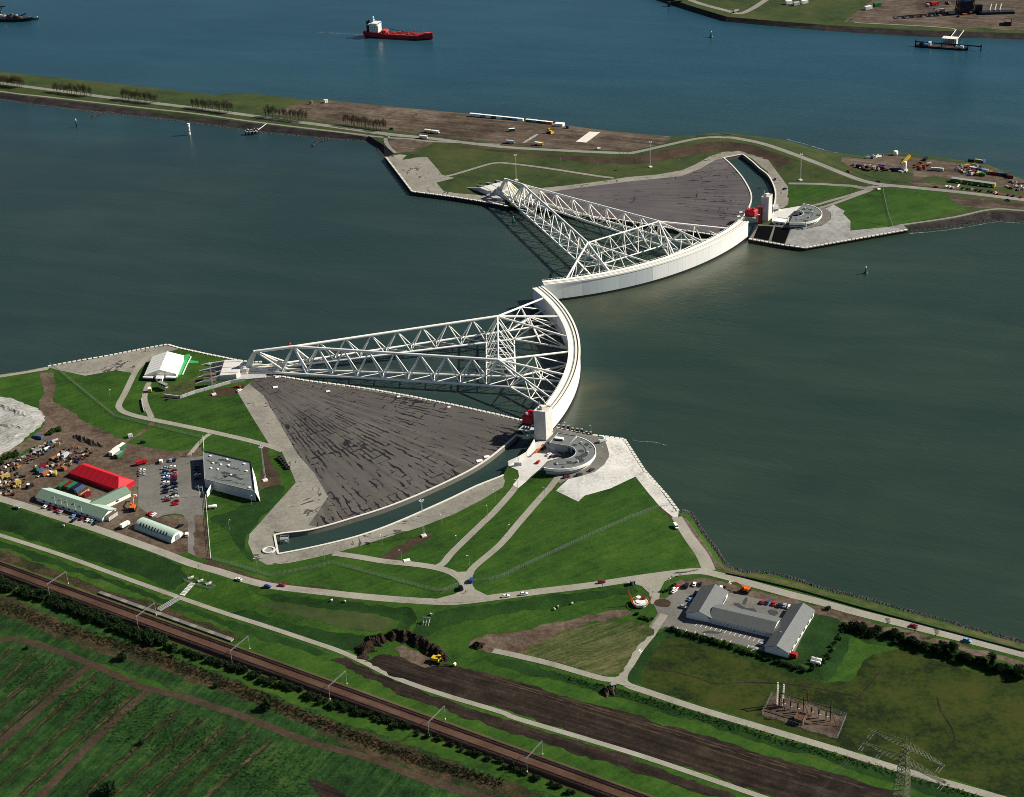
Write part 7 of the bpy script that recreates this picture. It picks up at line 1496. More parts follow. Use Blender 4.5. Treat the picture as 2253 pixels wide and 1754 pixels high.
fence([(110, 803), (132, 818), (190, 866), (253, 917), (343, 939), (445, 964)], 'long site fence from the quay point to the footpath')
fence([(453, 1095), (458, 1160), (464, 1231)], 'white fence along the bare strip beside the flat building', mat=WHITE, w=.1)
fence([(466, 1231), (500, 1240), (595, 1268), (660, 1256), (733, 1240), (850, 1272), (956, 1300), (975, 1302), (1008, 1288)], 'long zigzag site fence between dock end and dyke road')
fence([(1045, 1282), (1075, 1278), (1101, 1271), (1145, 1250), (1275, 1190), (1380, 1143), (1450, 1116), (1472, 1111)], 'long site fence across the big grass triangle')
fence([(1942, 412), (1947, 440), (1955, 475), (1965, 503)], 'site fence across the green field of the far bank')
fence([(447, 965), (449, 992)], 'short white fence between footpath and flat building', mat=WHITE, w=.1)
fence([(406, 1279), (430, 1274), (475, 1292), (462, 1296), (420, 1284), (404, 1276)], 'low fence round the valve compound on the dyke', 1.4)
fence([(1486, 1262), (1510, 1260), (1536, 1255)], 'grey crash barrier at the top of the shore lane', .8, 2, GREY, .16)
fence([(1597, 1263), (1660, 1276), (1760, 1300), (1900, 1340), (2060, 1383), (2253, 1434)], 'low dark guard rail along the shore road', .8, 3, DARK, .16)
for i, (x, y) in enumerate(((420, 1272), (441, 1279), (459, 1285))):
    p = G(x, y); t = thing('valve_set', 'brown pipe valve set, %s from the left in the fenced compound' % ORD[i], 'valve', p, .3, 'valve sets in the compound')
    tube('pipe', CREAM, (-1.8, 0, .8), (1.8, 0, .8), .45, t); tube('riser', BROWNP, (0, 0, .8), (0, 0, 2.2), .3, t); cyl('hand_wheel', DARK, (0, 0, 2.2), .6, .15, t); box('plinth', CONC_S, (0, 0, .2), (3, 1.6, .5), t)
# ================================================================== SWITCHYARD AND PYLON
area('switchyard', [(1676, 1572), (1698, 1531), (1780, 1550), (1862, 1577), (1842, 1626), (1760, 1600)], SOIL, 2, 'brown gravel switchyard beside the lane', 'yard')
fence([(1676, 1572), (1698, 1531), (1780, 1550), (1862, 1577), (1842, 1626), (1760, 1600), (1676, 1572)], 'thin fence round the switchyard', 2.2, 4, GREY, .05)
p = G(1716, 1553); t = thing('twin_mast', 'white twin ladder mast at the left end of the switchyard', 'mast', p, heading((1716, 1553), (1760, 1567)))
for sx in (-1, 1): obm('ladder', fixn(mesh('ladder', *lattice(14, .3, .3, 12, .06), WHITE)), t, (sx*1.6, 0, 0))
box('tie', DARK, (0, 0, 13.6), (3.6, .3, .3), t)
p = G(1767, 1570); t = thing('gantry', 'rust brown gantry with a hooped post over the switchyard', 'gantry', p, heading((1716, 1556), (1829, 1590)))
Lg = (G(1829, 1590)-G(1710, 1556)).length
for x in (-Lg*.45, 0, Lg*.5): tube('post', RUST, (x, 0, 0), (x, 0, 14 if x == Lg*.5 else 9), .28, t); tube('stay', RUST, (x, 0, 7.5), (x+4.5, -2.5, 0), .2, t)
tube('beam', RUST, (-Lg*.45, 0, 8.6), (Lg*.5, 0, 8.6), .28, t); ob('hoop', *bars_geo([((0, 0, 9), (0, 0, 15)), ((2, 0, 9), (2, 0, 15)), ((0, 0, 15), (.5, 0, 15.6)), ((.5, 0, 15.6), (1.5, 0, 15.6)), ((1.5, 0, 15.6), (2, 0, 15))], .22), RUST, t)
ob('beam_lattice', *bars_geo([((-Lg*.45+k*Lg*.95/16, 0, 8.6), (-Lg*.45+(k+.5)*Lg*.95/16, 0, 7.8)) for k in range(16)]+[((-Lg*.45+(k+.5)*Lg*.95/16, 0, 7.8), (-Lg*.45+(k+1)*Lg*.95/16, 0, 8.6)) for k in range(16)], .09), DARK, t)
for i, (x, y) in enumerate(((1724, 1557), (1739, 1562), (1755, 1567), (1785, 1575), (1801, 1580), (1817, 1585))):
    p = G(x, y); t = thing('insulator_post', 'white post with dark insulator in the switchyard, %s from the left' % ORD[i], 'insulator', p, 0, 'insulator posts in the switchyard')
    box('stand', CREAM, (0, 0, 1.2), (.7, .7, 2.6), t); cyl('insulator', RUST, (0, 0, 2.5), .4, 2.6, t); cyl('cap', DARK, (0, 0, 5.1), .5, .3, t); box('arm', CREAM, (.5, 0, 2.2), (1.4, .3, .3), t)
t, rf, pts, c, o = block_building('switch_house', 'brown brick-like switch house in the switchyard', [(1746, 1592), (1765, 1598), (1775, 1582)], G(1746, 1592).z, 5.0, BROWNP, RUST, win=((0, .5, 1.2, 1.4, 2.2, DARK),), par=.3)
PYL = paint('pylon_paint', (.12, .135, .07), .6, .15)
# pylon: body, two cross arms with drop ends, wires running to the lower left
HP = 44.0; pb = at(1994.5, 1620, HP); base = Vector((pb.x, pb.y, height(pb.x, pb.y, 1.5)))
ua = (at(2068, 1673, 38)-at(1902, 1593, 38)); aang = math.atan2(ua.y, ua.x); half = ua.length/2
t = thing('power_pylon', 'tall pale lattice power pylon with two cross arms at the bottom right', 'pylon', base, aang)
obm('body', fixn(mesh('pylon_body', *lattice(HP-base.z-6, 3.6, 1.25, 13, .18), PYL)), t)
zt_ = HP-base.z
ob('peak', *bars_geo([((sx*1.25, sy*1.25, zt_-6), (0, 0, zt_)) for sx in (-1, 1) for sy in (-1, 1)], .09), PYL, t)
def arm(z, L, dep, nm):
    segs = []; n = 9
    for sg in (-1, 1):
        for y in (-1.1, 1.1):
            segs += [((sg*1.2, y, z), (sg*L, y*.45, z)), ((sg*1.2, y, z+dep), (sg*L, y*.45, z+.4))]
        for k in range(n):
            u, v = k/n, (k+1)/n; xa, xb = sg*(1.2+(L-1.2)*u), sg*(1.2+(L-1.2)*v); ya, yb = 1.1*(1-.55*u), 1.1*(1-.55*v); za, zb = z+dep*(1-u)+.4*u, z+dep*(1-v)+.4*v
            segs += [((xa, -ya, z), (xb, yb, z)), ((xa, ya, z), (xb, -yb, z)), ((xb, -yb, z), (xb, yb, z)), ((xa, -ya, za), (xb, -yb, z)), ((xa, ya, za), (xb, yb, z))]
    return ob(nm, *bars_geo(segs, .13), PYL, t)
arm(zt_-6.5, half, 3.0, 'cross_arm'); arm(zt_-15.5, half*1.08, 3.4, 'cross_arm')
wd_ = (at(1827, 1754, 22)-at(1900, 1660, 29)).normalized()
wl = Matrix.Rotation(-aang, 3, 'Z') @ Vector((wd_.x, wd_.y, 0)).normalized()
for z, xs_ in ((zt_-6.5, (-half*.86, half*.95)), (zt_-15.5, (-half*1.06, -half*.6, half*.58, half*1.04))):
    for x in xs_:
        for k in (-.35, .35):
            a = Vector((x+k*2, 0, z)); b = a+wl*4.5+Vector((0, 0, -1.2)); tube('insulator_string', GREY, a, b, .1, t, 6)
            pr = b
            for s_ in range(1, 8):
                q = b+wl*(22*s_)+Vector((0, 0, -9*math.sin(min(1, s_/8)*math.pi*.5))); tube('wire', DARK, pr, q, .03, t, 4); pr = q
# ================================================================== TANKS, SIGNS, SMALL THINGS
def tank(px, py, L, r_, label, ang):
    p = G(px, py); t = thing('gas_tank', label, 'tank', p, ang, 'white gas tanks'); tube('vessel', WHITE, (-L/2, 0, r_+.7), (L/2, 0, r_+.7), r_, t, 16)
    for sx in (-1, 1): ball('end_cap', WHITE, (sx*L/2, 0, r_+.7), (r_*.5, r_, r_), t); box('saddle', CONCW, (sx*L*.3, 0, .4), (.5, r_*1.6, .9), t)
    cyl('dome', GREY, (0, 0, 2*r_+.65), .3, .4, t)
tank(468, 1119, 4.6, 1.0, 'white gas tank on the lawn below the flat building', hd(14, -1.5, 468, 1119)); tank(1796, 1455, 5, .8, 'upper white gas tank on the lawn right of the long building', heading((1790, 1454), (1802, 1457))); tank(1794, 1462, 5, .8, 'lower white gas tank on the lawn right of the long building', heading((1790, 1460), (1802, 1463)))
container(1746, 1446, RED, 'dark red box at the end of the long building', heading((1734, 1448), (1760, 1455)), 3.5, 'containers', 2.6, 2.4)
p = G(939, 1370); t = thing('info_board', 'pale notice board on three splayed legs on the dyke slope', 'notice board', p, R(-8)); box('board', PALEGREY, (0, 0, 2.9), (4.4, .2, 1.6), t)
for k in (-1.6, 0, 1.6): tube('leg', CREAM, (k, 0, 3), (k, -.2, -.3), .14, t, 6); tube('brace', CREAM, (k, 0, 2.6), (k-.3, -2.4, -.4), .12, t, 6)
for i, (x, y, s_) in enumerate(((895, 1234, 2.6), (1036, 968+300, 0), (610, 831+0, 2.0), (606, 853, 2.4), (722, 862, 2.0), (877, 874, 1.6), (988, 897, 1.6), (1071, 1006, 2.6), (1055, 1015, 2.8), (1653-23, 468, 2.2), (1625, 477, 2.2), (1934, 417, 2.4))):
    if not s_: continue
    p = G(x, y); t = thing('cover_slab', 'flat white cover slab, %s' % ('beside the lane from the dock end', '', 'on the shaded dock edge near the ball joint', 'on the dock asphalt below the ball joint', 'at the dock edge, second along the arms', 'at the dock edge, third along the arms', 'at the dock edge, fourth along the arms', 'right one at the dock rim above the channel', 'left one at the dock rim above the channel', 'upper one on the far dock rim', 'lower one on the far dock rim', 'beside the lane fork on the far bank')[i], 'slab', p, R(15), 'white cover slabs')
    box('slab', WHITE, (0, 0, .45), (s_*1.4, s_, .3), t); box('frame', CONCW, (0, 0, .3), (s_*1.55, s_*1.15, .3), t)
for i, (x, y) in enumerate(((614, 1010), (618, 1014), (622, 1018), (626, 1023), (630, 1028), (634, 1032))):
    p = G(x, y); t = thing('tyre_stack', 'stack of black tyre rings beside the dock apron, %s from the top' % ORD[i], 'tyres', p, 0, 'tyre stacks beside the near dock')
    for k in range(3): ob('tyre', *loft([[(1.2*math.cos(a)+q*math.cos(a), 1.2*math.sin(a)+q*math.sin(a), .35+k*.55+z) for q, z in ((.35, -.2), (.35, .2), (-.25, .2), (-.25, -.2))] for a in [2*math.pi*j/10 for j in range(11)]], True, False), TYRE, t)
for i, (x, y, s_) in enumerate(((1349, 1514, 'dark kiosk box at the lane corner'), (1392, 1286, 'small dark sign box on the dyke road bend'))):
    p = G(x, y); t = thing('kiosk', s_, 'kiosk', p, .3); box('body', NAVY, (0, 0, 1.3), (2.4, 2, 2.6), t); box('roof', GREY, (0, 0, 2.7), (2.7, 2.3, .25), t); box('door', GREY, (0, -1.02, 1.1), (.9, .08, 2), t)
for i, (x, y, l) in enumerate(((1347, 972, 'grey generator set at the quay corner beside the ring road'), (1773, 503, 'white radar post on the far cobbled skirt'))):
    p = G(x-(22 if i == 0 else 0), y); t = thing('equipment', l, 'equipment', p, .5); t.name = 'generator' if i == 0 else 'radar_post'
    if i == 0:
        box('housing', PALEGREY, (0, 0, 1.2), (5, 2, 2), t); cyl('tank', WHITE, (1.2, 0, 2.2), .7, 1.6, t); box('skid', DARK, (0, 0, .3), (5.6, 2.3, .3), t)
    else:
        cyl('post', PALEGREY, (0, 0, 0), .5, 4.5, t); ball('dome', WHITE, (0, 0, 5), 1.0, t); box('bench', GREY, (-1.6, 0, .8), (3, 1.4, 1.4), t)
p = G(1998, 378); t = thing('silo', 'white silo standing in the spit storage yard', 'silo', G(1990, 376)); cyl('tank', WHITE, (0, 0, 1.4), 1.7, 7, t, 16); cyl('skirt', PALEGREY, (0, 0, 0), 1.2, 1.4, t); ball('top', WHITE, (0, 0, 8.4), (1.7, 1.7, .8), t)
p = G(1984, 362); t = thing('lattice_boom', 'yellow lattice crane boom lying on the spit storage yard', 'crane boom', p, heading((1976, 361), (1992, 350))); obm('boom', fixn(mesh('boom', *lattice(18, .9, .9, 9, .2), YELLOW)), t).rotation_euler = (0, R(80), 0); box('support', DARK, (6, 0, .5), (1, 2, 1), t)
p = G(1970, 341); t = thing('white_tank', 'round white tank on the canal edge of the spit', 'tank', p); cyl('tank', WHITE, (0, 0, 0), 2.4, 3.4, t, 16); ball('dome', WHITE, (0, 0, 3.4), (2.4, 2.4, 1), t); box('valve', GREY, (2.6, 0, .6), (.8, .8, 1.2), t)
for x, y, l in ((686, 229, 'dark bale on the brown plain, left one'), (717, 226, 'pale bale on the brown plain, right one')):
    p = G(x, y); t = thing('bale', l, 'bale', p, .6, 'bales'); box('bale_body', BROWNP if 'dark' in l else CREAM, (0, 0, 1.8), (4, 3, 3.4), t); box('wrap', GREY, (0, 0, 1.8), (.5, 3.1, 3.5), t)
# ================================================================== PEOPLE AND SHEEP
def person_mesh(mat, pose):
    vs = [(0, 0, .95), (0, 0, 1.2), (0, 0, 1.42), (0, .02, 1.52), (0, .03, 1.66), (0, .03, 1.76), (.18, 0, 1.4), (.26, .02, 1.13), (.27, .12, .88), (-.18, 0, 1.4), (-.26, .02, 1.13), (-.27, .12, .88), (.1, 0, .88), (.11, .05, .48), (.11, 0, .06), (.11, .16, .03), (-.1, 0, .88), (-.11, -.04, .48), (-.11, -.14, .06), (-.11, .02, .03)]
    if pose == 'cycle':
        vs[0] = (0, -.25, .98); vs[1] = (0, -.12, 1.2); vs[2] = (0, .02, 1.42); vs[3] = (0, .06, 1.5); vs[4] = (0, .1, 1.62); vs[5] = (0, .1, 1.72)
        vs[6] = (.18, .04, 1.38); vs[7] = (.22, .25, 1.2); vs[8] = (.2, .5, 1.1); vs[9] = (-.18, .04, 1.38); vs[10] = (-.22, .25, 1.2); vs[11] = (-.2, .5, 1.1)
        vs[12] = (.1, -.22, .92); vs[13] = (.11, .15, .75); vs[14] = (.11, .0, .35); vs[15] = (.11, .15, .3); vs[16] = (-.1, -.22, .92); vs[17] = (-.11, .12, .6); vs[18] = (-.11, .0, .22); vs[19] = (-.11, .15, .18)
    es = [(0, 1), (1, 2), (2, 3), (3, 4), (4, 5), (2, 6), (6, 7), (7, 8), (2, 9), (9, 10), (10, 11), (0, 12), (12, 13), (13, 14), (14, 15), (0, 16), (16, 17), (17, 18), (18, 19)]
    ra = [.15, .15, .17, .06, .11, .09, .075, .055, .045, .075, .055, .045, .1, .07, .05, .045, .1, .07, .05, .045]
    me = bpy.data.meshes.new('person'); me.from_pydata(vs, es, []); me.materials.append(mat); o = bpy.data.objects.new('tmp', me); COL.objects.link(o)
    m_ = o.modifiers.new('s', 'SKIN'); sv = me.skin_vertices[0].data
    for i, r_ in enumerate(ra): sv[i].radius = (r_, r_)
    sv[0].use_root = True; o.modifiers.new('d', 'SUBSURF').levels = 1
    dg = bpy.context.evaluated_depsgraph_get(); out = bpy.data.meshes.new_from_object(o.evaluated_get(dg)); bpy.data.objects.remove(o); return out
PM = {(c, k): person_mesh(m_, k) for c, m_, k in (('dark', NAVY, 'stand'), ('red', RED, 'stand'), ('dark', NAVY, 'cycle'), ('red', RED, 'cycle'))}
def person(px, py, c, label, ang, pose='stand'):
    p = G(px, py); t = thing('person', label, 'person', (p.x, p.y, p.z+.3), ang, 'people'); t.scale = (1.05,)*3
    obm('body', PM[(c, pose)], t); ball('hair', BARK, (0, .02 if pose == 'stand' else .09, 1.74 if pose == 'stand' else 1.7), (.12, .13, .1), t); ball('face', SKIN, (0, .1 if pose == 'stand' else .17, 1.64 if pose == 'stand' else 1.6), (.07, .05, .1), t)
    if pose == 'cycle':
        b = thing('bicycle', 'bicycle under the '+label.replace('person', 'rider'), 'bicycle', (p.x, p.y, p.z+.3), ang, 'bicycles')
        for y in (-.55, .55): ob('wheel', *bars_geo([((0, y+.34*math.cos(a), .34+.34*math.sin(a)), (0, y+.34*math.cos(a+.5236), .34+.34*math.sin(a+.5236))) for a in [k*.5236 for k in range(12)]], .03), TYRE, b)
        ob('frame', *bars_geo([((0, -.55, .34), (0, -.15, .85)), ((0, -.15, .85), (0, .4, .85)), ((0, .4, .95), (0, .55, .34)), ((0, -.1, .34), (0, .4, .8)), ((-.25, .42, 1.02), (.25, .42, 1.02))], .03), DARK, b); box('saddle', DARK, (0, -.2, .95), (.15, .28, .08), b)
for x, y, c, l, a in ((1024, 1306, 'dark', 'person in dark clothes standing at the junction, left of a pair', 0), (1028, 1305, 'dark', 'person in dark clothes standing at the junction, right of a pair', 1), (404, 1004, 'red', 'person in red at the left of the group by the footpath', 2), (409, 1004, 'dark', 'person in dark clothes second in the group by the footpath', 1), (414, 1004, 'red', 'person in red in the middle of the group by the footpath', 4), (419, 1003, 'dark', 'person in dark clothes fourth in the group by the footpath', 2), (424, 1002, 'dark', 'person in dark clothes at the right of the group by the footpath', 3), (420, 1019, 'dark', 'person in dark clothes walking alone on the car park', 5), (1474, 1113, 'dark', 'person in dark clothes on the river quay at the fence end', 1), (1481, 1124, 'dark', 'person in dark clothes on the quay end, left of a pair', 1), (1486, 1125, 'dark', 'person in dark clothes on the quay end, right of a pair', 2), (1836, 534, 'dark', 'person in dark clothes on the far cobbled skirt', 1), (1326, 1292, 'dark', 'person in dark clothes beside the dyke road below a dark red car', 1), (438, 1250, 'dark', 'person in dark clothes at the car park lane mouth', 1)): person(x, y, c, l, a)
for x, y, c, l, q in ((1478, 1273, 'dark', 'person in dark clothes cycling on the dyke road, left of two', (12, -3)), (1496, 1268, 'dark', 'person in dark clothes cycling on the dyke road, right of two', (12, -3)), (1363, 339, 'dark', 'person in dark clothes cycling on the spit road, first of three', (10, 0)), (1371, 339, 'red', 'person in red cycling on the spit road, second of three', (10, 0)), (1381, 339, 'dark', 'person in dark clothes cycling on the spit road, third of three', (10, -2))): person(x, y, c, l, heading((x, y), (x+q[0], y+q[1]))-math.pi/2, 'cycle')
def sheep_mesh():
    vs = [(-.45, 0, .72), (-.1, 0, .74), (.3, 0, .72), (.52, 0, .86), (.72, 0, .84), (-.4, .16, .45), (-.44, .16, .24), (-.4, .16, .02), (-.4, -.16, .45), (-.44, -.16, .24), (-.4, -.16, .02), (.28, .15, .45), (.28, .15, .2), (.28, .15, .02), (.28, -.15, .45), (.28, -.15, .2), (.28, -.15, .02)]
    es = [(0, 1), (1, 2), (2, 3), (3, 4), (0, 5), (5, 6), (6, 7), (0, 8), (8, 9), (9, 10), (2, 11), (11, 12), (12, 13), (2, 14), (14, 15), (15, 16)]
    ra = [.28, .33, .28, .15, .09]+[.1, .05, .05]*4
    me = bpy.data.meshes.new('sheep'); me.from_pydata(vs, es, []); me.materials.append(WOOL); o = bpy.data.objects.new('tmp', me); COL.objects.link(o); o.modifiers.new('s', 'SKIN')
    for i, r_ in enumerate(ra): me.skin_vertices[0].data[i].radius = (r_, r_)
    me.skin_vertices[0].data[1].use_root = True; o.modifiers.new('d', 'SUBSURF').levels = 1
    out = bpy.data.meshes.new_from_object(o.evaluated_get(bpy.context.evaluated_depsgraph_get())); bpy.data.objects.remove(o); return out
SM = sheep_mesh()
for x, y, l in ((1220, 1342, 'white sheep on the dyke slope above the bare wedge, left of a pair'), (1228, 1337, 'white sheep on the dyke slope above the bare wedge, right of a pair'), (1259, 1330, 'white sheep alone on the dyke slope above the mown field'), (730, 1323, 'white sheep on the terrace slope, left one'), (759, 1325, 'white sheep on the terrace slope, right one'), (140, 1159, 'white sheep at the top of the dyke slope below the hall'), (949, 1354, 'white sheep above the notice board')):
    p = G(x, y); t = thing('sheep', l, 'sheep', p, rnd.uniform(0, 6), 'sheep on the dyke'); t.scale = (1.35,)*3; obm('body', SM, t)
# ================================================================== BOATS AND MARKS ON THE WATER
def hull_loft(secs):
    rings = []
    for x, hb, zk, zd, fl in secs: rings.append([(x, -hb*fl, zk), (x, hb*fl, zk), (x, hb, zd), (x, -hb, zd)])
    return loft(rings)
A, B = at(805, 79), at(946, 87); d = B-A; L = d.length
t = thing('tanker', 'red tanker with cream bridge house sailing on the canal', 'ship', ((A+B)/2).to_tuple(), math.atan2(d.y, d.x)); h2 = L/2; bw = 7
ob('hull', *hull_loft([(-h2-1.5, bw*.6, 1.5, 6.6, .8), (-h2+3, bw*.9, -1, 6.4, .8), (-h2+12, bw, -1, 5.6, .95), (-h2+22, bw, -1, 5.2, 1), (h2-26, bw, -1, 5.2, 1), (h2-14, bw, -1, 5.6, .92), (h2-6, bw*.72, -1, 7.6, .6), (h2, bw*.3, -1, 8.2, .3), (h2+4, .25, 1, 8.6, .2)]), SHIPRED, t)
dk = box('deck', SHIPDECK, (2, 0, 5.3), (L-30, bw*1.8, .35), t)
ob('boot_top', *hull_loft([(-h2+3, bw*.88, -1, .9, .9), (-h2+12, bw*1.005, -1, .9, .97), (h2-14, bw*1.005, -1, .9, .97), (h2-5, bw*.6, -1, .9, .7), (h2, bw*.2, -1, .9, .5)]), BLACKP, t)
br = box('bridge_house', CREAM, (-h2+14, 0, 10.4), (12, 10.5, 10), t); box('wheelhouse', CREAM, (-h2+15, 0, 16.6), (9, 13.4, 2.6), t); box('bridge_window', GLASS, (-h2+19.55, 0, 16.9), (.12, 11.5, 1.0), t); box('bridge_wing', WHITE, (-h2+17, 0, 15.2), (5, 15, .4), t)
for k in range(3):
    for j in range(4): box('window', GLASS, (-h2+20.05, -3.6+j*2.4, 7.2+k*2.6), (.1, .8, .8), br.parent); box('window', GLASS, (-h2+10+j*2.6, -5.3, 7.2+k*2.6), (.8, .1, .8), t)
for y in (-2.4, 2.4): cyl('funnel', NAVY, (-h2+4.5, y, 6.2), 1.5, 11.5, t); cyl('funnel_cap', BLACKP, (-h2+4.5, y, 17.7), 1.2, 2, t); cyl('funnel_band', WHITE, (-h2+4.5, y, 14.6), 1.55, 1, t)
tube('mast', WHITE, (-h2+12, 0, 17.9), (-h2+12, 0, 24), .5, t); ball('radar_dome', WHITE, (-h2+12, 0, 24), 1.1, t); box('radar_bar', WHITE, (-h2+13, 0, 20.5), (1, 4, .4), t)
tube('foremast', SHIPDECK, (h2-10, 0, 6), (h2-10, 0, 19), .35, t); box('manifold', SHIPDECK, (-h2+27, 0, 7.4), (6, 9, 3.6), t)
for k in range(5): tube('deck_pipe', SHIPDECK, (-h2+28, -4+2*k, 6.3), (h2-16, -4+2*k, 6.3), .38, t, 6)
for k in range(9): box('tank_hatch', SHIPDECK, (-h2+32+k*4.6, 3 if k % 2 else -3, 6.2), (2, 2, 1.5), t)
for x in (h2-36, h2-30, h2-20): cyl('vent_post', SHIPRED, (x, .5, 5.4), .6, 4.8, t)
tube('cargo_boom', DARK, (-h2+32, 1, 10.5), (h2-34, 1, 7.5), .3, t); box('forecastle', SHIPDECK, (h2-3, 0, 8.2), (6, 5, .6), t); box('accommodation_skirt', RED, (-h2+13, 0, 5.9), (18, 12, 1), t)
# dredger half out of the picture
A, B = at(-75, 44), at(66, 46); d = B-A; L = d.length; h2 = L/2
t = thing('dredger', 'dark cluttered dredger at the upper left edge', 'ship', (A+B)/2, math.atan2(d.y, d.x))
ob('hull', *hull_loft([(-h2, 7, -1, 4, .9), (-h2+10, 8, -1, 3.6, 1), (h2-14, 8, -1, 3.8, .95), (h2-3, 4, -1, 4.6, .6), (h2+2, .4, 0, 5, .5)]), BLACKP, t)
r_ = random.Random(5)
for k in range(46):
    x = r_.uniform(-h2+4, h2-8); box(('winch', 'pipe_rack', 'deck_house', 'pump_box')[k % 4], (DARK, GREY, RUST, NAVY, BROWNP, CREAM)[r_.randrange(6)], (x, r_.uniform(-5, 5), r_.uniform(4, 7.5)), (r_.uniform(1.5, 6), r_.uniform(1, 4), r_.uniform(1, 3.4)), t, r_.uniform(-.4, .4), r_.uniform(-.4, .4))
tube('gantry_leg', DARK, (h2-44, 0, 4), (h2-38, 0, 18), .6, t); tube('gantry_head', BLACKP, (h2-42, 0, 19), (h2-33, 0, 19), .7, t); tube('ladder', BLACKP, (h2-18, 0, 4), (h2-4, 0, 10), .8, t); tube('stay', CREAM, (h2-52, 0, 6), (h2-40, 0, 12), .4, t)
t = thing('tender_boat', 'small dark tender with two white lamps ahead of the dredger', 'boat', at(73, 43), .02); ob('hull', *hull_loft([(-7, 2, -.5, 1.6, .9), (4, 2.2, -.5, 1.6, .8), (7.5, .3, 0, 2.2, .5)]), BLACKP, t); box('cabin', DARK, (-1, 0, 2.2), (3, 2.4, 1.4), t); ball('lamp', WHITE, (6, 0, 3), .9, t); ball('lamp', WHITE, (-4, 0, 3), 1.0, t)
# buoys and beacon
for x, y, l, s_ in ((1565, 82, 'green buoy on the canal below the opposite shore', 1.5), (1905, 602, 'green buoy on the river right of the far quay', 1.2), (1130, 489, 'green buoy in the shade of the far arm', 1.15)):
    t = thing('buoy', l, 'buoy', at(x, y), 0, 'green buoys'); t.scale = (s_,)*3; cyl('float', TEAL, (0, 0, -.5), 1.5, 1.4, t); ob('cage', *loft([[(1.1*math.cos(a), 1.1*math.sin(a), .9) for a in [k*.785 for k in range(8)]], [(.35*math.cos(a), .35*math.sin(a), 4) for a in [k*.785 for k in range(8)]]]), TEAL, t); cyl('lantern', WHITE, (0, 0, 4), .45, .9, t)
t = thing('light_beacon', 'white light beacon tower standing in the river', 'beacon', at(417, 297)); 
for k, (z, r_) in enumerate(((0, 1.5), (4, 1.45), (8, 1.7))): cyl('drum', WHITE, (0, 0, z-.5 if k == 0 else z), r_, 3.6 if k else 4.1, t, 14); cyl('gallery', DARK, (0, 0, z+3.6), r_+.15, .35, t, 14)
ball('lantern_dome', WHITE, (0, 0, 11.9), (1.7, 1.7, 1), t); tube('ladder', DARK, (1.7, -.6, 0), (1.9, -.6, 8), .14, t, 6); cyl('pile', DARK, (0, 0, -3), 1.2, 3, t)
t = thing('marker_pole', 'slim green and white marker pole in the river at the left', 'marker', at(169, 280)); cyl('pile', BLACKP, (0, 0, -2), .6, 6, t); cyl('green_band', TEAL, (0, 0, 4), .7, 3, t); cyl('white_band', WHITE, (0, 0, 7), .7, 1.6, t); cyl('lantern', WHITE, (0, 0, 8.6), .4, .8, t)
t = thing('jetty', 'small black pile jetty below the spit', 'jetty', at(554, 296))
for k in range(8): cyl('pile', BLACKP, (-6+1.8*k, (k % 2)*4-2, -2), .5, 6.6+(k % 3)*.6, t, 8); cyl('pile_cap', WHITE, (-6+1.8*k, (k % 2)*4-2, 4.6+(k % 3)*.6), .55, .3, t, 8)
box('deck', GREY, (0, 0, 3), (13, 3, .4), t); q = at(586, 273, 4)-at(554, 296); tube('gangway', PALEGREY, (5, 1, 3), (q.x, q.y, 4.2), .5, t)
# jetty, barge and shelter on the opposite shore
A, B = at(2014, 101), at(2158, 112); d = B-A; ang = math.atan2(d.y, d.x); L = d.length
t = thing('mooring_rail', 'long dark mooring rail on piles before the opposite shore', 'mooring', A, ang)
tube('rail', BLACKP, (0, 0, 5), (L, 0, 5), .7, t)
for k in range(6): cyl('pile', BLACKP, (L*k/5, 0, -2), .7, 9.5 if k in (0, 5) else 7.5, t, 8)
t = thing('barge', 'dark flat barge moored at the opposite shore', 'barge', at(2070, 106), ang); ob('hull', *hull_loft([(-29, 3, -.5, 2, .9), (-24, 4, -.5, 2, 1), (24, 4, -.5, 2, 1), (31, 1, 0, 2.6, .7)]), BLACKP, t); box('deck', RUST, (0, 0, 2.05), (50, 7, .2), t)
for x, m_, s_ in ((-18, SKYB, 4), (-22, NAVY, 5), (24, WHITE, 3.6)): box('deck_cabin', m_, (x, 0, 3.4), (s_, 4, 2.6), t)
box('wheelhouse', WHITE, (-13, 0, 4.2), (3, 4, 4), t)
t = thing('boat_shelter', 'pale-roofed open shelter on the moored pontoon', 'shelter', at(2089, 100), ang); box('roof', CREAM, (0, 0, 9), (17, 11, .5), t); box('side_wall', PALEGREY, (8.2, 0, 5), (.6, 10, 8), t)
for x in (-8, -4, 0, 4, 8): cyl('column', GREY, (x, -5, 0), .45, 9, t, 8); cyl('column', GREY, (x, 5, 0), .45, 9, t, 8)
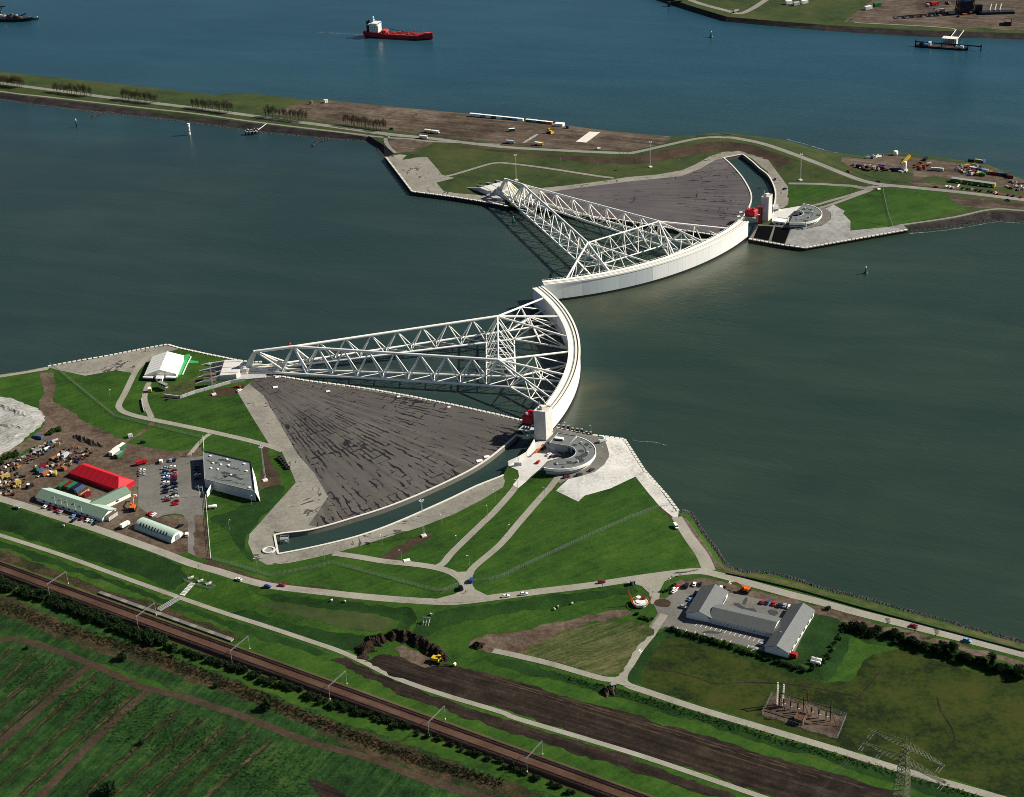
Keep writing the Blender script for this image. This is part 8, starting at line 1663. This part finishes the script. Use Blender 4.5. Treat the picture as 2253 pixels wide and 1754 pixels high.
p = at(2097, 88, 5); q = at(2112, 68, 5); t = thing('jetty_bridge', 'dark ramp bridge with pale rails to the moored shelter', 'bridge', p, math.atan2((q-p).y, (q-p).x)); L = (q-p).length; box('deck', DARK, (L/2, 0, .2), (L, 9, .6), t)
for sy in (-1, 1): box('side_rail', CREAM, (L/2, sy*4.6, .9), (L, .5, .9), t)
t = thing('landing_stage', 'dark landing stage at the upper end of the opposite shore', 'jetty', at(1472, 14)); cyl('pile', BLACKP, (0, 0, -2), 2, 8, t); tube('gangway', BLACKP, (0, 0, 5), ((at(1500, 4, 5)-at(1472, 14)).x, (at(1500, 4, 5)-at(1472, 14)).y, 6), .8, t)
# dark lattice tower and gear on the opposite yard
p = G(2122, 28); t = thing('drilling_tower', 'huge dark lattice tower rising out of the upper edge', 'tower', p); obm('lattice', fixn(mesh('drill_lattice', *lattice(62, 9, 6, 8, .7), NAVY)), t); box('machine_floor', NAVY, (0, 0, 9), (15, 15, 12), t); box('hopper', BLACKP, (16, -3, 5), (8, 6, 10), t); box('base_frame', BLACKP, (-8, -4, 1), (26, 14, 2), t)
p = G(2192, 30); t = thing('pontoon', 'black flat pontoon with three raised ribs on the muddy yard', 'pontoon', p, R(-4)); box('body', BLACKP, (0, 0, 1.5), (42, 10, 3), t)
for k in range(3): tube('rib', GREY, (-8+6*k, 3, 3), (-4+6*k, 14, 8), 1.1, t)
p = G(2222, 51); t, rf, pts, c, o = block_building('brick_hut', 'small dark hut with a pale end wall at the right of the opposite shore', [(2209, 56), (2225, 57), (2226, 50)], 5, 9, DARK, BROWNP, win=((0, .5, 1.6, 2, 1.6, GLASS),))
for x, y, mt, l, L in ((1930, 14, GREEN, 'bright green container on the muddy yard opposite', 9), (1910, 21, WHITE, 'white cabin on the muddy yard edge opposite', 9), (2056, 12, RED, 'red container on the muddy yard opposite', 9), (2069, 28, PALEGREY, 'flat pale slab box left of the dark tower', 10), (1735, 9, WHITE, 'left white block of the pump station opposite', 8), (1752, 12, PALEGREY, 'middle grey block of the pump station opposite', 8), (1770, 8, WHITE, 'right white block of the pump station opposite', 8)): container(x, y, mt, l, .3, L, 'containers on the opposite shore', 4, 5)
